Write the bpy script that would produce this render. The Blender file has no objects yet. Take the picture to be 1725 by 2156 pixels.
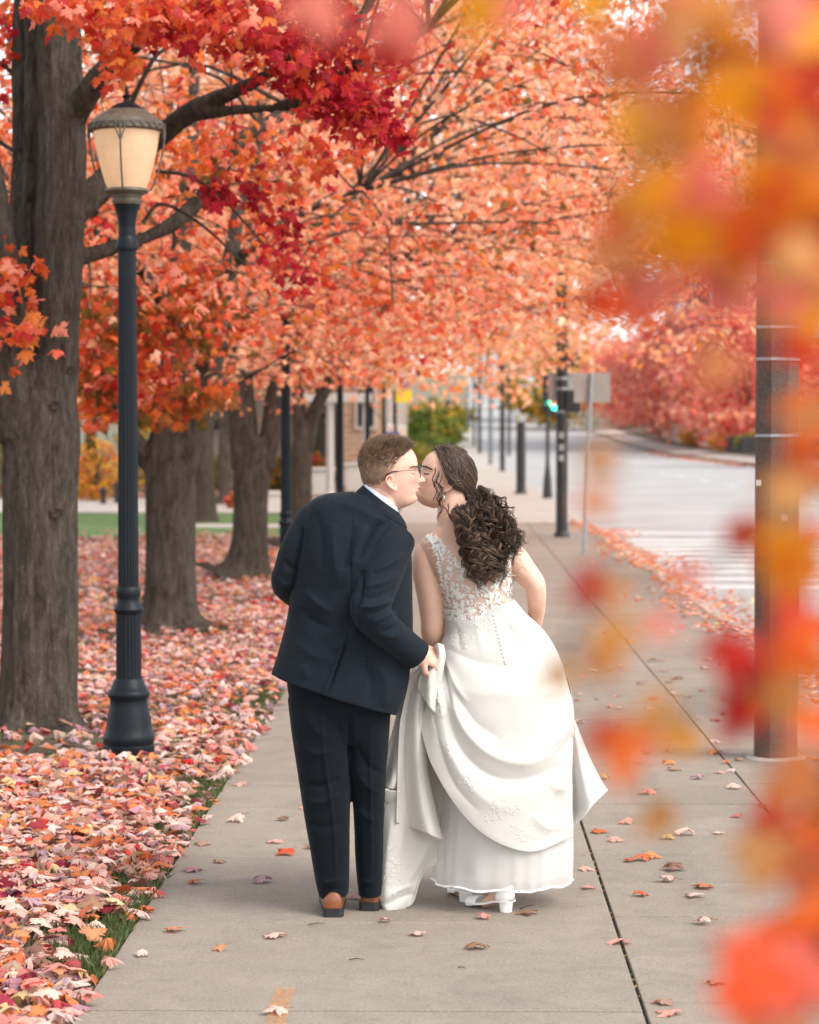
import bpy, bmesh, math, random
import numpy as np
from mathutils import Vector, Matrix, noise as mnoise
R = math.radians
random.seed(7); rng = np.random.default_rng(7)
S = bpy.context.scene
COL = S.collection

# ------------------------------------------------------------------ camera, sky, sun, exposure
CAM_H, FPX, UC, VC = 1.72, 5090.0, 862.5, 1078.0
PITCH, YAW = math.atan((VC - 910) / FPX), math.atan((950 - UC) / FPX)
cam_d = bpy.data.cameras.new('camera'); cam = bpy.data.objects.new('camera', cam_d); COL.objects.link(cam)
cam.location = (0, 0, CAM_H); cam.rotation_euler = (math.pi / 2 - PITCH, 0, YAW)
cam_d.sensor_fit = 'VERTICAL'; cam_d.sensor_height = 36.0; cam_d.lens = 85.0
cam_d.clip_start = 0.05; cam_d.clip_end = 3000
cam_d.dof.use_dof = True; cam_d.dof.focus_distance = 8.6; cam_d.dof.aperture_fstop = 4.0
S.camera = cam

SUN_EL, SUN_AZ = R(46), R(124)      # azimuth clockwise from +Y: over the street, a little behind the camera
W = bpy.data.worlds.new('World'); S.world = W; W.use_nodes = True
nt = W.node_tree; nt.nodes.clear()
sky = nt.nodes.new('ShaderNodeTexSky'); sky.sky_type = 'NISHITA'; sky.sun_disc = False
sky.sun_elevation = SUN_EL; sky.sun_rotation = SUN_AZ; sky.air_density = 1.0; sky.dust_density = 1.0; sky.ozone_density = 1.0
hs = nt.nodes.new('ShaderNodeHueSaturation'); hs.inputs['Saturation'].default_value = 0.18; hs.inputs['Value'].default_value = 1.0
bgn = nt.nodes.new('ShaderNodeBackground'); bgn.inputs['Strength'].default_value = 0.15
wo = nt.nodes.new('ShaderNodeOutputWorld')
nt.links.new(sky.outputs[0], hs.inputs['Color']); nt.links.new(hs.outputs[0], bgn.inputs['Color']); nt.links.new(bgn.outputs[0], wo.inputs['Surface'])
sd = bpy.data.lights.new('sun', 'SUN'); sd.energy = 1.5; sd.angle = R(30); sd.color = (1.0, 0.96, 0.9)
sun = bpy.data.objects.new('sun', sd); COL.objects.link(sun)
sdir = Vector((math.sin(SUN_AZ) * math.cos(SUN_EL), math.cos(SUN_AZ) * math.cos(SUN_EL), math.sin(SUN_EL)))
sun.rotation_euler = (-sdir).to_track_quat('-Z', 'Y').to_euler(); sun.location = sdir * 40
S.view_settings.view_transform = 'Standard'; S.view_settings.look = 'None'; S.view_settings.gamma = 1.0
S.view_settings.exposure = 1.3
S.render.engine = 'CYCLES'
S.cycles.max_bounces = 8; S.cycles.transparent_max_bounces = 16; S.cycles.use_denoising = True
S.cycles.sample_clamp_indirect = 6.0

# ------------------------------------------------------------------ helpers
CAMR = np.array(cam.rotation_euler.to_matrix())
def P(u, v, Y):
    """photo pixel (1725-wide frame) -> world point at depth y=Y"""
    d = CAMR @ np.array([(u - UC) / FPX, -(v - VC) / FPX, -1.0])
    return np.array([0, 0, CAM_H]) + d * (Y / d[1])
def PA(uv, Y):
    uv = np.asarray(uv, float); Y = np.broadcast_to(np.asarray(Y, float), uv.shape[:-1])
    c = np.stack([(uv[..., 0] - UC) / FPX, -(uv[..., 1] - VC) / FPX, -np.ones(uv.shape[:-1])], -1)
    d = c @ CAMR.T
    return np.array([0, 0, CAM_H]) + d * (Y / d[..., 1])[..., None]
def proj(p):
    q = (np.asarray(p, float) - np.array([0, 0, CAM_H])) @ CAMR
    return np.stack([UC + FPX * q[..., 0] / -q[..., 2], VC - FPX * q[..., 1] / -q[..., 2]], -1)
def G(u, v, z=0.0):
    d = CAMR @ np.array([(u - UC) / FPX, -(v - VC) / FPX, -1.0])
    return np.array([0, 0, CAM_H]) + d * ((z - CAM_H) / d[2])
def rise(y):
    y = np.asarray(y, float)
    return np.where(y < 150, 0, np.where(y < 300, 1e-4 * (y - 150) ** 2, 2.25 + 0.03 * (y - 300)))
def tag(o, label=None, cat=None, group=None, kind=None):
    if label: o['label'] = label
    if cat: o['category'] = cat
    if group: o['group'] = group
    if kind: o['kind'] = kind
    return o
def empty(name, loc=(0, 0, 0), rz=0, label=None, cat=None, group=None):
    o = bpy.data.objects.new(name, None); COL.objects.link(o)
    o.location = loc; o.rotation_euler = (0, 0, rz); o.empty_display_size = 0.1
    return tag(o, label, cat, group)
def mesh_np(name, V, F, smooth=True, cols=None, F2=None):
    """V (n,3); F (m,k) equal-size faces; F2 optional second face array; cols per-vertex rgb"""
    V = np.asarray(V, np.float32); me = bpy.data.meshes.new(name)
    fs = [np.asarray(f, np.int32) for f in (F, F2) if f is not None and len(f)]
    me.vertices.add(len(V)); me.vertices.foreach_set('co', V.ravel())
    nl = sum(f.size for f in fs); me.loops.add(nl)
    me.loops.foreach_set('vertex_index', np.concatenate([f.ravel() for f in fs]))
    tot = np.concatenate([np.full(len(f), f.shape[1], np.int32) for f in fs])
    st = np.concatenate([[0], np.cumsum(tot)[:-1]]).astype(np.int32)
    me.polygons.add(len(tot)); me.polygons.foreach_set('loop_start', st)
    try: me.polygons.foreach_set('loop_total', tot)
    except Exception: pass
    me.polygons.foreach_set('use_smooth', np.full(len(tot), smooth, bool))
    me.update(calc_edges=True)
    if cols is not None:
        a = me.color_attributes.new('Col', 'FLOAT_COLOR', 'POINT')
        c = np.ones((len(V), 4), np.float32); c[:, :3] = cols
        a.data.foreach_set('color', c.ravel())
    return me
def link(name, me, mat=None, parent=None):
    o = bpy.data.objects.new(name, me); COL.objects.link(o)
    if mat is not None and len(me.materials) == 0: me.materials.append(mat)
    if parent is not None:
        o.parent = parent
    return o
class MB:
    """collects polygons into one mesh"""
    def __init__(s): s.v = []; s.f = []; s.n = 0
    def add(s, V, F):
        V = [tuple(map(float, p)) for p in V]; s.v += V; s.f += [tuple(int(i) + s.n for i in f) for f in F]; s.n += len(V); return s
    def box(s, a, b):
        (x0, y0, z0), (x1, y1, z1) = a, b
        return s.add([(x0,y0,z0),(x1,y0,z0),(x1,y1,z0),(x0,y1,z0),(x0,y0,z1),(x1,y0,z1),(x1,y1,z1),(x0,y1,z1)],
                     [(0,3,2,1),(4,5,6,7),(0,1,5,4),(1,2,6,5),(2,3,7,6),(3,0,4,7)])
    def bbox(s, a, b, c=0.01):
        """box with chamfered edges"""
        bm = bmesh.new(); bmesh.ops.create_cube(bm, size=1)
        a, b = Vector(a), Vector(b)
        for v in bm.verts: v.co = Vector(((a[i] + b[i]) / 2 + v.co[i] * (b[i] - a[i]) for i in range(3)))
        bmesh.ops.bevel(bm, geom=list(bm.edges), offset=c, segments=1, affect='EDGES')
        bm.verts.index_update(); s.add([v.co for v in bm.verts], [[v.index for v in f.verts] for f in bm.faces]); bm.free(); return s
    def lathe(s, prof, n=24, o=(0, 0, 0), cap=True):
        V = []; F = []
        for r, z in prof:
            for k in range(n):
                a = 2 * math.pi * k / n; V.append((o[0] + r * math.cos(a), o[1] + r * math.sin(a), o[2] + z))
        m = len(prof)
        for i in range(m - 1):
            for k in range(n):
                F.append((i*n+k, i*n+(k+1) % n, (i+1)*n+(k+1) % n, (i+1)*n+k))
        if cap: F.append(tuple(range(n))[::-1]); F.append(tuple((m-1)*n+k for k in range(n)))
        return s.add(V, F)
    def tube(s, pts, rad, n=6, cap=True):
        V, F = tube_np(pts, rad, n)
        s.add(V, F)
        if cap:
            k = len(pts); b = s.n - len(V)
            s.f.append(tuple(b + i for i in range(n))[::-1]); s.f.append(tuple(b + (k-1)*n + i for i in range(n)))
        return s
    def build(s, name, mat, parent=None, smooth=False, bevel=0):
        me = bpy.data.meshes.new(name); me.from_pydata(s.v, [], s.f); me.update()
        if smooth: me.polygons.foreach_set('use_smooth', np.ones(len(me.polygons), bool))
        o = link(name, me, mat, parent)
        if smooth:
            try: me.set_sharp_from_angle(angle=R(40))
            except Exception: pass
        return o
def tube_np(pts, rad, n=6):
    pts = np.asarray(pts, float); m = len(pts); rad = np.broadcast_to(np.asarray(rad, float), (m,))
    t = np.gradient(pts, axis=0); t /= np.linalg.norm(t, axis=1)[:, None] + 1e-9
    ref = np.array([0.12, 0.2, 1.0]) if abs(t[0][2]) < 0.85 else np.array([1.0, 0.15, 0.1])
    nrm = np.zeros_like(pts); x = np.cross(t[0], ref); x /= np.linalg.norm(x)
    for i in range(m):
        x = x - t[i] * np.dot(x, t[i]); x /= np.linalg.norm(x) + 1e-9; nrm[i] = x
    b = np.cross(t, nrm); a = np.arange(n) * 2 * math.pi / n
    V = pts[:, None] + rad[:, None, None] * (np.cos(a)[None, :, None] * nrm[:, None] + np.sin(a)[None, :, None] * b[:, None])
    i = np.arange(m - 1)[:, None] * n; k = np.arange(n)[None]; k2 = (k + 1) % n
    F = np.stack([i + k, i + k2, i + n + k2, i + n + k], -1).reshape(-1, 4)
    return V.reshape(-1, 3), F
def tubes_mesh(name, tubes, n=6, smooth=True, cols=None):
    """many (pts, rad) tubes as one mesh"""
    Vs, Fs, Cs, o = [], [], [], 0
    for i, (p, r) in enumerate(tubes):
        V, F = tube_np(p, r, n); Vs.append(V); Fs.append(F + o); o += len(V)
        if cols is not None: Cs.append(np.broadcast_to(cols[i], (len(V), 3)))
    return mesh_np(name, np.concatenate(Vs), np.concatenate(Fs), smooth, np.concatenate(Cs) if cols is not None else None)
def cr(pts, m):
    """Catmull-Rom resample of control points to m samples"""
    p = np.asarray(pts, float); k = len(p)
    t = np.linspace(0, k - 1, m); i = np.clip(t.astype(int), 0, k - 2); f = (t - i)[:, None]
    q = np.vstack([2 * p[0] - p[1], p, 2 * p[-1] - p[-2]])
    a, b, c, d = q[i], q[i + 1], q[i + 2], q[i + 3]
    return 0.5 * (2*b + (c - a)*f + (2*a - 5*b + 4*c - d)*f*f + (3*b - a - 3*c + d)*f**3)
def mat(name, col=(0.5, 0.5, 0.5), rough=0.6, metal=0.0, var=0.0, vscale=8.0, bump=0.0, bscale=40.0, attr=False, transl=0.0,
        sss=0.0, col2=None, spec=0.5, objrand=0.0, alpha=1.0, sheen=0.0, stretch=None, coat=0.0):
    m = bpy.data.materials.new(name); m.use_nodes = True; n = m.node_tree; L = n.links
    b = n.nodes['Principled BSDF']; out = n.nodes['Material Output']
    b.inputs['Roughness'].default_value = rough; b.inputs['Metallic'].default_value = metal
    b.inputs['Specular IOR Level'].default_value = spec
    if sheen: b.inputs['Sheen Weight'].default_value = sheen
    if coat: b.inputs['Coat Weight'].default_value = coat
    src = None
    if attr:
        a = n.nodes.new('ShaderNodeAttribute'); a.attribute_name = 'Col'; src = a.outputs['Color']
    else:
        c = n.nodes.new('ShaderNodeRGB'); c.outputs[0].default_value = (*col, 1); src = c.outputs[0]
    tc = n.nodes.new('ShaderNodeTexCoord'); vec = tc.outputs['Object']
    if stretch:
        mp = n.nodes.new('ShaderNodeMapping'); mp.inputs['Scale'].default_value = stretch; L.new(vec, mp.inputs[0]); vec = mp.outputs[0]
    if var or col2:
        no = n.nodes.new('ShaderNodeTexNoise'); no.inputs['Scale'].default_value = vscale; no.inputs['Detail'].default_value = 6; no.inputs['Roughness'].default_value = 0.65
        L.new(vec, no.inputs['Vector'])
        mr = n.nodes.new('ShaderNodeMapRange'); mr.inputs[1].default_value = 0.3; mr.inputs[2].default_value = 0.7
        L.new(no.outputs['Fac'], mr.inputs[0])
        mx = n.nodes.new('ShaderNodeMix'); mx.data_type = 'RGBA'
        if col2:
            L.new(mr.outputs[0], mx.inputs[0]); L.new(src, mx.inputs[6]); mx.inputs[7].default_value = (*col2, 1)
        else:
            mr.inputs[3].default_value = 1 - var; mr.inputs[4].default_value = 1 + var
            mx.blend_type = 'MULTIPLY'; mx.inputs[0].default_value = 1; L.new(src, mx.inputs[6]); L.new(mr.outputs[0], mx.inputs[7])
        src = mx.outputs[2]
    if objrand:
        oi = n.nodes.new('ShaderNodeObjectInfo'); mr = n.nodes.new('ShaderNodeMapRange')
        mr.inputs[3].default_value = 1 - objrand; mr.inputs[4].default_value = 1 + objrand
        L.new(oi.outputs['Random'], mr.inputs[0]); mx = n.nodes.new('ShaderNodeMix'); mx.data_type = 'RGBA'; mx.blend_type = 'MULTIPLY'
        mx.inputs[0].default_value = 1; L.new(src, mx.inputs[6]); L.new(mr.outputs[0], mx.inputs[7]); src = mx.outputs[2]
    L.new(src, b.inputs['Base Color'])
    if bump:
        no = n.nodes.new('ShaderNodeTexNoise'); no.inputs['Scale'].default_value = bscale; no.inputs['Detail'].default_value = 5; L.new(vec, no.inputs['Vector'])
        bp = n.nodes.new('ShaderNodeBump'); bp.inputs['Strength'].default_value = bump; bp.inputs['Distance'].default_value = 0.02
        L.new(no.outputs['Fac'], bp.inputs['Height']); L.new(bp.outputs[0], b.inputs['Normal'])
    if sss:
        b.inputs['Subsurface Weight'].default_value = sss; b.inputs['Subsurface Radius'].default_value = (0.6, 0.25, 0.15); b.inputs['Subsurface Scale'].default_value = 0.015
    sh = b.outputs[0]
    if transl:
        t = n.nodes.new('ShaderNodeBsdfTranslucent'); L.new(src, t.inputs[0]); ms = n.nodes.new('ShaderNodeMixShader'); ms.inputs[0].default_value = transl
        L.new(sh, ms.inputs[1]); L.new(t.outputs[0], ms.inputs[2]); sh = ms.outputs[0]; L.new(sh, out.inputs[0])
    if alpha < 1:
        t = n.nodes.new('ShaderNodeBsdfTransparent'); ms = n.nodes.new('ShaderNodeMixShader'); ms.inputs[0].default_value = alpha
        L.new(t.outputs[0], ms.inputs[1]); L.new(sh, ms.inputs[2]); L.new(ms.outputs[0], out.inputs[0])
    return m
def remesh(V, F, vox, smooth_iter=2, dec=None):
    """voxel-merge overlapping closed shells into one continuous surface; returns V, quads"""
    me = bpy.data.meshes.new('tmp'); me.from_pydata([tuple(p) for p in V], [], [tuple(map(int, f)) for f in F]); me.update()
    o = bpy.data.objects.new('tmp', me); COL.objects.link(o)
    bm = bmesh.new(); bm.from_mesh(me); bmesh.ops.recalc_face_normals(bm, faces=bm.faces); bm.to_mesh(me); bm.free()
    md = o.modifiers.new('r', 'REMESH'); md.mode = 'VOXEL'; md.voxel_size = vox; md.adaptivity = 0
    if smooth_iter:
        sm = o.modifiers.new('s', 'SMOOTH'); sm.factor = 0.5; sm.iterations = smooth_iter
    if dec:
        o.modifiers.new('t', 'TRIANGULATE'); dm = o.modifiers.new('d', 'DECIMATE'); dm.ratio = dec
    dg = bpy.context.evaluated_depsgraph_get(); ev = o.evaluated_get(dg); m2 = ev.to_mesh()
    n = len(m2.vertices); V2 = np.zeros(n * 3, np.float32); m2.vertices.foreach_get('co', V2); V2 = V2.reshape(-1, 3).astype(float)
    N2 = np.zeros(n * 3, np.float32); m2.vertices.foreach_get('normal', N2); N2 = N2.reshape(-1, 3).astype(float)
    F2 = np.zeros(len(m2.loops), np.int32); m2.loops.foreach_get('vertex_index', F2); F2 = F2.reshape(-1, 3 if dec else 4)
    ev.to_mesh_clear(); bpy.data.objects.remove(o); bpy.data.meshes.remove(me)
    return V2, N2, F2
def closed_loft(rings):
    """rings (m,n,3) -> closed V,F with end caps"""
    r = np.asarray(rings, float); m, n, _ = r.shape; V = r.reshape(-1, 3)
    i = np.arange(m - 1)[:, None] * n; k = np.arange(n)[None]; k2 = (k + 1) % n
    F = [tuple(f) for f in np.stack([i + k, i + k2, i + n + k2, i + n + k], -1).reshape(-1, 4)]
    c0, c1 = len(V), len(V) + 1; V = np.vstack([V, r[0].mean(0), r[-1].mean(0)])
    F += [(c0, (a + 1) % n, a) for a in range(n)] + [(c1, (m-1)*n + a, (m-1)*n + (a + 1) % n) for a in range(n)]
    return V, F
def join_shells(shells):
    V, F, o = [], [], 0
    for v, f in shells:
        V.append(np.asarray(v)); F += [tuple(int(i) + o for i in q) for q in f]; o += len(v)
    return np.vstack(V), F
def seg_dist(p, a, b):
    ab = b - a; t = np.clip(((p - a) @ ab) / (ab @ ab + 1e-9), 0, 1); return np.linalg.norm(p - (a + t[:, None] * ab), axis=1), t
def folds(V, N, lst, scale, sharp=1.35):
    """raise/lower real cloth folds along lines given in photo pixels; amp and width in pixels"""
    uv = proj(V); d = np.zeros(len(V)); face = np.clip(-N[:, 1] * 1.6, 0, 1)
    for pts, amp, wid in lst:
        q = cr(pts, max(8, 5 * len(pts))); best = np.full(len(V), 1e9); bt = np.zeros(len(V)); m = len(q) - 1
        lo, hi = q.min(0) - 4 * wid, q.max(0) + 4 * wid
        sel = np.where((uv[:, 0] > lo[0]) & (uv[:, 0] < hi[0]) & (uv[:, 1] > lo[1]) & (uv[:, 1] < hi[1]))[0]
        if not len(sel): continue
        bs = np.full(len(sel), 1e9); ts = np.zeros(len(sel))
        for j in range(m):
            dd, t = seg_dist(uv[sel], q[j], q[j + 1]); c = dd < bs; bs[c] = dd[c]; ts[c] = (j + t[c]) / m
        taper = np.sin(np.clip(ts, 0, 1) * math.pi) ** 0.6
        d[sel] += amp * taper * np.exp(-(bs / wid) ** sharp)
    return V + N * (d * face * scale)[:, None]
# ------------------------------------------------------------------ ground, pavement, road
def sheet(name, x0, x1, y0, y1, z, m, nx=2, ny=60, zf=None, kind='structure', label=None):
    ys = y0 + (y1 - y0) * np.linspace(0, 1, ny) ** 1.8; xs = np.linspace(x0, x1, nx)
    X, Y = np.meshgrid(xs, ys); Z = z + rise(Y) + (zf(X, Y) if zf else 0)
    V = np.stack([X, Y, Z], -1).reshape(-1, 3); i = np.arange(ny - 1)[:, None] * nx; k = np.arange(nx - 1)[None]
    F = np.stack([i + k, i + k + 1, i + nx + k + 1, i + nx + k], -1).reshape(-1, 4)
    o = link(name, mesh_np(name, V, F, True), m)
    if kind: o['kind'] = kind
    return o
M_conc = mat('concrete_slab', (.240, .197, .157), rough=.85, var=.11, vscale=5, bump=.12, bscale=120, objrand=.07)
M_conc2 = mat('concrete_far_lit', (.37, .325, .285), rough=.85, var=.1, vscale=.8, bump=.05, bscale=60)  # paler than the slabs: brightness under open sky put into the colour
# fine aggregate speckle on the slabs
def speckle(m, scale, lo, hi):
    n = m.node_tree; b = n.nodes['Principled BSDF']; src = b.inputs['Base Color'].links[0].from_socket
    tc = n.nodes.new('ShaderNodeTexCoord'); no = n.nodes.new('ShaderNodeTexNoise'); no.inputs['Scale'].default_value = scale; no.inputs['Detail'].default_value = 3
    mr = n.nodes.new('ShaderNodeMapRange'); mr.inputs[1].default_value = .35; mr.inputs[2].default_value = .65; mr.inputs[3].default_value = lo; mr.inputs[4].default_value = hi
    mx = n.nodes.new('ShaderNodeMix'); mx.data_type = 'RGBA'; mx.blend_type = 'MULTIPLY'; mx.inputs[0].default_value = 1
    n.links.new(tc.outputs['Object'], no.inputs['Vector']); n.links.new(no.outputs['Fac'], mr.inputs[0]); n.links.new(src, mx.inputs[6]); n.links.new(mr.outputs[0], mx.inputs[7]); n.links.new(mx.outputs[2], b.inputs['Base Color'])
speckle(M_conc, 95, .84, 1.14)
def stains(m, scale, lo):
    n = m.node_tree; b = n.nodes['Principled BSDF']; src = b.inputs['Base Color'].links[0].from_socket; tc = n.nodes.new('ShaderNodeTexCoord')
    no = n.nodes.new('ShaderNodeTexNoise'); no.inputs['Scale'].default_value = scale; no.inputs['Detail'].default_value = 7; no.inputs['Roughness'].default_value = .7; no.inputs['Distortion'].default_value = 1.2
    mr = n.nodes.new('ShaderNodeMapRange'); mr.inputs[1].default_value = .52; mr.inputs[2].default_value = .72; mr.inputs[3].default_value = 1; mr.inputs[4].default_value = lo
    mx = n.nodes.new('ShaderNodeMix'); mx.data_type = 'RGBA'; mx.blend_type = 'MULTIPLY'; mx.inputs[0].default_value = 1
    n.links.new(tc.outputs['Object'], no.inputs['Vector']); n.links.new(no.outputs['Fac'], mr.inputs[0]); n.links.new(src, mx.inputs[6]); n.links.new(mr.outputs[0], mx.inputs[7]); n.links.new(mx.outputs[2], b.inputs['Base Color'])
stains(M_conc, 1.1, .78); stains(M_conc, 14, .80)
gp = M_conc.node_tree.nodes.new('ShaderNodeNewGeometry')      # slabs share a mesh: take texture positions from the world so that no two look alike
for l in list(M_conc.node_tree.links):
    if l.from_node.type == 'TEX_COORD': M_conc.node_tree.links.new(gp.outputs['Position'], l.to_socket)
M_joint = mat('joint_dirt', (.13, .10, .072), rough=.95, var=.5, vscale=40, bump=.5, bscale=90)
M_road = mat('road_concrete', (.33, .32, .315), rough=.8, var=.22, vscale=.35, bump=.05, bscale=50)
M_soil = mat('verge_soil', (.085, .06, .035), rough=.95, var=.5, vscale=6, bump=.6, bscale=40, col2=None)
M_lawn = mat('lawn_grass', (.09, .17, .045), rough=.9, var=.35, vscale=3, bump=.5, bscale=60)
M_ground = mat('far_ground', (.14, .13, .08), rough=.95, var=.3, vscale=.1)
M_path = mat('pale_paving', (.46, .42, .38), rough=.85, var=.1, vscale=1.5)
M_white = mat('road_paint', (.56, .555, .545), rough=.7, var=.15, vscale=6)
sheet('ground', -400, 400, -6, 1500, -.2, M_ground, 3, 90)
sheet('verge', -26, -1.11, -4, 300, -.008, M_soil, 40, 200, lambda X, Y: .012 * np.sin(X * 3.1) * np.sin(Y * 2.3))
LAWN0, LAWN1 = 39.5, 51.0
sheet('lawn', -26, -1.9, LAWN0, LAWN1, .010, M_lawn, 30, 60, lambda X, Y: .012 * np.sin(X * 3.1) * np.sin(Y * 2.3))
sheet('path', -26, -1.9, LAWN1, 62, .022, M_path, 6, 10)
mb = MB(); mb.bbox((-5.4, 43.2, -.01), (-1.12, 44.6, .03), .01); o = mb.build('path', M_path); o['kind'] = 'structure'
XA, XB, XK = .576, 1.44, 2.45
sheet('pavement_bed', -1.115, XK, -3, 300, -.026, M_joint, 4, 80)
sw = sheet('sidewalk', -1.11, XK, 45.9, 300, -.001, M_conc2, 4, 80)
def slab_mesh(w, l, c=.0025):
    mb = MB(); mb.bbox((-w/2, -l/2, -.06), (w/2, l/2, 0), c); me = bpy.data.meshes.new('slab'); me.from_pydata(mb.v, [], mb.f); me.update(); me.materials.append(M_conc); return me
sw_root = empty('sidewalk', (0, 0, 0)); sw_root['kind'] = 'structure'
def slabs(x0, x1, y0, step, k0, k1, gx, gy):
    me = slab_mesh(x1 - x0 - gx, step - gy)
    for k in range(k0, k1):
        o = link('slab', me, None, sw_root); o.location = ((x0 + x1) / 2, y0 + step * (k + .5), random.uniform(-.002, .0015)); o.rotation_euler = (random.uniform(-.0012, .0012), random.uniform(-.0012, .0012), 0)
slabs(-1.11, XA, 7.14, 1.293, -3, 30, .013, .009)
slabs(XA, XB, 7.254, .652, -6, 59, .010, .010)
slabs(XB, XK, 7.254, .652, -6, 59, .009, .010)
# kerb stones
M_kerb = mat('kerb_concrete', (.40, .36, .32), rough=.85, var=.2, vscale=5, bump=.1, bscale=60)
kerb = empty('kerb', (0, 0, 0)); kerb['kind'] = 'structure'
mb = MB(); mb.bbox((XK + .006, -1.49, -.2), (XK + .15, 1.49, .002), .012); kme = bpy.data.meshes.new('kerb_stone'); kme.from_pydata(mb.v, [], mb.f); kme.materials.append(M_kerb)
for k in range(28): o = link('kerb_stone', kme, None, kerb); o.location = (0, k * 3 + 1.5, 0)
sheet('kerb', XK + .006, XK + .15, 84, 300, .002, M_kerb, 2, 40)
sheet('road', XK + .15, 16.6, -5, 420, -.13, M_road, 8, 120)
sheet('kerb', 16.6, 16.9, 4, 300, .0, M_kerb, 2, 80)
sheet('sidewalk', 16.9, 19.5, 4, 300, .03, M_conc2, 3, 80, lambda X, Y: .05 * (X - 16.9))
sheet('embankment', 19.5, 60, 4, 300, .16, M_soil, 12, 80, lambda X, Y: .12 * (X - 19.5) ** .8)
mk = empty('crosswalk', (0, 0, 0)); mk['kind'] = 'structure'
for k in range(9):
    mb = MB(); y = 28.6 + k * 1.55 ; mb.box((3.0, y, -.128), (9.5, y + .62, -.124)); mb.build('stripe', M_white, mk)
lm = empty('lane_marking', (0, 0, 0)); lm['kind'] = 'structure'
for k in range(8):
    for x in (9.6,):
        y = 46 + k * 9; mb = MB(); mb.box((x, y, -.128), (x + .14, y + 3.2, -.124)); mb.build('lane_dash', M_white, lm)
mb = MB(); mb.box((3.0, 44.0, -.128), (9.4, 44.6, -.124)); mb.build('stop_line', M_white, lm)
# sprayed survey mark on the slab
mb = MB(); g1, g2 = G(592, 2085), G(585, 2156)
for (a, b, w) in ((G(602, 2082), G(588, 2118), .03), (G(588, 2118), G(580, 2168), .03)):
    mb.add([(a[0]-w, a[1], .004), (a[0]+w, a[1], .004), (b[0]+w, b[1], .004), (b[0]-w, b[1], .004)], [(0, 3, 2, 1)])
o = mb.build('paint_mark', mat('orange_spray', (.62, .26, .07), rough=.8, alpha=.30, var=.6, vscale=60)); tag(o, 'faded orange sprayed survey mark on the nearest slab', 'paint mark')

# ------------------------------------------------------------------ street lamps
M_iron = mat('painted_iron', (.0045, .0075, .011), rough=.5, var=.3, vscale=14, bump=.06, bscale=60, spec=.22)
M_bronze = mat('weathered_bronze', (.085, .065, .045), rough=.55, var=.45, vscale=22, bump=.15, bscale=60)
M_globe = mat('frosted_globe', (.72, .52, .35), rough=.55, transl=.5, var=.16, vscale=7)
def glow(m, s, c):
    b = m.node_tree.nodes['Principled BSDF']; b.inputs['Emission Color'].default_value = (*c, 1); b.inputs['Emission Strength'].default_value = s
glow(M_globe, .22, (1.0, .62, .34))
def fluted(mb, r0, r1, z0, z1, k=20, depth=.0045, o=(0, 0, 0)):
    n = k * 4; V = []; zs = np.linspace(z0, z1, 4)
    for z in zs:
        r = r0 + (r1 - r0) * (z - z0) / (z1 - z0)
        for j in range(n):
            a = 2 * math.pi * j / n; rr = r - depth * (.5 + .5 * math.cos(k * a)) ** 2; V.append((rr * math.cos(a), rr * math.sin(a), z))
    F = [(i*n+j, i*n+(j+1) % n, (i+1)*n+(j+1) % n, (i+1)*n+j) for i in range(3) for j in range(n)]
    mb.add(V, F)
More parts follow.
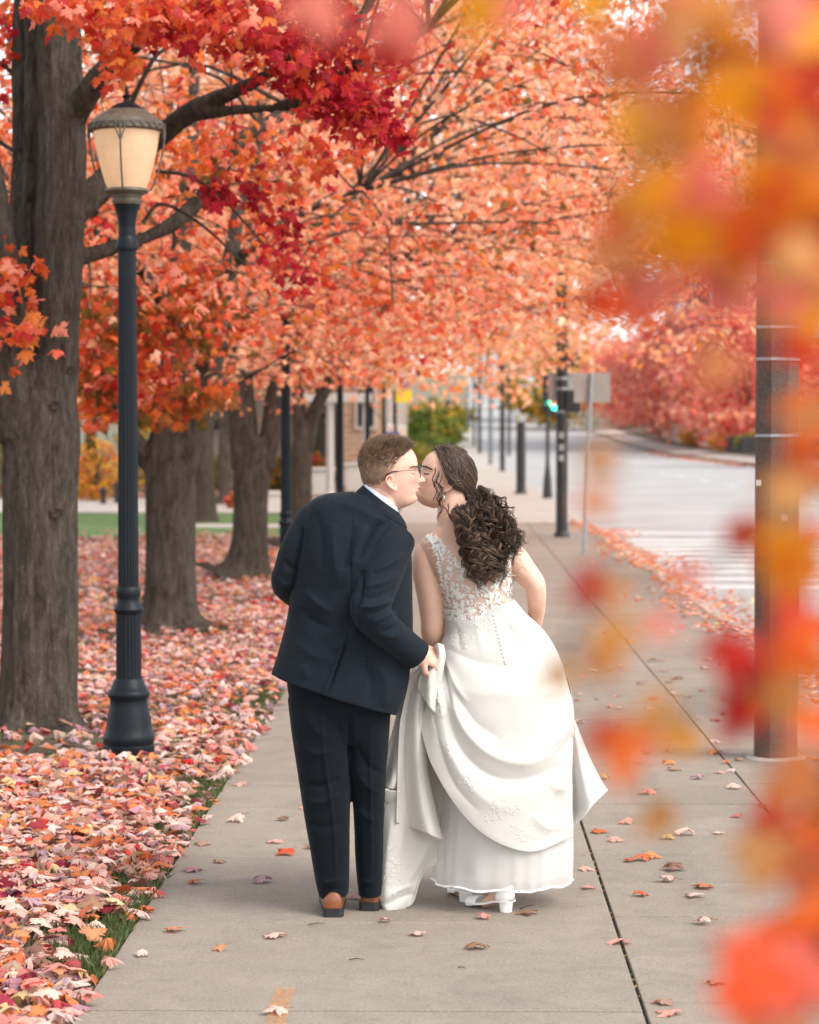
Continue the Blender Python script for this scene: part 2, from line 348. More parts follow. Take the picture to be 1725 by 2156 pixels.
def street_lamp(loc, label, first=None):
    """lz(v): heights read off the photo for the nearest lamp"""
    root = empty('street_lamp', loc, 0, label, 'street lamp', 'iron street lamps along the verge')
    if first is not None:
        for ch in first.children:
            c = ch.copy(); COL.objects.link(c); c.parent = root
            for g in ch.children: d = g.copy(); COL.objects.link(d); d.parent = c
        return root
    h = lambda v: CAM_H + (910 - v) * 12.72 / FPX
    w = lambda px: px * 12.72 / FPX / 2
    mb = MB(); mb.lathe([(w(108), 0), (w(108), h(1572)), (w(104), h(1570)), (w(108), h(1562)), (w(110), h(1556)), (w(106), h(1548)), (w(100), h(1542)), (w(96), h(1530)), (w(90), h(1508)), (w(82), h(1490)), (w(78), h(1478)), (w(80), h(1474)), (w(88), h(1468)), (w(90), h(1462)), (w(86), h(1457)), (w(76), h(1453)), (w(74), h(1446)), (w(68), h(1442)), (w(66), h(1436)), (w(56), h(1430))], 40)
    mb.build('base', M_iron, root, True)
    mb = MB(); fluted(mb, w(54), w(52), h(1431), h(1292)); mb.build('lower_shaft', M_iron, root, True)
    mb = MB(); mb.lathe([(w(54), h(1294)), (w(60), h(1289)), (w(64), h(1284)), (w(60), h(1279)), (w(50), h(1270)), (w(46), h(1262)), (w(50), h(1256)), (w(53), h(1250)), (w(52), h(1240)), (w(46), h(1236))], 40); mb.build('ring', M_iron, root, True)
    mb = MB(); fluted(mb, w(44), w(38), h(1238), h(525)); mb.build('shaft', M_iron, root, True)
    mb = MB(); mb.lathe([(w(46), h(527)), (w(49), h(522)), (w(42), h(505)), (w(38), h(498)), (w(36), h(497)), (w(38), h(488)), (w(35), h(480)), (w(36), h(478)), (w(40), h(460)), (w(50), h(440)), (w(58), h(432))], 36); mb.build('capital', M_iron, root, True)
    mb = MB(); mb.lathe([(w(56), h(433)), (w(62), h(428)), (w(64), h(424)), (w(60), h(420)), (w(66), h(412)), (w(86), h(408)), (w(94), h(404)), (w(92), h(400)), (w(80), h(398))], 36); mb.build('globe_seat', M_bronze, root, True)
    mb = MB(); mb.lathe([(w(78), h(401)), (w(92), h(385)), (w(112), h(350)), (w(128), h(315)), (w(138), h(280)), (w(140), h(266)), (w(120), h(262))], 40); mb.build('globe', M_globe, root, True)
    mb = MB(); mb.lathe([(w(150), h(280)), (w(160), h(276)), (w(160), h(264)), (w(154), h(262)), (w(148), h(262))], 48); fr = mb.build('band', M_bronze, root, True)
    mb = MB()
    for k in range(28):      # cross-shaped relief round the band
        for sgn in (-1, 1):
            a0 = 2 * math.pi * k / 28; a1 = a0 + .18; z0, z1 = (h(278), h(265)) if sgn > 0 else (h(265), h(278)); r = w(162)
            mb.tube([(r * math.cos(a0), r * math.sin(a0), z0), (r * math.cos((a0+a1)/2), r * math.sin((a0+a1)/2), (z0+z1)/2), (r * math.cos(a1), r * math.sin(a1), z1)], .0028, 4)
    mb.build('relief', M_bronze, fr, True)['kind'] = 'stuff'
    for k in range(4):       # cage ribs
        a = R(-92 + 90 * k); c, s = math.cos(a), math.sin(a); mb = MB(); pr = [(w(160), h(270)), (w(158), h(300)), (w(150), h(330)), (w(134), h(362)), (w(112), h(392)), (w(98), h(404))]
        mb.tube([(r * c, r * s, z) for r, z in pr], .0058, 6)
        for sg in (-1, 1): mb.tube([(w(158) * c - sg * .026 * s, w(158) * s + sg * .026 * c, h(262)), (w(160) * c - sg * .022 * s, w(160) * s + sg * .022 * c, h(282)), (w(158) * c, w(158) * s, h(306))], .0045, 6)
        mb.build('cage_rib', M_bronze, root, True)
    mb = MB(); mb.lathe([(w(154), h(262)), (w(150), h(258)), (w(128), h(250)), (w(100), h(240)), (w(76), h(234)), (w(70), h(233))], 48); mb.build('hood', M_bronze, root, True)
    mb = MB(); mb.lathe([(w(74), h(235)), (w(74), h(233)), (w(58), h(226)), (w(40), h(221)), (w(14), h(219)), (w(11), h(212)), (w(16), h(207)), (w(20), h(205)), (w(8), h(201)), (w(5), h(199)), (w(7), h(194)), (w(6), h(188)), (w(1), h(182))], 32); mb.build('finial', M_iron, root, True)
    return root
lx = P(272, 1580, 12.72)[0]
lamp1 = street_lamp((lx, 12.72, 0), 'tall fluted iron street lamp with amber globe beside the nearest trunk')
lw = ['fluted dark lamp post partly behind the person in the suit', 'dark lamp post beside the pale column near the brick building', 'thin dark lamp post before the tan brick wall', 'distant dark lamp post beyond the brick building', 'farthest dark lamp post down the verge']
for k, yy in enumerate((24.9, 37.1, 49.3, 61.5, 73.7)):
    street_lamp((lx, yy, 0), lw[k], lamp1)

# ------------------------------------------------------------------ posts along the kerb
M_polec = mat('exposed_aggregate_pole', (.072, .053, .043), rough=.8, var=.4, vscale=60, bump=.4, bscale=120)
speckle(M_polec, 220, .6, 1.5)
M_steel = mat('galvanised_steel', (.30, .31, .32), rough=.45, metal=.6, var=.15, vscale=20)
M_signback = mat('aluminium_sign_back', (.30, .26, .23), rough=.5, metal=.3, var=.1, vscale=5)
M_blackpole = mat('black_pole_paint', (.014, .0125, .012), rough=.5, var=.2, vscale=10)
op = empty('light_pole', (P(1633, 1597, 12.74)[0], 12.74, 0), 0, 'octagonal brown aggregate pole standing near the pavement edge', 'pole')
mb = MB(); mb.lathe([(.125, -.02), (.118, .0), (.1175, 1.6), (.106, 5.2), (.09, 9)], 8); o = mb.build('shaft', M_polec, op); o.rotation_euler = (0, 0, R(22.5))
mb = MB(); mb.lathe([(.16, .001), (.15, .012), (.12, .014)], 24); mb.build('footing', M_conc2, op)
for v in (917, 757, 690, 557):
    z = CAM_H + (910 - v) * 12.74 / FPX; mb = MB(); mb.lathe([(.1185, z - .008), (.1215, z - .008), (.1215, z + .008), (.1185, z + .008)], 8, cap=False); o = mb.build('strap', M_steel, op); o.rotation_euler = (0, 0, R(22.5))
ps = P(1712, 628, 12.74); mb = MB(); mb.bbox((ps[0] - .12, 12.72, ps[2] - .21), (ps[0] + .22, 12.735, ps[2] + .21), .004); o = mb.build('parking_sign', M_signback); tag(o, 'brownish sign plate strapped to the octagonal pole', 'sign')
for (u, v, w_, h_) in ((1598, 1017, .028, .03), (1652, 1090, .03, .035)):
    p = P(u, v, 12.62); mb = MB(); mb.bbox((p[0] - w_/2, 12.62, p[2] - h_/2), (p[0] + w_/2, 12.626, p[2] + h_/2), .001); o = mb.build('sticker', mat('peeled_sticker', (.4, .37, .35), rough=.8)); o.parent = op; o.matrix_parent_inverse = op.matrix_basis.inverted()
def plain_pole(name, u, v, w_px, vtop, label, m, cat='pole', base=None, parts=None, taper=.9):
    p = G(u, v); D = p[1]; r = w_px * D / FPX / 2; h = CAM_H + (910 - vtop) * D / FPX
    root = empty(name, (p[0], p[1], 0), 0, label, cat)
    mb = MB(); mb.lathe([(r, 0), (r, h * .5), (r * taper, h)], 20); mb.build('shaft', m, root, True)
    if base == 'bell': mb = MB(); mb.lathe([(r * 2.6, 0), (r * 2.5, .12), (r * 2.0, .5), (r * 1.3, .8), (r, .95)], 16); mb.build('base', m, root, True)
    else: mb = MB(); mb.lathe([(r * 1.35, 0), (r * 1.35, .05), (r * 1.1, .09), (r, .1)], 20); mb.build('base', m, root, True)
    return root, p, D, r, h
sg, p, D, r, h = plain_pole('signal_pole', 1183, 1131, 25, 560, 'dark traffic signal pole standing at the kerb behind the bride', M_blackpole, 'signal pole')
Z = lambda v, D: CAM_H + (910 - v) * D / FPX
mb = MB(); mb.bbox((r * .6, -.15, Z(868, D)), (r + .20, .15, Z(822, D)), .02); mb.build('pedestrian_signal', M_blackpole, sg)
mb = MB(); mb.bbox((-r - .12, .1, Z(845, D)), (r + .20, .12, Z(785, D)), .01); mb.build('sign_plate', mat('pale_plate', (.45, .42, .40), rough=.6), sg)
mb = MB(); mb.bbox((r * .5, -.1, Z(772, D)), (r + .18, .1, Z(742, D)), .02); mb.build('camera_box', M_blackpole, sg)
for v in (800, 822, 870): mb = MB(); mb.lathe([(r * 1.03, Z(v, D)), (r * 1.08, Z(v, D) + .02), (r * 1.03, Z(v, D) + .04)], 18, cap=False); mb.build('strap', M_steel, sg)
for k, zz in enumerate((1.25, 1.42, 1.62)): mb = MB(); mb.bbox((-.05, -r - .004, zz), (.03, -r - .001, zz + .10), .0005); mb.build('notice', mat('torn_paper', (.3, .29, .28), rough=.9), sg)
p = G(1229, 1170); D = p[1]; root = empty('sign_post', (p[0], p[1], 0), 0, 'slim leaning steel post with a square sign seen from its back', 'sign post')
tp = P(1246, 785, D) - np.array([p[0], p[1], 0]); mb = MB(); mb.tube([(0, 0, 0), tuple(tp * .5), tuple(tp)], [.028, .027, .026], 8); mb.build('post', M_steel, root, True)
a, b = P(1209, 848, D) - p, P(1285, 785, D) - p; mb = MB(); mb.bbox((a[0], .03, a[2]), (b[0], .036, b[2]), .003); mb.build('sign_plate', M_signback, root)
plain_pole('signal_post', 1153, 1049, 8, 845, 'thin black signal post with flared base and green lights', M_blackpole, 'signal post', 'bell')
D = G(1153, 1049)[1]
M_green = mat('green_signal_lens', (.05, .8, .5), rough=.3); glow(M_green, 2.2, (.05, 1.0, .55))
for (u, v, w_) in ((1155, 850, 'nearer'), (1168, 858, 'farther')):
    c = P(u, v, D); rt = empty('traffic_light', (c[0], c[1], c[2]), 0, f'small traffic light showing green, {"upper" if w_ == "nearer" else "lower"} of the pair past the signal pole', 'traffic light')
    mb = MB(); mb.bbox((-.16, .02, -.2), (.16, .3, .78), .03); mb.build('housing', M_blackpole, rt)
    mb = MB(); mb.lathe([(.001, .025), (.05, .016), (.075, 0)], 16); o = mb.build('lens', M_green, rt, True); o.rotation_euler = (R(90), 0, 0)
for (u, v, w_, vt, lab) in ((1097, 1040, 20, 890, 'squat thick black post topped flat beside the far pavement'), (1058, 992, 10.5, 560, 'tall grey utility pole nearest the squat black post'), (1033, 978, 8, 600, 'tall grey utility pole, second along the kerb'), (1010, 958, 7.5, 640, 'dark utility pole, third along the kerb'), (1072, 960, 6, 790, 'thin black pole beside the far road'), (998, 950, 5, 760, 'distant dark pole far along the pavement'), (985, 940, 4, 800, 'farthest thin pole along the pavement')):
    plain_pole('utility_pole' if 'utility' in lab else 'post', u, v, w_, vt, lab, M_blackpole if 'black' in lab or 'dark' in lab else mat('grey_pole', (.10, .115, .125), rough=.6), 'pole')
# mast arm with signal head over the road
rt = empty('mast_arm', (17.4, 62, 0), 0, 'long mast arm reaching over the road with hanging signal', 'signal arm')
zz = Z(588, 62); mb = MB(); mb.lathe([(.17, 0), (.15, zz + .8)], 14); mb.build('pole', M_steel, rt, True)
mb = MB(); mb.tube([(0, 0, zz), (-6, 0, zz + .1), (-11.7, 0, zz)], [.11, .09, .07], 10); mb.build('arm', M_steel, rt, True)
mb = MB(); x = P(1470, 620, 62)[0] - 17.4; mb.bbox((x - .33, -.1, Z(641, 62)), (x + .30, .2, Z(606, 62)), .03); mb.build('signal_head', M_blackpole, rt)
mb = MB(); mb.tube([(x - .1, 0, zz + .6), (x - .1, 0, Z(635, 62))], .045, 8); mb.tube([(x - .1, 0, Z(632, 62)), (x + .1, 0, Z(632, 62))], .045, 8); mb.build('bracket', M_steel, rt, True)
# far lamp post across the road
p = np.array([G(1377, 930)[0] * 0 + 20.2, 236.0, 0]); D = 236.; rt = empty('street_lamp', (20.2 , D, rise(D) + .3), 0, 'dark slim lamp post among red trees across the road', 'street lamp')
mb = MB(); mb.lathe([(.22, 0), (.2, .8), (.11, 1.0), (.10, 6.2), (.16, 6.3), (.22, 7.2), (.05, 7.6)], 12); mb.build('post', M_blackpole, rt, True)
# hydrant, far left of the pavement
hp = P(893, 948, 200); rt = empty('fire_hydrant', (hp[0], 200, float(rise(200))), 0, 'small red fire hydrant far along the pavement edge', 'hydrant')
mb = MB(); mb.lathe([(.30, 0), (.30, .1), (.2, .14), (.2, .95), (.25, .97), (.25, 1.04), (.2, 1.1), (.12, 1.3), (.05, 1.35)], 14); mb.build('body', mat('red_hydrant', (.55, .05, .05), rough=.4), rt, True)
for s_ in (-1, 1): mb = MB(); mb.lathe([(.09, 0), (.09, .12), (.11, .12), (.11, .16)], 10); o = mb.build('outlet', mat('red_cap', (.5, .05, .05), rough=.4), rt, True); o.rotation_euler = (0, R(90 * s_), 0); o.location = (.18 * s_, 0, .75)
# banners on poles
M_blue = mat('blue_banner', (.04, .06, .42), rough=.7); M_yel = mat('yellow_banner', (.75, .55, .03), rough=.7)
for (u, v, w_, h_, D, m, lab) in ((1022, 684, 34, 22, 103.0, M_blue, 'blue banner hanging high on the grey utility pole'), (1021, 662, 20, 18, 103.0, M_yel, 'yellow banner above the blue one on the utility pole'), (850, 835, 34, 26, 61.6, M_yel, 'yellow banner on a lamp post past the trees'), (853, 812, 10, 10, 61.5, M_blue, 'small round blue sign above the yellow banner'), (822, 918, 40, 18, 80.0, M_blue, 'low blue board beside the brick building')):
    c = P(u, v, D); ww, hh = w_ * D / FPX / 2, h_ * D / FPX / 2; mb = MB(); mb.bbox((c[0] - ww, D - .02, c[2] - hh), (c[0] + ww, D + .02, c[2] + hh), .008); o = mb.build('banner', m); tag(o, lab, 'banner')
    if v > 900:
        [MB().box((c[0] + q, D + .03, 0), (c[0] + q + .08, D + .1, c[2])).build('leg', M_blackpole, o) for q in (-.5, .42)]
# ------------------------------------------------------------------ buildings and walls behind the lawn
M_stucco = mat('pale_stucco', (.50, .47, .43), rough=.85, var=.08, vscale=.6); M_glassd = mat('dark_window', (.012, .014, .016), rough=.12)
M_brick = mat('tan_brick', (.42, .29, .20), rough=.85, var=.15, vscale=2); M_limestone = mat('limestone_trim', (.55, .51, .46), rough=.8, var=.08, vscale=2)
M_redbrick = mat('red_brick', (.36, .20, .15), rough=.85, var=.12, vscale=.7)
def brick_courses(m):
    n = m.node_tree; b = n.nodes['Principled BSDF']; src = b.inputs['Base Color'].links[0].from_socket; tc = n.nodes.new('ShaderNodeTexCoord')
    br = n.nodes.new('ShaderNodeTexBrick'); br.inputs['Scale'].default_value = 1.0; br.inputs['Brick Width'].default_value = .5; br.inputs['Row Height'].default_value = .18; br.inputs['Mortar Size'].default_value = .02
    br.inputs['Color1'].default_value = (1, 1, 1, 1); br.inputs['Color2'].default_value = (.82, .8, .8, 1); br.inputs['Mortar'].default_value = (1.25, 1.3, 1.35, 1)
    sx = n.nodes.new('ShaderNodeSeparateXYZ'); cx = n.nodes.new('ShaderNodeCombineXYZ'); ad = n.nodes.new('ShaderNodeMath'); n.links.new(tc.outputs['Object'], sx.inputs[0]); n.links.new(sx.outputs[0], ad.inputs[0]); n.links.new(sx.outputs[1], ad.inputs[1]); n.links.new(ad.outputs[0], cx.inputs[0]); n.links.new(sx.outputs[2], cx.inputs[1])
    n.links.new(cx.outputs[0], br.inputs['Vector']); mx = n.nodes.new('ShaderNodeMix'); mx.data_type = 'RGBA'; mx.blend_type = 'MULTIPLY'; mx.inputs[0].default_value = 1; n.links.new(src, mx.inputs[6]); n.links.new(br.outputs['Color'], mx.inputs[7]); n.links.new(mx.outputs[2], b.inputs['Base Color'])
brick_courses(M_brick); brick_courses(M_redbrick)
def building(name, x0, x1, y0, y1, h, m, label, wins, roofm=None, z0=0.0, plinth=True):
    """wins: (x, z, w, h) openings on the front wall, (y,...) tuples flagged 's' on the street side"""
    rt = empty(name, ((x0 + x1) / 2, y0, z0), 0, label, 'building'); X = (x1 - x0) / 2; d = y1 - y0
    mb = MB(); mb.box((-X, 0, 0), (X, d, h)); mb.build('wall', m, rt)
    mb = MB(); mb.box((-X - .25, -.25, h), (X + .25, d + .25, h + .35)); mb.build('roof', roofm or M_limestone, rt)
    if plinth: mb = MB(); mb.box((-X - .06, -.06, 0), (X + .06, d, .5)); mb.build('plinth', M_limestone, rt)
    for wv in wins:
        side = len(wv) == 5; a, z, w_, h_ = wv[:4]
        if not side:
            mb = MB(); mb.box((a - w_/2 - .1, -.07, z - .1), (a + w_/2 + .1, .02, z + h_ + .12)); f = mb.build('window', M_limestone, rt)
            mb = MB(); mb.box((a - w_/2, -.09, z), (a + w_/2, -.072, z + h_)); mb.build('pane', M_glassd, f)
        else:
            sx = X if wv[4] > 0 else -X; s_ = wv[4]
            mb = MB(); q = sorted((sx - .02 * s_, sx + .07 * s_)); mb.box((q[0], a - w_/2 - .1, z - .1), (q[1], a + w_/2 + .1, z + h_ + .12)); f = mb.build('window', M_limestone, rt)
            q = sorted((sx + .072 * s_, sx + .09 * s_)); mb = MB(); mb.box((q[0], a - w_/2, z), (q[1], a + w_/2, z + h_)); mb.build('pane', M_glassd, f)
    return rt
# pale low building behind the trees, black slot window
bx = lambda u, D: (u - 950) * D / FPX
building('pavilion', bx(405, 84), bx(622, 84), 84, 96, 4.6, M_stucco, 'pale stucco building behind the trees with one dark window', [(bx(456, 84) - bx(513, 84), Z(906, 84), .75, .42), (1.2, 1.4, .6, 1.2)])
building('brick_building', bx(722, 76), bx(806, 76), 76, 118, 9.5, M_brick, 'tan brick building with pale stone base beside the pavement', [(.1, 1.9, .5, 2.6)] + [(4 + 6 * k, 2.0, 1.8, 2.6, 1) for k in range(6)] + [(4 + 6 * k, 5.8, 1.8, 2.4, 1) for k in range(6)], None, 0)
building('hall', bx(630, 90), bx(722, 90), 90, 104, 7.0, mat('grey_stone', (.42, .40, .38), rough=.85, var=.1, vscale=1), 'grey stone hall behind the white column', [(0, 2.2, .5, 1.8)])
rt = empty('column', (bx(695, 64), 64, 0), 0, 'slender white column in front of the grey hall', 'column')
mb = MB(); mb.lathe([(.16, 0), (.16, .1), (.11, .14), (.10, 2.4), (.15, 2.5)], 18); mb.build('shaft', M_stucco, rt, True)
mb = MB(); mb.bbox((-.9, -.18, 2.5), (1.1, .25, 2.75), .02); mb.build('lintel', M_stucco, rt)
mb = MB(); mb.lathe([(.10, 0), (.10, 2.5)], 14, (.95, .1, 0)); mb.build('rear_shaft', M_stucco, rt, True)
for (u0, u1, v0, v1, D, m, nm, lab) in ((470, 500, 1000, 1047, 66, M_brick, 'gate_pier', 'brick pier with pale cap between two trunks'), (505, 600, 1035, 1062, 58, M_limestone, 'low_wall', 'low pale wall beside the brick pier'), (640, 700, 985, 1012, 66, M_limestone, 'planter_wall', 'low pale planter wall behind the fourth tree'), (728, 770, 975, 1010, 70, M_limestone, 'stair_wall', 'stepped pale wall at the brick building entrance')):
    x0, x1 = bx(u0, D), bx(u1, D); zt = Z(v0, D); mb = MB(); mb.bbox((x0, D, 0), (x1, D + .6, zt - .08), .02); o = mb.build(nm, m); tag(o, lab, 'wall')
    mb = MB(); mb.bbox((x0 - .05, D - .05, zt - .078), (x1 + .05, D + .65, zt), .015); mb.build('cap', M_limestone, o)
mb = MB(); mb.lathe([(.07, 0), (.07, .25), (.10, .28), (.10, .36), (.02, .42)], 12); o = mb.build('path_light', M_blackpole); o.location = (bx(216, 57), 57, .02); tag(o, 'small dark path light at the edge of the pale path', 'path light')
mb = MB(); mb.lathe([(.08, 0), (.08, .35), (.11, .38), (.11, .46), (.02, .52)], 12); o = mb.build('path_light', M_blackpole); o.location = (bx(246, 58), 58, .02); tag(o, 'dark path light just left of the tall lamp post', 'path light')
# across the street
wins = [(-9 + 3 * k, 3 + 4 * j, 1.5, 2.2) for k in range(7) for j in range(6)] + [(4 + 5 * k, 3 + 4 * j, 1.8, 2.2, -1) for k in range(8) for j in range(6)]
building('brick_block', 21.0, 44, 190, 240, 27, M_redbrick, 'tall reddish brick block across the road behind red trees', wins, None, .4)
M_pale = mat('pale_facade', (.58, .57, .56), rough=.8, var=.05, vscale=.3)
building('distant_building', bx(1085, 330), bx(1150, 330), 330, 350, 12, M_pale, 'pale distant building above the end of the street', [(-1.2, 3.5, .6, 1.2), (.6, 3.5, .6, 1.2), (-1.2, 6.5, .6, 1.2), (.6, 6.5, .6, 1.2)], None, float(rise(330)))
building('distant_building', bx(985, 420), bx(1075, 420), 420, 440, 16, mat('grey_facade', (.40, .42, .43), rough=.8), 'grey distant building behind the row of utility poles', [(-2 + 2 * k, 3 + 3 * j, 1, 1.4) for k in range(3) for j in range(3)], None, float(rise(420)))
building('distant_building', bx(1160, 480), bx(1290, 480), 480, 500, 22, mat('white_facade', (.62, .61, .60), rough=.8), 'large white building closing the far end of the road', [(-4 + 2.4 * k, 4 + 4 * j, 1.2, 1.8) for k in range(4) for j in range(4)], None, float(rise(480)))
# iron fence along the far pavement
fr = empty('iron_fence', (19.6, 90, .3), 0, 'low black iron fence along the far side of the road', 'fence')
pm = None
for k in range(230):
    y = k * .36; 
    if pm is None: mb = MB(); mb.lathe([(.022, 0), (.022, 1.0), (.035, 1.02), (.001, 1.14)], 4); o = mb.build('picket', M_blackpole, fr); pm = o.data
    else: o = link('picket', pm, None, fr)
    o.location = (0, y, float(rise(90 + y)))
for z in (.18, .9):
    mb = MB(); mb.tube([(0, y, z + float(rise(90 + y))) for y in np.linspace(0, 83, 12)], .03, 4); mb.build('rail', M_blackpole, fr)
# ------------------------------------------------------------------ maple leaves
_half = [(.05, .02), (.22, -.10), (.40, -.06), (.33, .06), (.52, .12), (.44, .22), (.70, .40), (.50, .42), (.48, .52), (.26, .46), (.22, .54), (.34, .70), (.20, .70), (.17, .82), (0, 1.08)]
def leaf_template(detail=2, seed=0):
    r = np.random.default_rng(seed)
    if detail == 2: h = _half
    elif detail == 1: h = [(.06, .0), (.42, -.06), (.30, .12), (.70, .38), (.30, .44), (.34, .70), (0, 1.05)]
    else: h = [(.30, -.05), (.62, .38), (.22, .5), (0, 1.0)]
    out = [(x, y) for x, y in h] + [(-x, y) for x, y in h[:-1][::-1]]
    pts = np.array([(0, .28)] + out, float); n = len(out)
    z = -.22 * np.abs(pts[:, 0]) ** 1.2 - .16 * np.clip(pts[:, 1] - .28, 0, 1) ** 2 + r.normal(0, .035, len(pts)); z[0] = .03
    V = np.c_[pts, z]; V[:, 1] -= .0
    F = np.array([(0, 1 + k, 1 + (k + 1) % n) for k in range(n)])
    return V, F
def stem_template():
    p = np.array([(0, .02, 0), (.02, -.25, -.03), (-.01, -.5, -.02)]); V, F = tube_np(p, [.012, .010, .012], 3); return V, np.vstack([F[:, [0, 1, 2]], F[:, [0, 2, 3]]])
LT = {d: [leaf_template(d, s) for s in range(4)] for d in (0, 1, 2)}
def leaf_field(pos, fwd, nrm, size, cols, detail=1, curls=(.3, 2.2), wid=(.62, 1.05)):
    """one mesh of many leaves"""
    k = len(pos); f = fwd / (np.linalg.norm(fwd, axis=1)[:, None] + 1e-9); n = nrm - f * (nrm * f).sum(1)[:, None]; n /= np.linalg.norm(n, axis=1)[:, None] + 1e-9; s = np.cross(f, n)
    Vs, Fs, Cs, off = [], [], [], 0; which = rng.integers(0, 4, k); curl = rng.uniform(*curls, k)
    for w in range(4):
        idx = np.where(which == w)[0]
        if not len(idx): continue
        T, F = LT[detail][w]; t = T[None] * size[idx][:, None, None] * np.stack([rng.uniform(*wid, len(idx)), rng.uniform(.8, 1.1, len(idx)), np.ones(len(idx))], 1)[:, None]; zc = t[..., 2] * curl[idx][:, None]
        V = pos[idx][:, None] + t[..., :1] * s[idx][:, None] + t[..., 1:2] * f[idx][:, None] + zc[..., None] * n[idx][:, None]
        Vs.append(V.reshape(-1, 3)); Fs.append((F[None] + (np.arange(len(idx)) * len(T))[:, None, None]).reshape(-1, 3) + off); vf = rng.uniform(*((.72, 1.12) if detail else (.9, 1.06)), (len(idx), len(T), 1)); vf[:, 0] = 1.2; Cs.append((cols[idx][:, None] * vf).reshape(-1, 3)); off += len(idx) * len(T)
    return np.concatenate(Vs), np.concatenate(Fs), np.concatenate(Cs)
PAL = {
 'red': [(.55, .035, .02), (.62, .06, .03), (.45, .02, .02), (.66, .10, .04)],
 'crimson': [(.38, .008, .022), (.46, .014, .028), (.30, .006, .018), (.50, .035, .035)],
 'orange': [(.72, .16, .03), (.68, .11, .03), (.75, .22, .05), (.60, .09, .03)],
 'coral': [(.84, .25, .16), (.82, .20, .11), (.86, .31, .20), (.80, .16, .08)],
 'salmon': [(.88, .38, .23), (.87, .32, .17), (.90, .44, .29), (.85, .27, .13)],
 'peach': [(.92, .52, .31), (.91, .46, .24), (.93, .57, .37), (.90, .41, .20)],
 'amber': [(.74, .30, .06), (.78, .36, .08), (.70, .22, .05), (.76, .28, .10)],
 'olive': [(.22, .10, .02), (.30, .11, .025), (.17, .11, .02), (.42, .13, .03)],
 'yellow': [(.70, .46, .05), (.62, .42, .06), (.75, .52, .10), (.6, .3, .04)],
 'green': [(.10, .16, .02), (.14, .20, .03), (.08, .12, .02), (.2, .2, .03)],
 'pink': [(.76, .27, .22), (.70, .19, .15), (.80, .35, .28), (.66, .14, .11)]}
def pick(names, k):
    """names: {palette: weight}"""
    ks = list(names); w = np.array([names[a] for a in ks], float); w /= w.sum(); c = rng.choice(len(ks), k, p=w); out = np.zeros((k, 3))
    for i, a in enumerate(ks):
        m = c == i; out[m] = np.array(PAL[a])[rng.integers(0, 4, m.sum())]
    return out * rng.uniform(.8, 1.18, (k, 1))
M_leaf = mat('autumn_leaf', attr=True, rough=.5, transl=.55, spec=.25)
M_bark = mat('maple_bark', (.042, .031, .024), rough=.95, col2=(.165, .132, .105), vscale=16, bump=1.0, bscale=46, stretch=(1, 1, .30), spec=.1)
for nd in M_bark.node_tree.nodes:
    if nd.type == 'BUMP': nd.inputs['Distance'].default_value = .05
    if nd.type == 'TEX_NOISE': nd.inputs['Roughness'].default_value = .75; nd.inputs['Distortion'].default_value = .6
def limb_mesh(paths, name, mm, parent, root, vox=.019):
    """trunk and limbs grown together into one skin, with bark relief"""
    sh_ = []; thin = []
    for pts in paths:
        q = cr(np.array(pts, float), max(14, 9 * len(pts))); c = PA(q[:, :2], q[:, 2]); r = np.maximum(q[:, 3] * q[:, 2] / FPX, .006)
        if r.max() < .028: thin.append((c, r)); continue
        n = 28; V, F = tube_np(c, np.maximum(r, .02), n); V3 = V.reshape(len(c), n, 3); d = V3 - c[:, None]; a = np.arange(n) * 2 * math.pi / n; k = 0 * d[..., 0]
        if r[0] > .2: low = np.clip(1 - (c[:, 2] - c[0, 2]) / .5, 0, 1)[:, None] ** 2; k = low * (.26 * np.sin(a * 5 + 1)[None] + .14 * np.sin(a * 3 + 2)[None])
        sh_.append(closed_loft(c[:, None] + d * (1 + k)[..., None]))
    V, F = join_shells(sh_); V, N, Fq = remesh(V, F, vox, 6, .5)
    th = np.arctan2(N[:, 1], N[:, 0])
    k = np.array([.020 * mnoise.noise(Vector((p[0] * 3, p[1] * 3, p[2] * 1.4))) + .014 * (1 - 2 * abs(mnoise.noise(Vector((math.cos(t) * 5 + p[0] * 9, math.sin(t) * 5 + p[1] * 9, p[2] * 2.2))))) for p, t in zip(V, th)])
    o = link(name, mesh_np(name, V + N * k[:, None], Fq), mm); o.parent = parent; o.matrix_parent_inverse = parent.matrix_basis.inverted()
    if thin: o2 = link('branch', tubes_mesh('branch', thin, 8), mm); o2.parent = parent; o2.matrix_parent_inverse = parent.matrix_basis.inverted(); o2['kind'] = 'stuff'
    return o
LEAF_ME = {}
def leaf_part(pal, k):
    """shared mesh for single leaves that are parts of their own"""
    key = (pal, k)
    if key not in LEAF_ME:
        T, F = LT[2][k % 4]; S_, SF = stem_template(); V = np.vstack([T * np.array([1, 1, 1.4]), S_]); c = np.array(PAL[pal][k % 4]); cf = np.random.default_rng(k).uniform(.75, 1.1, (len(T), 1)); cf[0] = 1.2; cols = np.vstack([c * cf, np.tile((.35, .08, .05), (len(S_), 1))])
        me = mesh_np('leaf', V, np.vstack([F, SF + len(T)]), True, cols); me.materials.append(M_leaf); LEAF_ME[key] = me
    return LEAF_ME[key]
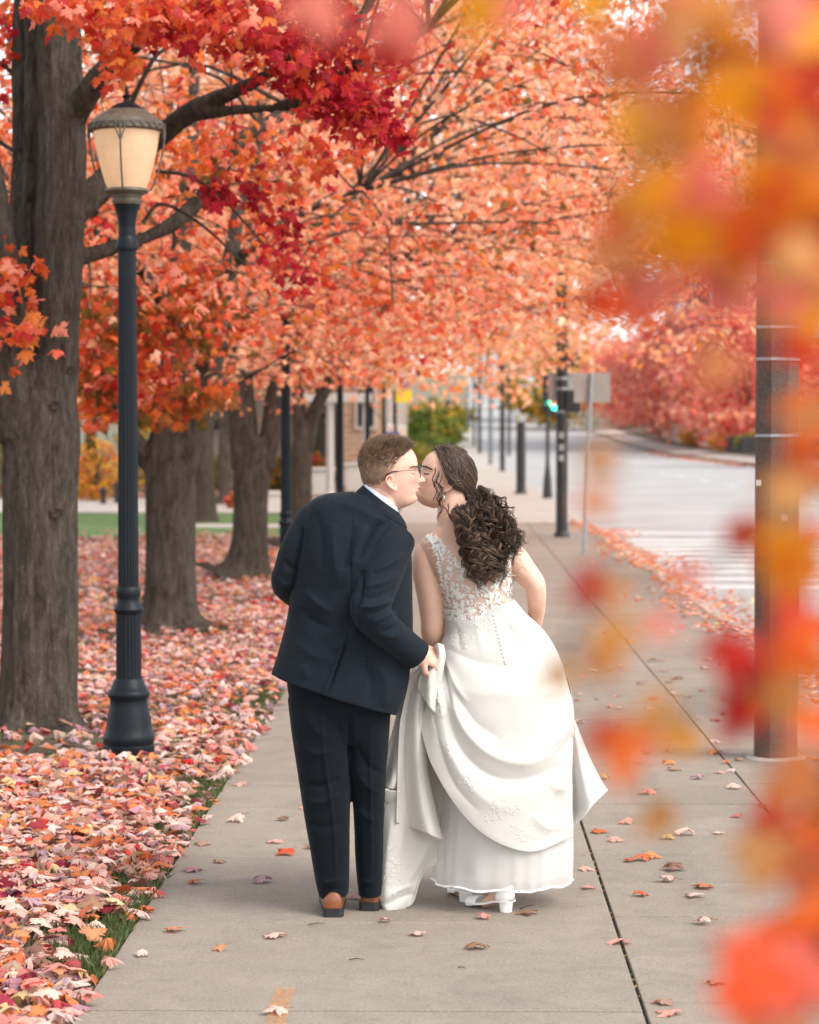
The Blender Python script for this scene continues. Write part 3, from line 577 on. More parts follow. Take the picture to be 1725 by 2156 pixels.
def place_leaf(parent, pal, p, fwd, nrm, size, name='leaf'):
    f = np.array(fwd) / np.linalg.norm(fwd); n = np.array(nrm) - f * np.dot(nrm, f); n /= np.linalg.norm(n) + 1e-9; s = np.cross(f, n)
    o = link(name, leaf_part(pal, int(rng.integers(0, 4))))
    M = Matrix(((s[0], f[0], n[0], p[0]), (s[1], f[1], n[1], p[1]), (s[2], f[2], n[2], p[2]), (0, 0, 0, 1))) @ Matrix.Diagonal((size, size, size * rng.uniform(.4, 1.8), 1))
    if parent is not None: o.parent = parent; M = parent.matrix_basis.inverted() @ M
    o.matrix_basis = M; return o
def dirs(k, droop=.55):
    """hanging leaves: tips outward and down, blades facing mostly up / outward"""
    th = rng.uniform(0, 2 * math.pi, k); f = np.stack([np.cos(th), np.sin(th), -rng.uniform(.1, 1.3, k) * droop * 1.6], 1); n = rng.normal(0, .55, (k, 3)) + np.array([0, -.35, .75]); return f, n
def crown(tree, name, tips, stems, palf, leaves_per, size, detail, spread=.34, zmin=None, twig=True, keep=None, per=5, bf=.55):
    """leaf sprays round branch tips, with curved branches back to the stems"""
    tubes = []; cen = []
    for t in tips:
        if stems is not None and rng.uniform() < bf:
            c = stems[np.argmin(((stems[:, :3] - t) ** 2 * np.array([1, 1, .8])).sum(1) + 3 * np.clip(stems[:, 2] - t[2] + .4, 0, 9))]
            L_ = np.linalg.norm(t - c[:3]); mid = (t + c[:3]) / 2 + np.array([0, 0, .10 * L_]) + rng.normal(0, .05 * L_, 3); q = cr([c[:3], mid, t, t + (t - mid) * .15 + np.array([0, 0, -.12])], 12); tubes.append((q, np.linspace(min(.020, .007 + .0045 * L_), .003, 12)))
        for _ in range(per):
            e = t + rng.normal(0, 1, 3) * np.array([.62, .62, .34]); e[2] -= .08
            if twig: tubes.append((cr([t, (t + e) / 2 + np.array([0, 0, .07]), e], 6), np.linspace(.005, .0025, 6)))
            cen.append(e)
    cen = np.array(cen); k = len(cen) * leaves_per; pos = np.repeat(cen, leaves_per, 0) + rng.normal(0, 1, (k, 3)) * np.array([spread, spread, spread * .55])
    if zmin is not None: pos = pos[pos[:, 2] > zmin(pos)]
    uv = proj(pos); out = (uv[:, 0] < -160) | (uv[:, 0] > 1900) | (uv[:, 1] < -160)
    ok = ~out | (rng.uniform(size=len(pos)) < .07)
    if keep is not None: ok &= keep(pos, uv)
    pos = pos[ok]; f, n = dirs(len(pos)); V, F, C = leaf_field(pos, f, n, rng.uniform(.75, 1.2, len(pos)) * size, palf(pos), detail)
    o = link(name, mesh_np(name, V, F, False, C), M_leaf); o.parent = tree; o.matrix_parent_inverse = tree.matrix_basis.inverted(); o['kind'] = 'stuff'
    if tubes:
        o2 = link('twigs', tubes_mesh('twigs', tubes, 3), M_bark); o2.parent = tree; o2.matrix_parent_inverse = tree.matrix_basis.inverted(); o2['kind'] = 'stuff'
    return len(pos)
def stem_pts(paths):
    out = []
    for p in paths: q = cr(np.array(p, float), 30); out.append(PA(q[:, :2], q[:, 2]))
    return np.concatenate(out)
def ell_tips(c, r, k, zlo):
    out = []
    while len(out) < k:
        p = rng.normal(0, 1, 3); p /= np.linalg.norm(p); p = np.array(c) + p * np.array(r) * rng.uniform(.35, 1) ** .6
        if p[2] > zlo(p[None])[0] + .15: out.append(p)
    return np.array(out)
ZMIN = lambda p: np.where(p[:, 0] < -1.9, 1.95, np.where(p[:, 0] < 0, 2.15 + .014 * (p[:, 1] - 20), 2.45 + .012 * (p[:, 1] - 20)))
def patchy(table, sc=.55, seed=0.):
    """colour mixes that change over the crown in soft patches; table: list of palette weights"""
    def fn(pos):
        k = np.array([mnoise.noise(Vector((p[0] * sc + seed, p[1] * sc, p[2] * sc * 1.3))) for p in pos]); q = np.clip(((k + .55) / 1.1 * len(table)).astype(int), 0, len(table) - 1); c = np.zeros((len(pos), 3))
        for i, t in enumerate(table):
            m = q == i
            if m.any(): c[m] = pick(t, int(m.sum()))
        return c
    return fn
def spray(tree, u, v, su, sv, D, sD, k, pals, size, as_parts, twigfrom=None):
    """hand-placed spray of near leaves; returns leaves for the joined part or single leaf parts"""
    uv = np.stack([rng.normal(u, su, k), rng.normal(v, sv, k)], 1); Y = rng.normal(D, sD, k); pos = PA(uv, Y); f, n = dirs(k, .7); sz = rng.uniform(.75, 1.25, k) * size
    if as_parts:
        names = list(pals); w = np.array([pals[a] for a in names], float); w /= w.sum()
        for i in range(k): place_leaf(tree, names[rng.choice(len(names), p=w)], pos[i], f[i], n[i] + np.array([0, -.5, 0]), sz[i])
        return None
    return pos, f, n + np.array([0, -.5, 0]), sz, pick(pals, k)
def joined(tree, lst, name, detail=2):
    a = [np.concatenate([x[i] for x in lst]) for i in range(5)]; V, F, C = leaf_field(a[0], a[1], a[2], a[3], a[4], detail)
    o = link(name, mesh_np(name, V, F, False, C), M_leaf); o.parent = tree; o.matrix_parent_inverse = tree.matrix_basis.inverted(); o['kind'] = 'stuff'
# ---- first tree
D1 = 14.1; t1 = empty('maple_tree', tuple(P(80, 1530, D1)[:2]) + (0,), 0, 'nearest maple with thick forked trunk at the edge of the verge', 'tree', 'maples in a row along the verge')
p1 = [[(80, 1560, D1, 150), (80, 1536, D1, 112), (80, 1505, D1, 90), (82, 1450, D1, 79), (84, 1300, D1, 76), (86, 1150, D1, 75), (88, 1000, D1, 77), (90, 920, D1, 78), (92, 840, D1, 66), (98, 760, D1, 40), (104, 700, D1, 20)],
      [(98, 980, D1, 50), (118, 820, D1, 46), (122, 650, D1, 45), (127, 500, D1, 48), (132, 350, D1, 48), (130, 200, D1, 46), (124, 60, D1, 42), (118, -100, D1, 36), (100, -400, D1, 28), (90, -800, D1 + .3, 16)],
      [(60, 930, D1 + .1, 46), (46, 760, D1 + .15, 44), (42, 640, D1 + .2, 30), (40, 450, D1 + .25, 17), (44, 200, D1 + .3, 15), (48, -50, D1 + .3, 14), (40, -400, D1 + .2, 9)],
      [(70, 860, D1 + .12, 30), (66, 640, D1 + .15, 22), (66, 430, D1 + .2, 16), (72, 200, D1 + .2, 15), (78, -50, D1 + .2, 13), (160, -500, D1, 8)],
      [(40, 920, D1 - .05, 50), (14, 740, D1 - .1, 48), (2, 560, D1 - .1, 34), (-14, 420, D1 - .1, 28), (-50, 200, D1 - .1, 24), (-110, -60, D1 - .1, 20), (-200, -400, D1, 12)],
      [(50, 760, D1 - .15, 18), (36, 650, D1 - .2, 15), (14, 560, D1 - .25, 12), (-10, 480, D1 - .3, 10)],
      [(150, 545, D1, 15), (230, 525, D1 + .2, 13), (350, 480, D1 + .5, 12.5), (440, 400, D1 + .8, 12), (510, 295, D1 + 1.1, 11), (640, 215, D1 + 1.5, 9), (760, 150, D1 + 1.9, 6), (900, 60, D1 + 2.5, 4)],
      [(150, 450, D1, 30), (250, 360, D1 + .25, 24), (345, 280, D1 + .2, 21), (420, 225, D1, 16), (520, 180, D1 - .2, 12), (620, 120, D1 - .4, 9), (760, 40, D1 - .5, 5)],
      [(400, 240, D1 + .1, 12), (500, 232, D1 - .2, 9), (600, 222, D1 - .4, 8), (690, 180, D1 - .6, 6), (760, 130, D1 - .7, 4)],
      [(150, 260, D1, 24), (210, 160, D1 - .2, 20), (300, 80, D1 - .5, 15), (400, -20, D1 - .7, 11), (560, -160, D1 - 1, 7)],
      [(330, 360, D1 + .4, 4), (400, 372, D1 + .3, 4), (470, 420, D1 + .2, 3), (560, 520, D1 + .1, 2)], [(300, 470, D1 + .4, 5), (340, 430, D1 + .4, 4), (420, 470, D1 + .3, 3), (520, 560, D1 + .2, 2)], [(270, 230, D1 + .4, 6), (320, 130, D1 + .3, 5), (350, 100, D1 + .3, 4)]]
limb_mesh(p1, 'trunk', M_bark, t1, None, .0165)
for (u, v, r) in ((117, 853, 14), (150, 780, 12), (120, 1080, 16), (60, 1010, 15)):     # bark knots
    mb = MB(); c = P(u, v, D1 - .205); mb.lathe([(r * .0016, 0), (r * .0024, .006), (r * .0018, .014), (r * .0009, .008)], 14); o = mb.build('knot', M_bark, None, True); o.rotation_euler = (R(90), 0, 0); o.location = c; o.parent = t1; o.matrix_parent_inverse = t1.matrix_basis.inverted()
OR = {'red': 1, 'orange': 2.4, 'coral': 1.6}; RD = {'red': 2.5, 'crimson': .8, 'coral': 1, 'orange': .6}; CRM = {'crimson': 3, 'red': 1.2}
for a in ((170, 30, 34, 26, D1 - 1.2, .15, 26, OR), (240, 70, 36, 36, D1 - 1.25, .15, 42, OR), (300, 60, 44, 34, D1 - 1.2, .2, 40, OR), (235, 135, 18, 22, D1 - 1.3, .1, 18, OR), (395, 50, 40, 30, D1 - 1.3, .2, 40, RD), (480, 60, 44, 38, D1 - 1.3, .2, 44, RD), (600, 70, 46, 40, D1 - 1.2, .2, 36, CRM), (45, 565, 28, 16, D1 - .7, .1, 22, OR), (50, 690, 34, 24, D1 - .7, .12, 30, OR)):
    spray(t1, *a[:7], a[7], .078, True)
J = [spray(t1, *a[:6], int(a[6] * 1.7), a[7], .072, False) for a in ((140, 10, 40, 20, D1 - 1.1, .2, 40, OR), (330, 20, 60, 30, D1 - 1, .2, 90, OR), (420, 30, 60, 40, D1 - 1, .2, 90, RD), (560, 50, 60, 40, D1 - .8, .2, 110, RD), (640, 130, 50, 30, D1 - .9, .2, 70, CRM), (690, 40, 50, 50, D1 - .6, .3, 90, CRM), (700, 190, 40, 26, D1 - .8, .2, 80, CRM), (760, 230, 36, 24, D1 - .8, .2, 80, CRM), (820, 275, 26, 16, D1 - .9, .15, 46, CRM), (760, 120, 50, 50, D1 - .3, .3, 70, RD),
     (470, 400, 22, 14, D1 + .2, .1, 12, CRM), (540, 400, 20, 40, D1 + .2, .15, 16, CRM), (600, 480, 24, 40, D1 + .2, .15, 22, CRM), (610, 580, 26, 30, D1 + .2, .15, 22, CRM), (450, 405, 18, 14, D1 + .2, .1, 8, CRM), (640, 330, 40, 30, D1 + .3, .2, 26, RD), (730, 300, 30, 30, D1, .2, 26, RD), (520, 300, 60, 50, D1 + .8, .3, 60, OR), (430, 330, 60, 40, D1 + .9, .3, 60, {'orange': 2, 'olive': .6, 'coral': 1}), (10, 640, 24, 60, D1 - .4, .1, 26, OR), (20, 60, 26, 50, D1 + .6, .2, 40, RD))]
joined(t1, J, 'leaf_sprays')
S1 = stem_pts(p1[1:])
n_ = crown(t1, 'crown', ell_tips((-1.6, 15.2, 5.6), (4.6, 4.2, 2.6), 70, lambda p: 3.6 + 0 * p[:, 0]), S1, patchy([OR, RD, OR, {'coral': 2, 'orange': 1}]), 20, .078, 1, .34, lambda p: 2.3 + 0 * p[:, 0], keep=lambda p, uv: (uv[:, 1] < -40) | (p[:, 1] > 15.2) )
# ---- second tree
D2 = 21.1; t2 = empty('maple_tree', tuple(P(362, 1320, D2)[:2]) + (0,), 0, 'second maple in the row, straight trunk splitting low to one side', 'tree', 'maples in a row along the verge')
p2 = [[(364, 1332, D2, 104), (362, 1314, D2, 74), (361, 1290, D2, 60), (360, 1240, D2, 53), (360, 1140, D2, 50), (360, 1040, D2, 50), (361, 970, D2, 50), (363, 920, D2, 44), (363, 880, D2, 30)], [(346, 1000, D2, 26), (305, 958, D2, 19), (272, 905, D2 - .1, 14), (230, 820, D2 - .3, 10), (195, 700, D2 - .5, 8), (170, 590, D2 - .6, 5)],
      [(364, 940, D2, 42), (362, 870, D2, 33), (362, 800, D2, 28), (368, 700, D2, 25), (376, 600, D2, 22), (388, 450, D2, 18), (404, 300, D2, 14), (410, 100, D2, 9)], [(382, 1000, D2 - .05, 26), (408, 910, D2 - .1, 22), (430, 845, D2 - .15, 19), (446, 780, D2 - .15, 18), (464, 690, D2 - .15, 17), (484, 560, D2 - .1, 14), (508, 420, D2, 11), (560, 260, D2, 7)],
      [(442, 790, D2 - .1, 12), (405, 745, D2 + .1, 11), (385, 690, D2 + .2, 9)], [(368, 690, D2, 15), (320, 600, D2 - .6, 11), (250, 520, D2 - 1.2, 8), (190, 480, D2 - 1.6, 5)], [(484, 560, D2, 10), (560, 500, D2 - .4, 8), (660, 440, D2 - .8, 6), (760, 400, D2 - 1.2, 4)]]
limb_mesh(p2, 'trunk', M_bark, t2, None); S2 = stem_pts(p2[1:])
OL = {'olive': 2.6, 'orange': 1.2, 'red': .4}; CO = {'coral': 2, 'orange': .8, 'salmon': 2}; SA = {'salmon': 2.2, 'coral': .7, 'peach': 2.4}; AM = {'amber': 1.2, 'salmon': 1.2, 'peach': 2.4}; PE = {'peach': 3.4, 'salmon': 1, 'amber': .9}
crown(t2, 'crown', ell_tips((-1.9, 21.4, 5.0), (4.9, 4.0, 3.1), 125, ZMIN), S2, patchy([CO, SA, {'olive': 1, 'orange': 2, 'coral': 1}, SA, SA, CO]), 17, .080, 1, .36, ZMIN, keep=lambda p, uv: (p[:, 1] > 16.3))
crown(t2, 'crown', ell_tips((-2.6, 18.6, 3.4), (2.4, 1.6, 1.0), 16, lambda p: 2.2 + 0 * p[:, 0]), S2, patchy([OR, CO, OR]), 18, .080, 2, .3, ZMIN)
for a in ((390, 850, 40, 20, D2 - 1.6, .2, 60, OL), (330, 870, 30, 14, D2 - 1.6, .2, 34, OL), (440, 830, 30, 16, D2 - 1.6, .2, 34, OL), (210, 850, 34, 26, D2 - 1.6, .2, 60, {'olive': 1.5, 'orange': 2, 'red': .6}), (180, 800, 24, 30, D2 - 1.5, .2, 30, OL)): spray(t2, *a[:7], a[7], .088, True)
joined(t2, [spray(t2, *a[:6], int(a[6] * 1.5), a[7], .085, False) for a in ((330, 690, 60, 34, D2 - 1.8, .3, 130, OL), (250, 660, 50, 30, D2 - 1.8, .3, 90, OL), (420, 660, 40, 40, D2 - 1.7, .3, 80, OL), (200, 760, 30, 50, D2 - 1.4, .3, 90, OR), (310, 790, 50, 50, D2 - 1.2, .3, 130, OR), (390, 590, 40, 40, D2 - 1.5, .3, 70, {'orange': 2, 'red': 1}))], 'leaf_sprays')
# ---- third, fourth
D3 = 28.7; t3 = empty('maple_tree', tuple(P(525, 1212, D3)[:2]) + (0,), 0, 'third maple in the row, trunk dividing into two upright stems', 'tree', 'maples in a row along the verge')
p3 = [[(515, 1222, D3, 92), (520, 1206, D3, 60), (524, 1180, D3, 45), (527, 1130, D3, 37), (528, 1060, D3, 35), (531, 990, D3, 37), (537, 945, D3, 34), (540, 920, D3, 20)], [(516, 985, D3, 28), (511, 900, D3, 28), (507, 800, D3, 27), (510, 690, D3, 23), (526, 560, D3, 17), (545, 400, D3, 12), (560, 200, D3, 7)], [(556, 985, D3, 20), (572, 910, D3, 20), (582, 800, D3, 17), (602, 700, D3, 13), (650, 580, D3, 10), (720, 470, D3, 8), (800, 380, D3 - .5, 5)], [(506, 800, D3, 10), (478, 740, D3 - .2, 9), (465, 690, D3 - .3, 7)], [(590, 760, D3, 12), (640, 690, D3 - .6, 9), (720, 620, D3 - 1.2, 6), (800, 560, D3 - 1.8, 4)]]
limb_mesh(p3, 'trunk', M_bark, t3, None); S3 = stem_pts(p3[1:])
crown(t3, 'crown', ell_tips((-.7, 28.7, 5.4), (5.3, 4.2, 3.4), 140, ZMIN), S3, patchy([SA, CO, SA, PE, AM, SA]), 18, .088, 1, .38, ZMIN)
crown(t3, 'crown', ell_tips((-.9, 26.5, 3.1), (1.5, 2.2, .7), 22, lambda p: 2.45 + 0 * p[:, 0]), S3, patchy([CO, {'coral': 2, 'red': 1}, SA]), 20, .088, 1, .3, lambda p: 2.25 + .35 * np.clip(p[:, 0] + .8, 0, 3))
D4 = 36.4; t4 = empty('maple_tree', tuple(P(640, 1148, D4)[:2]) + (0,), 0, 'fourth maple in the row, leaning trunk half hidden by a lamp post', 'tree', 'maples in a row along the verge')
p4 = [[(628, 1156, D4, 66), (632, 1140, D4, 40), (635, 1115, D4, 27), (634, 1040, D4, 21), (634, 960, D4, 21), (640, 905, D4, 18), (643, 880, D4, 10)], [(632, 930, D4, 14), (626, 820, D4, 11), (612, 690, D4, 8), (602, 480, D4, 5)], [(644, 940, D4, 16), (660, 875, D4, 14), (688, 818, D4, 12), (714, 772, D4, 10), (770, 690, D4, 7), (860, 600, D4, 5)], [(650, 890, D4, 10), (690, 800, D4 - .3, 8), (740, 760, D4 - .5, 6)]]
limb_mesh(p4, 'trunk', M_bark, t4, None); S4 = stem_pts(p4[1:])
crown(t4, 'crown', ell_tips((.1, 36.4, 6.0), (5.6, 4.4, 3.9), 150, ZMIN), S4, patchy([SA, AM, PE, AM]), 16, .11, 1, .42, ZMIN)
# ---- further trees of the row: simple leaves, generic stems
def far_tree(x, y, h, cr_, pal, k, lp, size, label, group, cx=None, zlo=2.6, det=0, zf=None, spread=.5):
    z0 = float(rise(y)); t = empty('maple_tree', (x, y, z0), 0, label, 'tree', group); tk = []
    def pt(dx, dy, z): return np.array([x + dx, y + dy, z0 + z])
    tubes = [(cr([pt(0, 0, -.05), pt(.02, 0, .5), pt(0, 0, 1.6), pt(.1, .1, 2.4)], 14), np.interp(np.linspace(0, 1, 14), [0, .12, .3, 1], [.36, .25, .21, .18]))]
    for j in range(4):
        a = rng.uniform(0, 6.3); s = rng.uniform(.4, .8); tubes.append((cr([pt(0, 0, 2.0 - .2 * j), pt(math.cos(a) * s, math.sin(a) * s, 3.4), pt(math.cos(a) * cr_ * .45, math.sin(a) * cr_ * .45, h * .75)], 12), np.linspace(.15, .03, 12)))
    o = link('trunk', tubes_mesh('trunk', tubes, 10), M_bark); o.parent = t; o.matrix_parent_inverse = t.matrix_basis.inverted()
    st = np.concatenate([q for q, _ in tubes[1:]])
    crown(t, 'crown', ell_tips((x + (cx or 0), y, z0 + (h + zlo) / 2), (cr_, cr_, (h - zlo) / 2), k, (lambda p: z0 + zlo + 0 * p[:, 0]) if zf is None else zf), st, pal, int(lp * .74), size * 1.16, det, spread, (lambda p: z0 + zlo - .25 + 0 * p[:, 0]) if zf is None else zf, twig=False, bf=.3)
    return t
AMB = patchy([AM, PE, SA, {'amber': 1, 'peach': 2}])
for k, (x, y, h, c) in enumerate(((-4.7, 46, 11.5, 3.6), (-5.3, 57, 13, 4.6), (-6.2, 70, 15, 5.6))):
    far_tree(x, y, h, 6.2, AMB, 130, 14, .17, ['fifth maple, trunk hidden, peach crown over the pavement', 'sixth maple, peach crown behind the fifth', 'farthest maple of the row, pale amber crown'][k], 'maples in a row along the verge', c, 2.35 + .006 * (y - 40), 0, None, .6)
# beyond the lawn
for (u, D, h, r, pal, lab) in ((40, 66, 11, 5, [{'orange': 1, 'amber': 1}, {'olive': 1, 'orange': 1}], 'orange brown tree beyond the lawn at the frame edge'), (190, 78, 12, 5, [{'yellow': 1, 'green': 1.4}, {'yellow': 2, 'green': 1}], 'yellow green tree beyond the lawn'), (330, 74, 12, 4.5, [{'coral': 1, 'orange': 1}, {'amber': 1}], 'coral tree behind the second maple'), (560, 100, 13, 5, [{'amber': 1, 'yellow': 1}], 'amber tree above the pale building'), (915, 190, 3.0, 1.9, [{'green': 2, 'yellow': .6}, {'green': 1}], 'green tree at the end of the verge'), (950, 300, 2.6, 2.4, [{'green': 1, 'yellow': 1}], 'light green tree far behind the green one')):
    far_tree(bx(u, D), D, h, r, patchy(pal), 70, 14, .30, lab, 'trees beyond the verge', 0, 2.0 if D < 120 else .3, 0, None, .7 if D < 120 else .22)
# red trees across the road
RT = ((24, 126, 11, 6, 'red pink tree across the road beside the octagonal pole'), (21.5, 172, 11, 5, 'red pink tree across the road, nearest of its row'), (21.8, 190, 12, 5.5, 'red pink tree across the road, second of its row'), (21.4, 210, 12, 5.5, 'red pink tree across the road, third of its row'), (22, 234, 12, 6, 'red pink tree across the road, fourth of its row'), (21.6, 260, 11, 6, 'red pink tree across the road, fifth of its row'), (22, 290, 11, 6.5, 'small red pink tree where the road starts to climb'), (21.5, 325, 11, 7, 'hazy red pink tree beyond the start of the climb'), (20, 365, 11, 8, 'last hazy pink tree before the white building'), (30, 150, 14, 7, 'tall red pink tree set back from the far fence'))
for (x, y, h, r, lab) in RT: far_tree(x, y, h, r, patchy([{'pink': 3, 'coral': 1}, {'pink': 2, 'salmon': 1.5, 'peach': .6}, {'red': .4, 'pink': 2}]), 90, 15, .40, lab, 'red trees across the road', 0, 1.0, 0, None, .9)
far_tree(12, 300, 12, 7, patchy([{'yellow': 2, 'green': 1}]), 60, 14, .6, 'yellow tree at the end of the road', 'trees at the end of the road', 0, .5, 0, None, 1.0)
far_tree(-3, 330, 2.4, 3, patchy([{'green': 1.4, 'yellow': 1.6}]), 60, 14, .4, 'light green tree at the end of the pavement', 'trees at the end of the road', 0, .3, 0, None, .3)
# ---- shrubs
def shrub(x, y, r, h, pal, k, size, label, group, z0=0.):
    t = empty('shrub', (x, y, z0), 0, label, 'shrub', group); tubes = []
    for j in range(9):
        a = rng.uniform(0, 6.3); s = rng.uniform(.2, .8) * r; tubes.append((cr([(x, y, z0 - .02), (x + .4 * s * math.cos(a), y + .4 * s * math.sin(a), z0 + h * .45), (x + s * math.cos(a), y + s * math.sin(a), z0 + h * .9)], 7), np.linspace(.03, .006, 7)))
    o = link('stem', tubes_mesh('stem', tubes, 5), M_bark); o.parent = t; o.matrix_parent_inverse = t.matrix_basis.inverted()
    p = rng.normal(0, 1, (k, 3)); p /= np.linalg.norm(p, axis=1)[:, None]; p *= rng.uniform(.3, 1, (k, 1)) ** .45; lump = np.array([1 + .3 * mnoise.noise(Vector(q * 2.2) + Vector((x, y, 0))) for q in p]); pos = np.array([x, y, z0 + h * .5]) + p * lump[:, None] * np.array([r, r, h * .52]); pos = pos[pos[:, 2] > z0 + .03]
    f, n = dirs(len(pos), .3); V, F, C = leaf_field(pos, f, n + np.array([0, -.3, .3]), rng.uniform(.7, 1.3, len(pos)) * size, patchy(pal, 1.2)(pos), 0)
    o = link('foliage', mesh_np('foliage', V, F, False, C), M_leaf); o.parent = t; o.matrix_parent_inverse = t.matrix_basis.inverted(); o['kind'] = 'stuff'
for (u, D, r, h, pal, lab) in ((196, 60, .75, 1.55, [{'yellow': 3, 'amber': 1.5}, {'amber': 1, 'olive': .5, 'yellow': 1}], 'golden shrub between the first trunk and the lamp post'), (160, 64, .6, 1.1, [{'amber': 1, 'coral': 1}], 'orange shrub against the first trunk'), (285, 66, .7, 2.3, [{'yellow': 2, 'green': 1}], 'yellow shrub just past the lamp post'), (10, 62, .9, 1.6, [{'olive': 1, 'green': 1}], 'olive shrub at the frame edge'), (440, 70, .7, .9, [{'green': 1.5, 'olive': 1}], 'low green shrub before the pale building'), (480, 72, .6, 1.0, [{'green': 2}], 'dark green shrub beside the brick pier'), (590, 68, .6, 1.1, [{'olive': 2, 'green': 1}], 'olive shrub right of the third trunk'), (650, 72, .7, 1.1, [{'red': 1, 'green': 1.5}], 'reddish green shrub in the planter'), (668, 70, .5, 1.0, [{'crimson': 1, 'green': 1}], 'dark red shrub in the planter by the column'), (880, 120, .8, 1.2, [{'green': 2, 'yellow': 1}], 'green shrub behind the hydrant'), (905, 135, 1.0, 1.9, [{'green': 2}], 'dark green shrub farther along the verge'), (505, 54, .3, .4, [{'coral': 1, 'olive': 1}], 'tiny reddish plant by the low pale wall')):
    shrub(bx(u, D), D, r, h, pal, 900, .12, lab, 'shrubs beyond the lawn')
for k, (x, y, r, h, pal) in enumerate(((19.9, 142, 1.2, 1.3, [{'yellow': 3, 'amber': 1}]), (20.6, 134, 1.3, 1.3, [{'amber': 2, 'pink': 1}]), (20.5, 128, 1.2, 1.2, [{'amber': 1, 'yellow': 1, 'pink': 1}]), (20.2, 180, 1.2, 1.4, [{'yellow': 2, 'amber': 1}]), (20.4, 205, 1.2, 1.6, [{'yellow': 2, 'amber': 1}]), (20.8, 165, 1.5, 1.5, [{'green': 1, 'olive': .6, 'yellow': .6}]), (20.5, 116, 1.3, 1.3, [{'yellow': 2, 'olive': 1}]), (20.9, 108, 1.4, 1.6, [{'yellow': 2, 'amber': 1}]), (20.3, 152, 1.1, 1.1, [{'green': 1, 'yellow': 1}]))):
    shrub(x, y, r, h, pal, 700, .24, ['bright yellow shrub by the far fence, just clear of the pole', 'amber shrub by the far fence', 'pinkish amber shrub by the far fence', 'yellow shrub beyond the bright one', 'distant yellow shrub by the far fence', 'dull green shrub by the far fence', 'yellow olive shrub right of the octagonal pole', 'large yellow shrub at the right frame edge', 'small green shrub by the far fence'][k], 'shrubs by the far fence', .3 + float(rise(y)))
# ------------------------------------------------------------------ fallen leaves
PAL.update({'brown': [(.30, .16, .10), (.36, .20, .13), (.24, .12, .08), (.40, .24, .17)], 'pale': [(.64, .43, .36), (.68, .48, .39), (.60, .38, .33), (.66, .47, .43)], 'rose': [(.60, .24, .19), (.64, .30, .24), (.56, .18, .15), (.66, .34, .28)], 'mauve': [(.40, .24, .27), (.46, .29, .31), (.36, .18, .21), (.44, .30, .30)], 'wine': [(.26, .02, .04), (.34, .04, .05), (.22, .015, .03), (.40, .07, .07)], 'rust': [(.58, .17, .06), (.62, .22, .08), (.52, .13, .05), (.60, .26, .12)], 'straw': [(.60, .42, .22), (.64, .48, .28), (.56, .36, .18), (.62, .44, .20)], 'tan': [(.62, .27, .07), (.66, .31, .10), (.58, .23, .06), (.68, .35, .13)], 'blood': [(.48, .02, .012), (.54, .03, .015), (.42, .015, .015), (.56, .05, .02)], 'gold': [(.80, .29, .015), (.82, .34, .02), (.78, .23, .015), (.84, .38, .04)], 'flame': [(.80, .13, .02), (.76, .10, .02), (.82, .18, .03), (.74, .08, .02)], 'punch': [(.80, .18, .13), (.82, .22, .16), (.76, .14, .10), (.84, .27, .2)]})
LIT = {'pale': 3.0, 'rose': 2.8, 'mauve': 1.3, 'wine': .7, 'rust': 2.1, 'straw': .4, 'red': .3, 'brown': 1.5}
NAMEC = {'brown': 'dull brown', 'pale': 'pale pink', 'rose': 'rose red', 'mauve': 'mauve', 'wine': 'wine red', 'rust': 'rust orange', 'straw': 'straw coloured', 'red': 'bright red'}
M_litter = mat('fallen_leaf', attr=True, rough=.65, transl=.25, spec=.25)
def ground_dirs(k, tilt=.32):
    th = rng.uniform(0, 2 * math.pi, k); n = np.stack([rng.normal(0, tilt, k), rng.normal(0, tilt, k), np.ones(k)], 1); f = np.stack([np.cos(th), np.sin(th), rng.normal(0, .12, k)], 1)
    return f, n
def single(pal, x, y, size, label, group, tilt=.15, z=None):
    f, n = ground_dirs(1, tilt); o = place_leaf(None, pal, (x, y, 0), f[0], n[0], size, 'fallen_leaf')
    o.data = lit_mesh(pal, int(rng.integers(0, 4))); V = np.array([tuple(o.matrix_basis @ v.co) for v in o.data.vertices]); o.location.z += (.003 - np.percentile(V[:, 2], 8)) if z is None else z
    tag(o, label, 'leaf', group)
LM = {}
def lit_mesh(pal, k):
    if (pal, k) not in LM: m_ = leaf_part(pal, k).copy(); m_.name = 'fallen_leaf'; m_.materials.clear(); m_.materials.append(M_litter); LM[pal, k] = m_
    return LM[pal, k]
names = list(LIT); wts = np.array([LIT[a] for a in names]); wts /= wts.sum()
pave = [(517, 1654), (508, 1729), (428, 1777), (576, 1776), (612, 1798), (419, 1835), (454, 1817), (400, 1861), (353, 1962), (590, 1976), (302, 2011), (472, 2000), (598, 2132), (605, 1727), (640, 1702), (1008, 2001), (1011, 1936), (804, 1943), (870, 1971), (742, 1890), (1108, 1922), (1239, 1870), (1224, 1833), (1310, 1990), (1385, 2116), (1423, 2140), (1494, 1946), (1514, 2069), (1345, 1885), (1465, 1887), (1470, 1872), (1419, 1856), (1287, 1771), (1249, 1752), (1365, 1806), (1317, 1814), (1327, 1733), (1402, 1764), (1504, 1755), (1385, 1476), (1375, 1672), (1360, 1810), (1420, 1830), (1480, 1640), (1540, 1660), (1600, 1700), (1560, 1720), (1450, 1760), (650, 1785), (560, 1860)]
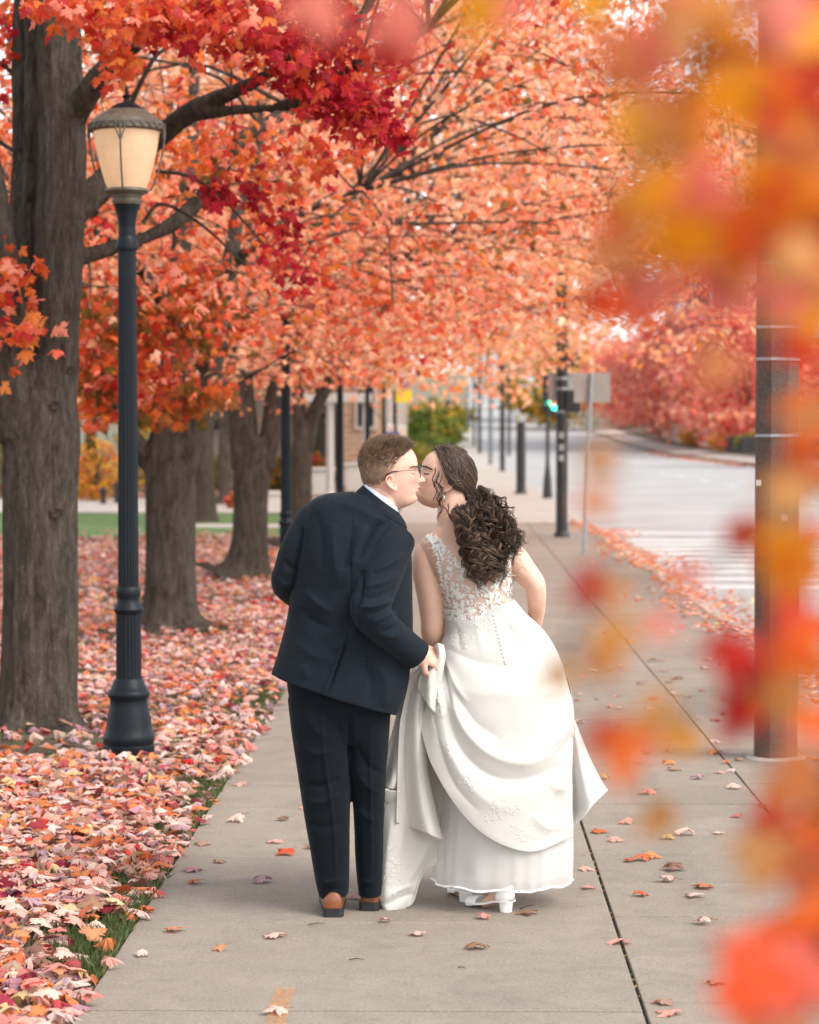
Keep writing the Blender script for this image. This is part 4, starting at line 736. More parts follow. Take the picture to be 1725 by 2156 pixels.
for (u, v) in pave:
    g = G(u, v); pal = names[rng.choice(len(names), p=wts)] if (u, v) not in ((612, 1798), (1385, 1476)) else 'red'
    sz = rng.uniform(.045, .078); big = 'broad' if sz > .066 else ('small' if sz < .054 else 'middling')
    where = ('left of the suited person' + (', near the verge' if u < 480 else ', close to his legs')) if u < 700 else ('in front of the couple' if u < 1120 else 'right of the bride, ' + ('nearest slabs' if v > 1930 else ('level with her shoes' if v > 1820 else 'level with her hem')))
    single(pal, g[0], g[1], sz, f'{big} {NAMEC[pal]} leaf on the pavement {where}', f'{big} {NAMEC[pal]} leaves on the pavement {where}', .10)
for _ in range(70):
    g = G(rng.uniform(1180, 1560), rng.uniform(1300, 1640)); pal = names[rng.choice(len(names), p=wts)]
    if g[0] > XK - .08: continue
    wz = ('just past the bride' if g[1] < 14 else ('level with the octagonal pole' if g[1] < 17 else 'well beyond the octagonal pole')) + (', inside the long crack' if g[0] < XB else ', on the kerb side'); single(pal, g[0], g[1], rng.uniform(.04, .07), f'{NAMEC[pal]} leaf on the small slabs {wz}', f'{NAMEC[pal]} leaves on the small slabs {wz}', .10)
# litter carpet on the verge
def carpet(k, x0, x1, y0, y1, size, zt, detail, name, dens=None, near_out=None):
    y = y0 + (y1 - y0) * rng.uniform(0, 1, k); x = rng.uniform(x0, x1, k)
    keep = x > -.235 * y - 1.3
    if dens is not None: keep &= rng.uniform(size=k) < dens(x, y)
    x, y = x[keep], y[keep]; z = rng.uniform(.012, zt, len(x)); f, n = ground_dirs(len(x), .38); sz = rng.uniform(.7, 1.2, len(x)) * size; pos = np.stack([x, y, z], 1)
    if near_out is not None:
        uv = proj(pos); vis = (uv[:, 0] > 0) & (uv[:, 0] < 1725) & (uv[:, 1] < 2170); idx = np.where(vis)[0]; idx = idx[np.argsort(y[idx])][::2][:near_out]
        for i in idx:
            pal = names[rng.choice(len(names), p=wts)]; big = 'broad' if sz[i] > .084 else ('small' if sz[i] < .068 else 'middling'); wz = ('touching the pavement edge' if x[i] > -1.25 else ('a hand from the pavement edge' if x[i] > -1.45 else 'deep in the litter')) + (' by the bottom corner' if y[i] < 7.6 else (' beside the second slab' if y[i] < 8.4 else ' farther up the verge'))
            single(pal, x[i], y[i], sz[i], f'{big} {NAMEC[pal]} leaf {wz}', f'{big} {NAMEC[pal]} leaves {wz}', .38, float(z[i]) + .01)
        m_ = np.ones(len(x), bool); m_[idx] = False; pos, f, n, sz = pos[m_], f[m_], n[m_], sz[m_]
    V, F, C = leaf_field(pos, f, n, sz, pick(LIT, len(pos)), detail, (.2, 4.5), (.35, 1.05)); o = link(name, mesh_np(name, V, F, False, C), M_litter); tag(o, 'thick litter of pink and red fallen maple leaves on the verge', 'leaf litter', None, 'stuff'); return o
def dens(x, y):
    e = np.array([mnoise.noise(Vector((a * 1.1, b * .9, 0))) for a, b in zip(x, y)]); edge = np.clip((-1.12 - x) / .30, 0, 1); g = np.where(y < 10.5, np.clip(.26 + .80 * edge + 1.1 * e, .08, 1), np.clip(.5 + .55 * edge + 1.2 * e, .10, 1))
    for tx, ty, r in ((-2.43, 13.6, .75), (-2.45, 20.6, .6), (-2.4, 28.2, .5)): g = np.where((x - tx) ** 2 + ((y - ty) * .7) ** 2 < r * r, g * .30, g)
    return g * np.clip((41.5 - y) / 6, .05, 1)
carpet(4800, -2.6, -1.10, 6.0, 9.6, .072, .065, 2, 'leaf_litter', dens, 178)
carpet(6200, -3.8, -1.10, 9.6, 12.2, .072, .065, 1, 'leaf_litter', dens)
carpet(20000, -6.5, -1.09, 12.2, 24, .083, .055, 1, 'leaf_litter', dens)
carpet(20000, -10, -1.08, 24, 43, .09, .05, 0, 'leaf_litter', dens)
carpet(3000, -14, -2, 52, 84, .13, .05, 0, 'leaf_litter', lambda x, y: np.where(y > 62, 1, .02))
# gutter drift along the kerb
k = 3800; y = rng.uniform(7, 46, k); x = XK + .22 + rng.normal(0, .26, k) * (1 + .5 * np.sin(y * .6)) + np.where(y < 15, .4, 0); z = np.where(x < XK + .15, .014, -.115) + rng.uniform(0, .04, k); f, n = ground_dirs(k)
V, F, C = leaf_field(np.stack([x, y, z], 1), f, n, rng.uniform(.05, .085, k), pick({'rust': 3, 'orange': 1.5, 'pale': 1.2, 'rose': 1.5, 'straw': 1}, k), 0); o = link('gutter_leaves', mesh_np('gutter_leaves', V, F, False, C), M_litter); tag(o, 'drift of orange leaves along the kerb and gutter', 'leaf litter', None, 'stuff')
k = 1500; y = rng.uniform(60, 200, k); x = 16.3 + rng.normal(0, .5, k); f, n = ground_dirs(k)
V, F, C = leaf_field(np.stack([x, y, rise(y) - .1 + .1 * (x > 16.6) + .02], 1), f, n, rng.uniform(.15, .25, k), pick({'rust': 2, 'rose': 2, 'pale': 1}, k), 0); o = link('gutter_leaves', mesh_np('gutter_leaves', V, F, False, C), M_litter); tag(o, 'thin line of leaves along the far kerb', 'leaf litter', None, 'stuff')
# debris in the long cracks, twigs on the slabs
k = 1500; xx = np.where(rng.uniform(size=k) < .5, XA, XB) + rng.normal(0, .006, k); yy = rng.uniform(5.5, 26, k); f, n = ground_dirs(k, .5)
V, F, C = leaf_field(np.stack([xx, yy, rng.uniform(-.02, -.004, k)], 1), f, n, rng.uniform(.008, .02, k), pick({'straw': .5, 'rust': .5, 'brown': 3, 'green': 1}, k), 0); o = link('crack_debris', mesh_np('crack_debris', V, F, False, C), M_litter); tag(o, 'crumbled leaf debris lodged in the long pavement cracks', 'debris', None, 'stuff')
for (u, v, L_, a) in ((735, 2022, .05, .1), (965, 2038, .03, -.6), (1095, 1915, .09, 1.0), (650, 1948, .06, .4)):
    g = G(u, v); mb = MB(); mb.tube([(0, 0, .003), (L_ * .5 * math.cos(a), L_ * .5 * math.sin(a), .006), (L_ * math.cos(a), L_ * math.sin(a), .003)], [.0018, .0015, .0010], 5); o = mb.build('twig', M_bark, None, True); o.location = (g[0], g[1], 0); tag(o, f'thin dry twig on the pavement {"beside the bride shoe" if u > 1000 else ("in front of the hem tail" if u > 900 else ("near the bottom slab" if v > 2000 else "left of the brown shoes"))}', 'twig')
# grass blades at the verge edge and round the trunks
k = 52000; x = np.concatenate([-1.105 - np.abs(rng.normal(0, .16, k // 2)), rng.uniform(-4, -1.1, k - k // 2)]); y = np.concatenate([rng.uniform(6, 16, k // 2), rng.uniform(6.5, 30, k - k // 2)])
e = np.array([mnoise.noise(Vector((a * 1.1, b * .9, 0))) for a, b in zip(x, y)]); tr_ = np.zeros(k, bool)
for tx, ty, r in ((-2.43, 13.5, .85), (-2.45, 20.5, .7), (-2.4, 28.2, .6)): tr_ |= (x - tx) ** 2 + ((y - ty) * .7) ** 2 < r * r
ok = (e < .02) | tr_ | ((x > -1.35) & (e < .15)); x, y = x[ok], y[ok]; k = len(x); h = rng.uniform(.02, .06, k); th = rng.uniform(0, 6.3, k); ln = rng.normal(0, .014, (k, 2)); w = .0022
b0 = np.stack([x - w * np.cos(th), y - w * np.sin(th), np.full(k, -.01)], 1); b1 = np.stack([x + w * np.cos(th), y + w * np.sin(th), np.full(k, -.01)], 1); m0 = (b0 + b1) / 2 + np.stack([ln[:, 0] * .4, ln[:, 1] * .4, h * .6], 1) + (b1 - b0) * .4; tp = (b0 + b1) / 2 + np.stack([ln[:, 0], ln[:, 1], h], 1)
V = np.stack([b0, b1, m0, tp], 1).reshape(-1, 3); i = np.arange(k)[:, None] * 4; F = np.concatenate([i + np.array([0, 1, 2]), i + np.array([0, 2, 3])]); C = np.repeat(np.array([(.055, .085, .02), (.075, .105, .028), (.12, .12, .04), (.19, .155, .07)])[rng.choice(4, k, p=[.4, .35, .17, .08])], 4, 0)
o = link('grass', mesh_np('grass', V, F, False, C), mat('grass_blade', attr=True, rough=.6, transl=.3)); tag(o, 'short green grass at the verge edge and round the trunks', 'grass', None, 'stuff')

# ------------------------------------------------------------------ the street tree whose low bough hangs close to the lens
ft = empty('maple_tree', (2.0, 1.2, -.02), 0, 'young maple whose blurred red and gold leaves hang before the lens', 'tree')
def fadd(o): o.parent = ft; o.matrix_parent_inverse = ft.matrix_basis.inverted(); return o
tk = [(cr([(2.0, 1.2, -.03), (2.01, 1.2, .6), (1.99, 1.22, 1.6), (1.95, 1.25, 2.6), (1.97, 1.2, 3.6)], 24), np.linspace(.10, .05, 24))]
fadd(link('trunk', tubes_mesh('trunk', tk, 16), M_bark))
p_ = lambda u, v, y=1.24: tuple(P(u, v, y))
bough = [cr([(1.97, 1.24, 2.2), (1.3, 1.3, 2.28), (.7, 1.33, 2.16), p_(1900, -350), p_(1500, -160), p_(1000, -120), p_(640, -40)], 40), cr([(1.3, 1.3, 2.28), (.7, 1.3, 2.05), p_(2050, 100), p_(1830, 500), p_(1780, 1000), p_(1760, 1500), p_(1740, 2050)], 40),
         cr([p_(1500, -160), p_(1480, 60), p_(1430, 300), p_(1400, 520), p_(1340, 640)], 20), cr([p_(1790, 1000), p_(1650, 1090), p_(1450, 1200), p_(1260, 1270), p_(1160, 1400)], 20), cr([p_(1770, 1400), p_(1650, 1430), p_(1480, 1480), p_(1330, 1560)], 18), cr([p_(1830, 500), p_(1650, 480), p_(1560, 560), p_(1500, 720)], 16), cr([p_(1330, 1560), p_(1350, 1640), p_(1380, 1720)], 8)]
fadd(link('bough', tubes_mesh('bough', [(b, np.linspace(.006, .0022, len(b)) if i < 2 else np.linspace(.002, .0008, len(b))) for i, b in enumerate(bough)], 6), M_bark)); BP = np.concatenate(bough)
BL = [(650,10,190,'punch'),(700,60,120,'punch'),(830,50,210,'punch'),(835,110,170,'blood'),(1000,30,170,'gold'),(1000,80,110,'tan'),(1070,10,150,'punch'),(1250,0,180,'gold'),(1380,110,200,'punch'),(1300,90,170,'rust'),(1500,20,260,'gold'),(1440,60,200,'tan'),(1560,170,260,'gold'),(1520,110,200,'gold'),(1655,20,200,'punch'),(1690,120,230,'blood'),(1650,90,170,'punch'),(1640,255,180,'blood'),(1470,260,260,'gold'),(1370,300,220,'tan'),(1350,240,160,'rust'),(1420,420,280,'gold'),(1330,440,170,'tan'),(1440,500,230,'gold'),(1500,460,170,'gold'),(1535,565,240,'punch'),(1570,540,160,'flame'),(1300,540,200,'rust'),(1320,640,220,'flame'),(1260,640,120,'blood'),(1390,600,190,'punch'),(1690,560,200,'tan'),(1700,430,220,'gold'),(1610,400,210,'gold'),(1700,310,200,'rust'),(1620,480,160,'tan'),(1520,760,170,'rust'),(1690,735,170,'flame'),(1720,680,140,'gold'),(1720,900,150,'tan'),(1265,990,150,'tan'),(1260,1060,120,'rust'),
      (1565,1135,140,'blood'),(1640,1165,210,'gold'),(1690,1200,150,'tan'),(1235,1240,150,'blood'),(1300,1245,110,'tan'),(1445,1220,100,'punch'),(1390,1320,110,'punch'),(1300,1350,160,'tan'),(1265,1400,130,'tan'),(1165,1425,130,'tan'),(1540,1385,190,'blood'),(1580,1450,220,'blood'),(1545,1510,170,'blood'),(1650,1480,180,'tan'),(1720,1520,180,'flame'),(1310,1580,230,'flame'),(1270,1555,140,'blood'),(1375,1515,170,'tan'),(1430,1560,130,'gold'),(1380,1730,150,'tan'),(1640,1730,180,'blood'),(1610,1820,220,'tan'),(1680,1830,240,'flame'),(1710,1930,200,'flame'),(1600,2060,300,'flame'),(1690,2090,300,'punch'),(1640,2150,260,'rust'),(1720,1720,200,'gold'),(1720,2000,220,'flame')]
BL += [(u + rng.normal(0, 60), v + rng.normal(0, 50), w * .9, random.choice(['gold', 'gold', 'tan', 'rust', 'flame', 'punch'])) for u, v, w, p in BL if u > 1300 and v < 620]
BL += [(rng.uniform(1590, 1735), rng.uniform(-10, 700), rng.uniform(170, 260), random.choice(['gold', 'gold', 'tan', 'flame', 'rust', 'blood', 'punch'])) for _ in range(26)] + [(rng.uniform(1640, 1735), rng.uniform(700, 2150), rng.uniform(150, 240), random.choice(['gold', 'tan', 'flame', 'flame', 'rust', 'blood'])) for _ in range(16)]
for (u, v, w, pal) in BL:
    y = float(np.clip(rng.normal(1.22, .08), 1.05, 1.4)); c = P(u, v, y); size = w * .64 / FPX * y; th = rng.uniform(0, 2 * math.pi); f = np.array([math.cos(th) * .8, rng.normal(0, .3), -abs(math.sin(th)) * .9]); n = np.array([rng.normal(0, .35), -1, rng.normal(.2, .4)])
    f /= np.linalg.norm(f); o = place_leaf(ft, pal, c - f * size * .45, f, n, size)
    b = BP[np.argmin(((BP - (c - f * size)) ** 2).sum(1))]; s0 = c - f * size * .45; 
    fadd(link('leaf_stalk', tubes_mesh('leaf_stalk', [(cr([b, (b + s0) / 2 + np.array([0, 0, .006]), s0], 6), .0007)], 4), M_bark))
# ------------------------------------------------------------------ people: shared builders
def ell_ring(L, Rr, Y, d, n=48, e=0.85, tw=0.0):
    """ring through image points L and R at depth Y, half-depth d (metres)"""
    a, b = P(*L, Y), P(*Rr, Y); c = (a + b) / 2; h = (b - a) / 2
    t = np.arange(n) * 2 * math.pi / n
    cx = np.sign(np.cos(t)) * np.abs(np.cos(t)) ** e; sy = np.sign(np.sin(t)) * np.abs(np.sin(t)) ** e
    return c + cx[:, None] * h + sy[:, None] * np.array([0, -d, 0])
def loft_img(rows, n=48, m=60, e=0.85):
    """rows: (Lu,Lv,Ru,Rv,Y,d) control rings, smoothly interpolated"""
    q = cr(np.array(rows, float), m)
    return closed_loft([ell_ring((r[0], r[1]), (r[2], r[3]), r[4], r[5], n, e) for r in q])
def limb_img(pts, n=24, m=40, flat=1.0):
    """pts: (u,v,Y,radius px) -> round tapering limb"""
    q = cr(np.array(pts, float), m); c = PA(q[:, :2], q[:, 2]); r = q[:, 3] * q[:, 2] / FPX
    V, F = tube_np(c, r, n); k = len(c)
    V = np.vstack([V, c[0], c[-1]]); F = [tuple(f) for f in F]
    F += [(len(V)-2, (a+1) % n, a) for a in range(n)] + [(len(V)-1, (k-1)*n+a, (k-1)*n+(a+1) % n) for a in range(n)]
    return V, F
def limb3(pts, n=14, m=14):
    q = cr(np.array(pts, float), m); V, F = tube_np(q[:, :3], q[:, 3], n); k = len(q)
    V = np.vstack([V, q[0, :3], q[-1, :3]]); F = [tuple(f) for f in F]
    F += [(len(V)-2, (a+1) % n, a) for a in range(n)] + [(len(V)-1, (k-1)*n+a, (k-1)*n+(a+1) % n) for a in range(n)]
    return V, F
HEAD = np.array([  # z, front, back, half width (metres; chin at 0)
 (-.020,.050,.000,.018),(-.012,.070,-.004,.034),(-.004,.086,-.018,.044),(.006,.0925,-.032,.051),(.0135,.0945,-.040,.0545),(.027,.0945,-.055,.060),(.039,.0975,-.066,.064),
 (.0525,.0985,-.077,.0675),(.0645,.0985,-.085,.0705),(.0745,.0985,-.0905,.073),(.090,.0975,-.097,.0755),(.1067,.0955,-.1005,.077),(.1185,.0965,-.1025,.078),(.132,.1015,-.1033,.0785),
 (.1406,.1015,-.1033,.078),(.161,.097,-.101,.0765),(.178,.089,-.094,.073),(.193,.076,-.083,.066),(.2066,.059,-.066,.055),(.2168,.036,-.044,.038),(.2225,.012,-.018,.018)])
def head_shell(M, sx=1.0, nose=1.0, brow=1.0, lips=1.0, n=128, m=110):
    """closed head with face; M maps local (x fwd, y lateral, z up) to world. Returns V,F and local coords fn inverse"""
    q = cr(HEAD, m); rings = []
    th = np.arange(n) * 2 * math.pi / n; th = th - 0.45 * np.sin(th)      # denser at the face
    for z, f, b, w in q:
        xc = b + (f - b) * 0.44; c, s = np.cos(th), np.sin(th)
        x = np.where(c > 0, xc + (f - xc) * np.abs(c) ** 0.78, xc + (b - xc) * np.abs(c) ** 0.92)
        y = w * np.sign(s) * np.abs(s) ** 0.92
        zz = np.full(n, z); fr = np.clip((c - 0.05) * 3, 0, 1)
        g = lambda z0, sz: math.exp(-((z - z0) / sz) ** 2)
        # nose bridge, tip and wings
        tip = np.interp(z, [.060, .0665, .072, .082, .092, .105, .119, .130], [0, .010, .033, .031, .0225, .012, .005, 0]) * nose
        sg = np.interp(z, [.06, .075, .09, .12], [.017, .014, .0105, .009])
        x = x + fr * tip * np.exp(-(y / sg) ** 2)
        x = x + fr * .006 * nose * g(.0735, .007) * np.exp(-((np.abs(y) - .0135) / .006) ** 2)
        # eye sockets, closed lid bulge, brow ridge, cheekbone
        x = x - fr * .0095 * g(.109, .011) * np.exp(-((np.abs(y) - .032) / .015) ** 2)
        x = x + fr * .0055 * g(.1065, .0065) * np.exp(-((np.abs(y) - .033) / .012) ** 2)
        x = x + fr * .0045 * brow * g(.126, .006) * np.exp(-((np.abs(y) - .030) / .022) ** 2)
        x = x + fr * .004 * g(.083, .014) * np.exp(-((np.abs(y) - .046) / .016) ** 2)
        # puckered lips and chin
        lp = np.exp(-(y / .017) ** 2)
        x = x + fr * lips * lp * (.0125 * g(.0525, .0055) + .0105 * g(.0405, .0055) + .003 * g(.060, .006))
        x = x - fr * lips * np.exp(-(y / .022) ** 2) * (.003 * g(.0467, .0022) + .004 * g(.030, .006))
        x = x + fr * .0065 * g(.010, .011) * np.exp(-(y / .02) ** 2)
        rings.append(np.stack([x * sx, y, zz], -1))
    V, F = closed_loft(rings); V4 = np.c_[V, np.ones(len(V))] @ np.array(M).T
    return V4[:, :3], F
def ear_shell(M, side, x0=-.012, z0=.085, k=1.0, tilt=-0.25, w=0.0765):
    """rim, bowl and lobe of an ear as tubes + a flattened disc; merged later by the voxel pass"""
    T = lambda p: (np.array(M) @ np.append(p, 1))[:3]
    out = []; a = np.linspace(-0.35 * math.pi, 1.25 * math.pi, 18)
    def loc(ex, ez, off):
        c, s = math.cos(tilt), math.sin(tilt); x = ex * c - ez * s; z = ex * s + ez * c
        return np.array([x0 + x * k, side * (w + off), z0 + z * k])
    rim = []
    for t in a:     # from front root over the top, down the back to the lobe
        ex = -.016 * math.sin(t) ; ez = .030 * math.cos(t); 
        rim.append((ex, ez))
    pts = [loc(.010, .006, -.002), loc(.009, .020, .004), loc(.002, .029, .010), loc(-.009, .029, .014), loc(-.016, .020, .017), loc(-.018, .008, .017), loc(-.014, -.006, .014), loc(-.006, -.018, .010), loc(.002, -.027, .006), loc(.008, -.027, .003), loc(.011, -.018, .000)]
    rad = [.0035, .0037, .0038, .0038, .0038, .0037, .0037, .004, .005, .005, .004]
    q = [np.append(T(p), r * k) for p, r in zip(pts, rad)]
    out.append(limb3(q, 8, 34))
    inner = [loc(-.011, .014, .010), loc(-.009, .004, .010), loc(-.004, -.006, .007), loc(.004, -.012, .003)]
    out.append(limb3([np.append(T(p), .003 * k) for p in inner], 8, 12))
    n = 20; t = np.arange(n) * 2 * math.pi / n; rings = []
    for rr, off in ((.1, .001), (.9, .002), (1, .004), (.9, .0065), (.5, .005), (.1, .003)):
        rings.append([T(loc(-.003 + .012 * rr * math.cos(x), .002 + .025 * rr * math.sin(x), off + .006 * (-.3 * math.cos(x)))) for x in t])
    out.append(closed_loft(rings))
    return out
def hand_shells(w, k, palm_n, curl, length=0.085, width=0.082, side=1, spread=1.0):
    """palm + five bent fingers. w wrist point, k unit direction to knuckles, palm_n palm-facing normal"""
    k = np.array(k, float); k /= np.linalg.norm(k); pn = np.array(palm_n, float); pn -= k * (pn @ k); pn /= np.linalg.norm(pn)
    lat = np.cross(pn, k) * side; w = np.array(w, float); out = []
    n = 18; t = np.arange(n) * 2 * math.pi / n; rings = []
    for s_, wd, th in ((-.35, .029, .022), (0, .030, .020), (.25, .036, .018), (.6, .041, .016), (.9, .0415, .0145), (1.03, .036, .010)):
        c = w + k * s_ * length; wd *= width / .082
        rings.append([c + lat * wd * math.copysign(abs(math.cos(x)) ** .8, math.cos(x)) + pn * th * math.sin(x) for x in t])
    out.append(closed_loft(rings))
    for i, (off, ln, r) in enumerate(((.030, .076, .0088), (.010, .084, .0092), (-.010, .078, .0088), (-.029, .062, .0078))):
        p = w + k * length * .93 + lat * off * width / .082; d = k.copy(); pts = [np.append(p - k * .015, r)]
        ang = 0
        for j, (fr, ca) in enumerate(((.46, curl[0]), (.30, curl[1]), (.24, curl[2]))):
            ang += ca * (1 + .05 * i); dd = k * math.cos(ang) + pn * math.sin(ang) + lat * off * .8 * spread * (j == 0)
            pts.append(np.append(p, r * (1.02 - .06 * j))); p = p + dd * ln * fr; 
        pts.append(np.append(p, r * .72)); out.append(limb3(pts, 12, 18))
    p0 = w + k * length * .15 + lat * .028; d1 = lat * .62 + k * .62 + pn * .45; d1 /= np.linalg.norm(d1); d2 = k * .75 + pn * .6 - lat * .1; d2 /= np.linalg.norm(d2)
    p1 = p0 + d1 * .042; p2 = p1 + d2 * .032; p3 = p2 + (d2 * .8 + pn * .3) * .026
    out.append(limb3([np.append(p0, .015), np.append(p1, .0115), np.append(p2, .0100), np.append(p3, .0075)], 12, 16))
    return out
def skin_cols(V, base, M, lipc, blush):
    """skin base colour by place on the head: lips, blush on cheek / nose / ear"""
    L = (np.linalg.inv(np.array(M)) @ np.c_[V, np.ones(len(V))].T).T[:, :3]; x, y, z = L.T
    c = np.tile(np.array(base, float), (len(V), 1)); h = (np.abs(y) < .12) & (z > -.06) & (z < .25)
    def mixc(w, col):
        nonlocal c
        w = np.where(h, w, 0)[:, None]; c = c * (1 - w) + np.array(col) * w
    e = lambda a, a0, s: np.exp(-((a - a0) / s) ** 2)
    mixc(.55 * e(z, .075, .022) * e(np.abs(y), .045, .022) * (x > .03), blush)
    mixc(.6 * e(z, .073, .012) * e(y, 0, .016) * (x > .098), blush)
    mixc(.55 * (np.abs(y) > .074) * e(z, .085, .035) * e(x, -.012, .03), blush)
    mixc(np.clip(1.3 * e(z, .0465, .0095) * e(y, 0, .022), 0, 1) * (x > .098), lipc)
    return c
def frame(origin, fwd, up):
    f = np.array(fwd, float); f /= np.linalg.norm(f); u = np.array(up, float); u -= f * (u @ f); u /= np.linalg.norm(u)
    l = np.cross(u, f); M = np.eye(4); M[:3, 0] = f; M[:3, 1] = l; M[:3, 2] = u; M[:3, 3] = origin
    return M
def loc2w(M, p): return (np.array(M) @ np.append(np.asarray(p, float), 1))[:3]

# skin / cloth materials
M_skin_m = mat('skin_groom', attr=True, rough=.5, sss=.25, bump=.08, bscale=300, var=.09, vscale=38)
M_skin_w = mat('skin_bride', attr=True, rough=.48, sss=.25, bump=.06, bscale=300, var=.07, vscale=30)
def cloth_mat(name, col, col2, rough=.85, weave=900, sheen=.15, wb=.25):
    m = mat(name, col, rough=rough, col2=col2, vscale=140, sheen=sheen, spec=.12)
    n = m.node_tree; b = n.nodes['Principled BSDF']; tc = n.nodes.new('ShaderNodeTexCoord')
    w1 = n.nodes.new('ShaderNodeTexWave'); w1.inputs['Scale'].default_value = weave; w1.inputs['Distortion'].default_value = 2; w1.bands_direction = 'DIAGONAL'
    no = n.nodes.new('ShaderNodeTexNoise'); no.inputs['Scale'].default_value = 55; no.inputs['Detail'].default_value = 4
    mxx = n.nodes.new('ShaderNodeMath'); mxx.operation = 'MULTIPLY_ADD'; mxx.inputs[1].default_value = .15
    bp = n.nodes.new('ShaderNodeBump'); bp.inputs['Strength'].default_value = wb; bp.inputs['Distance'].default_value = .004
    n.links.new(tc.outputs['Object'], w1.inputs['Vector']); n.links.new(tc.outputs['Object'], no.inputs['Vector'])
    n.links.new(w1.outputs['Fac'], mxx.inputs[0]); n.links.new(no.outputs['Fac'], mxx.inputs[2]); n.links.new(mxx.outputs[0], bp.inputs['Height']); n.links.new(bp.outputs[0], b.inputs['Normal'])
    return m
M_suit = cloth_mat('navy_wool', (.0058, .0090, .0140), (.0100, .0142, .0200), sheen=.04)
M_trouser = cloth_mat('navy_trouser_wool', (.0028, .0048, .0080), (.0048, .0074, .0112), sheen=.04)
M_shirt = mat('white_shirt', (.72, .76, .86), rough=.8)
M_brownlea = mat('brown_leather', (.19, .055, .018), rough=.32, var=.35, vscale=18, bump=.05, bscale=120, coat=.25)
M_black = mat('black_rubber', (.012, .012, .013), rough=.5)
M_hair_m = mat('short_brown_hair', attr=True, rough=.55, spec=.35)
M_wire = mat('spectacle_metal', (.05, .05, .055), rough=.3, metal=.8)
M_dark = mat('dark_lash', (.02, .012, .01), rough=.6)

# ------------------------------------------------------------------ the groom
DM = 8.62
SM = DM / FPX
groom = empty('person', (P(740, 1900, DM)[0], DM, 0), 0, 'person in dark navy suit leaning over to kiss, seen from behind', 'person')
def child(o):
    o.parent = groom; o.matrix_parent_inverse = groom.matrix_basis.inverted(); return o
HM = frame(P(821, 1058, DM), (.985, .17, .02), (0, 0, 1))
shells = [head_shell(HM, 1.0, 1.0)] 
for sd_ in (-1, 1): shells += ear_shell(HM, sd_, x0=-.004, z0=.070, k=.95, tilt=.33)
shells.append(limb_img([(806, 1000, DM, 34), (803, 1030, DM - .005, 35), (802, 1055, DM - .01, 36), (795, 1085, DM - .01, 40), (780, 1120, DM - .005, 44)], 32, 30))
# trunk under the clothes, legs, arms
shells.append(loft_img([(735, 1075, 820, 1105, DM, .07), (680, 1085, 840, 1150, DM, .09), (650, 1180, 845, 1240, DM, .115), (640, 1280, 842, 1340, DM, .11), (630, 1390, 830, 1440, DM, .115), (650, 1460, 800, 1490, DM, .095), (675, 1500, 780, 1510, DM, .07)], 28, 30))
shells.append(limb_img([(672, 1480, DM, 36), (685, 1650, DM, 30), (702, 1780, DM - .01, 27), (704, 1890, DM - .005, 19), (704, 1908, DM + .03, 16)], 18, 30))
shells.append(limb_img([(775, 1490, DM, 34), (777, 1650, DM + .05, 34), (780, 1780, DM + .06, 26), (779, 1885, DM + .07, 18), (779, 1900, DM + .10, 15)], 18, 30))
ARM_R = [(838, 1128, DM - .015, 40), (822, 1155, DM - .05, 46), (803, 1205, DM - .10, 45), (785, 1258, DM - .15, 41), (778, 1284, DM - .165, 40), (798, 1312, DM - .16, 37), (826, 1337, DM - .14, 34), (857, 1362, DM - .10, 33), (879, 1381, DM - .075, 33.5)]
ARM_L = [(700, 1080, DM, 30), (668, 1092, DM - .002, 37), (650, 1120, DM - .005, 39), (630, 1160, DM - .01, 40), (612, 1205, DM - .005, 37), (606, 1226, DM + .03, 34), (620, 1245, DM + .10, 32), (650, 1265, DM + .19, 30), (690, 1290, DM + .24, 28)]
thin = lambda a, k: [(u, v, y, r * k) for u, v, y, r in a]
shells.append(limb_img(thin(ARM_R, .68) + [(893, 1371, DM - .07, 17)], 18, 40)); shells.append(limb_img(thin(ARM_L, .68), 18, 30))
wr = P(889, 1372, DM - .07); kn = P(907, 1381, DM - .055)
shells += hand_shells(wr, (kn - wr), (.25, .75, -.6), (.75, 1.15, .9), length=.062, side=1, width=.078)
wl = P(694, 1292, DM + .24); shells += hand_shells(wl, (.5, .1, -.5), (0, -.6, -.4), (.3, .4, .3), side=-1)
V, F = join_shells(shells); V, N, Fq = remesh(V, F, .0033, 1, .24)
cols = skin_cols(V, (.62, .365, .275), HM, (.46, .17, .15), (.58, .22, .16))
child(link('body', mesh_np('body', V, Fq, True, cols), M_skin_m))
HEADV_M = V

# jacket: trunk + sleeves + shoulders merged, then folds
jk = [loft_img([(742, 1036, 822, 1062, DM - .012, .070), (712, 1038, 842, 1082, DM - .008, .088), (680, 1043, 853, 1105, DM - .005, .105), (655, 1056, 862, 1130, DM, .122), (638, 1090, 866, 1170, DM, .138),
               (626, 1150, 868, 1225, DM, .150), (618, 1220, 869, 1295, DM, .147), (607, 1290, 868, 1360, DM, .142), (592, 1355, 862, 1425, DM, .148), (580, 1395, 852, 1470, DM, .156), (573, 1417, 838, 1503, DM, .160)], 72, 70, .8)]
jk.append(limb_img(ARM_R, 32, 60)); jk.append(limb_img(ARM_L, 32, 50))
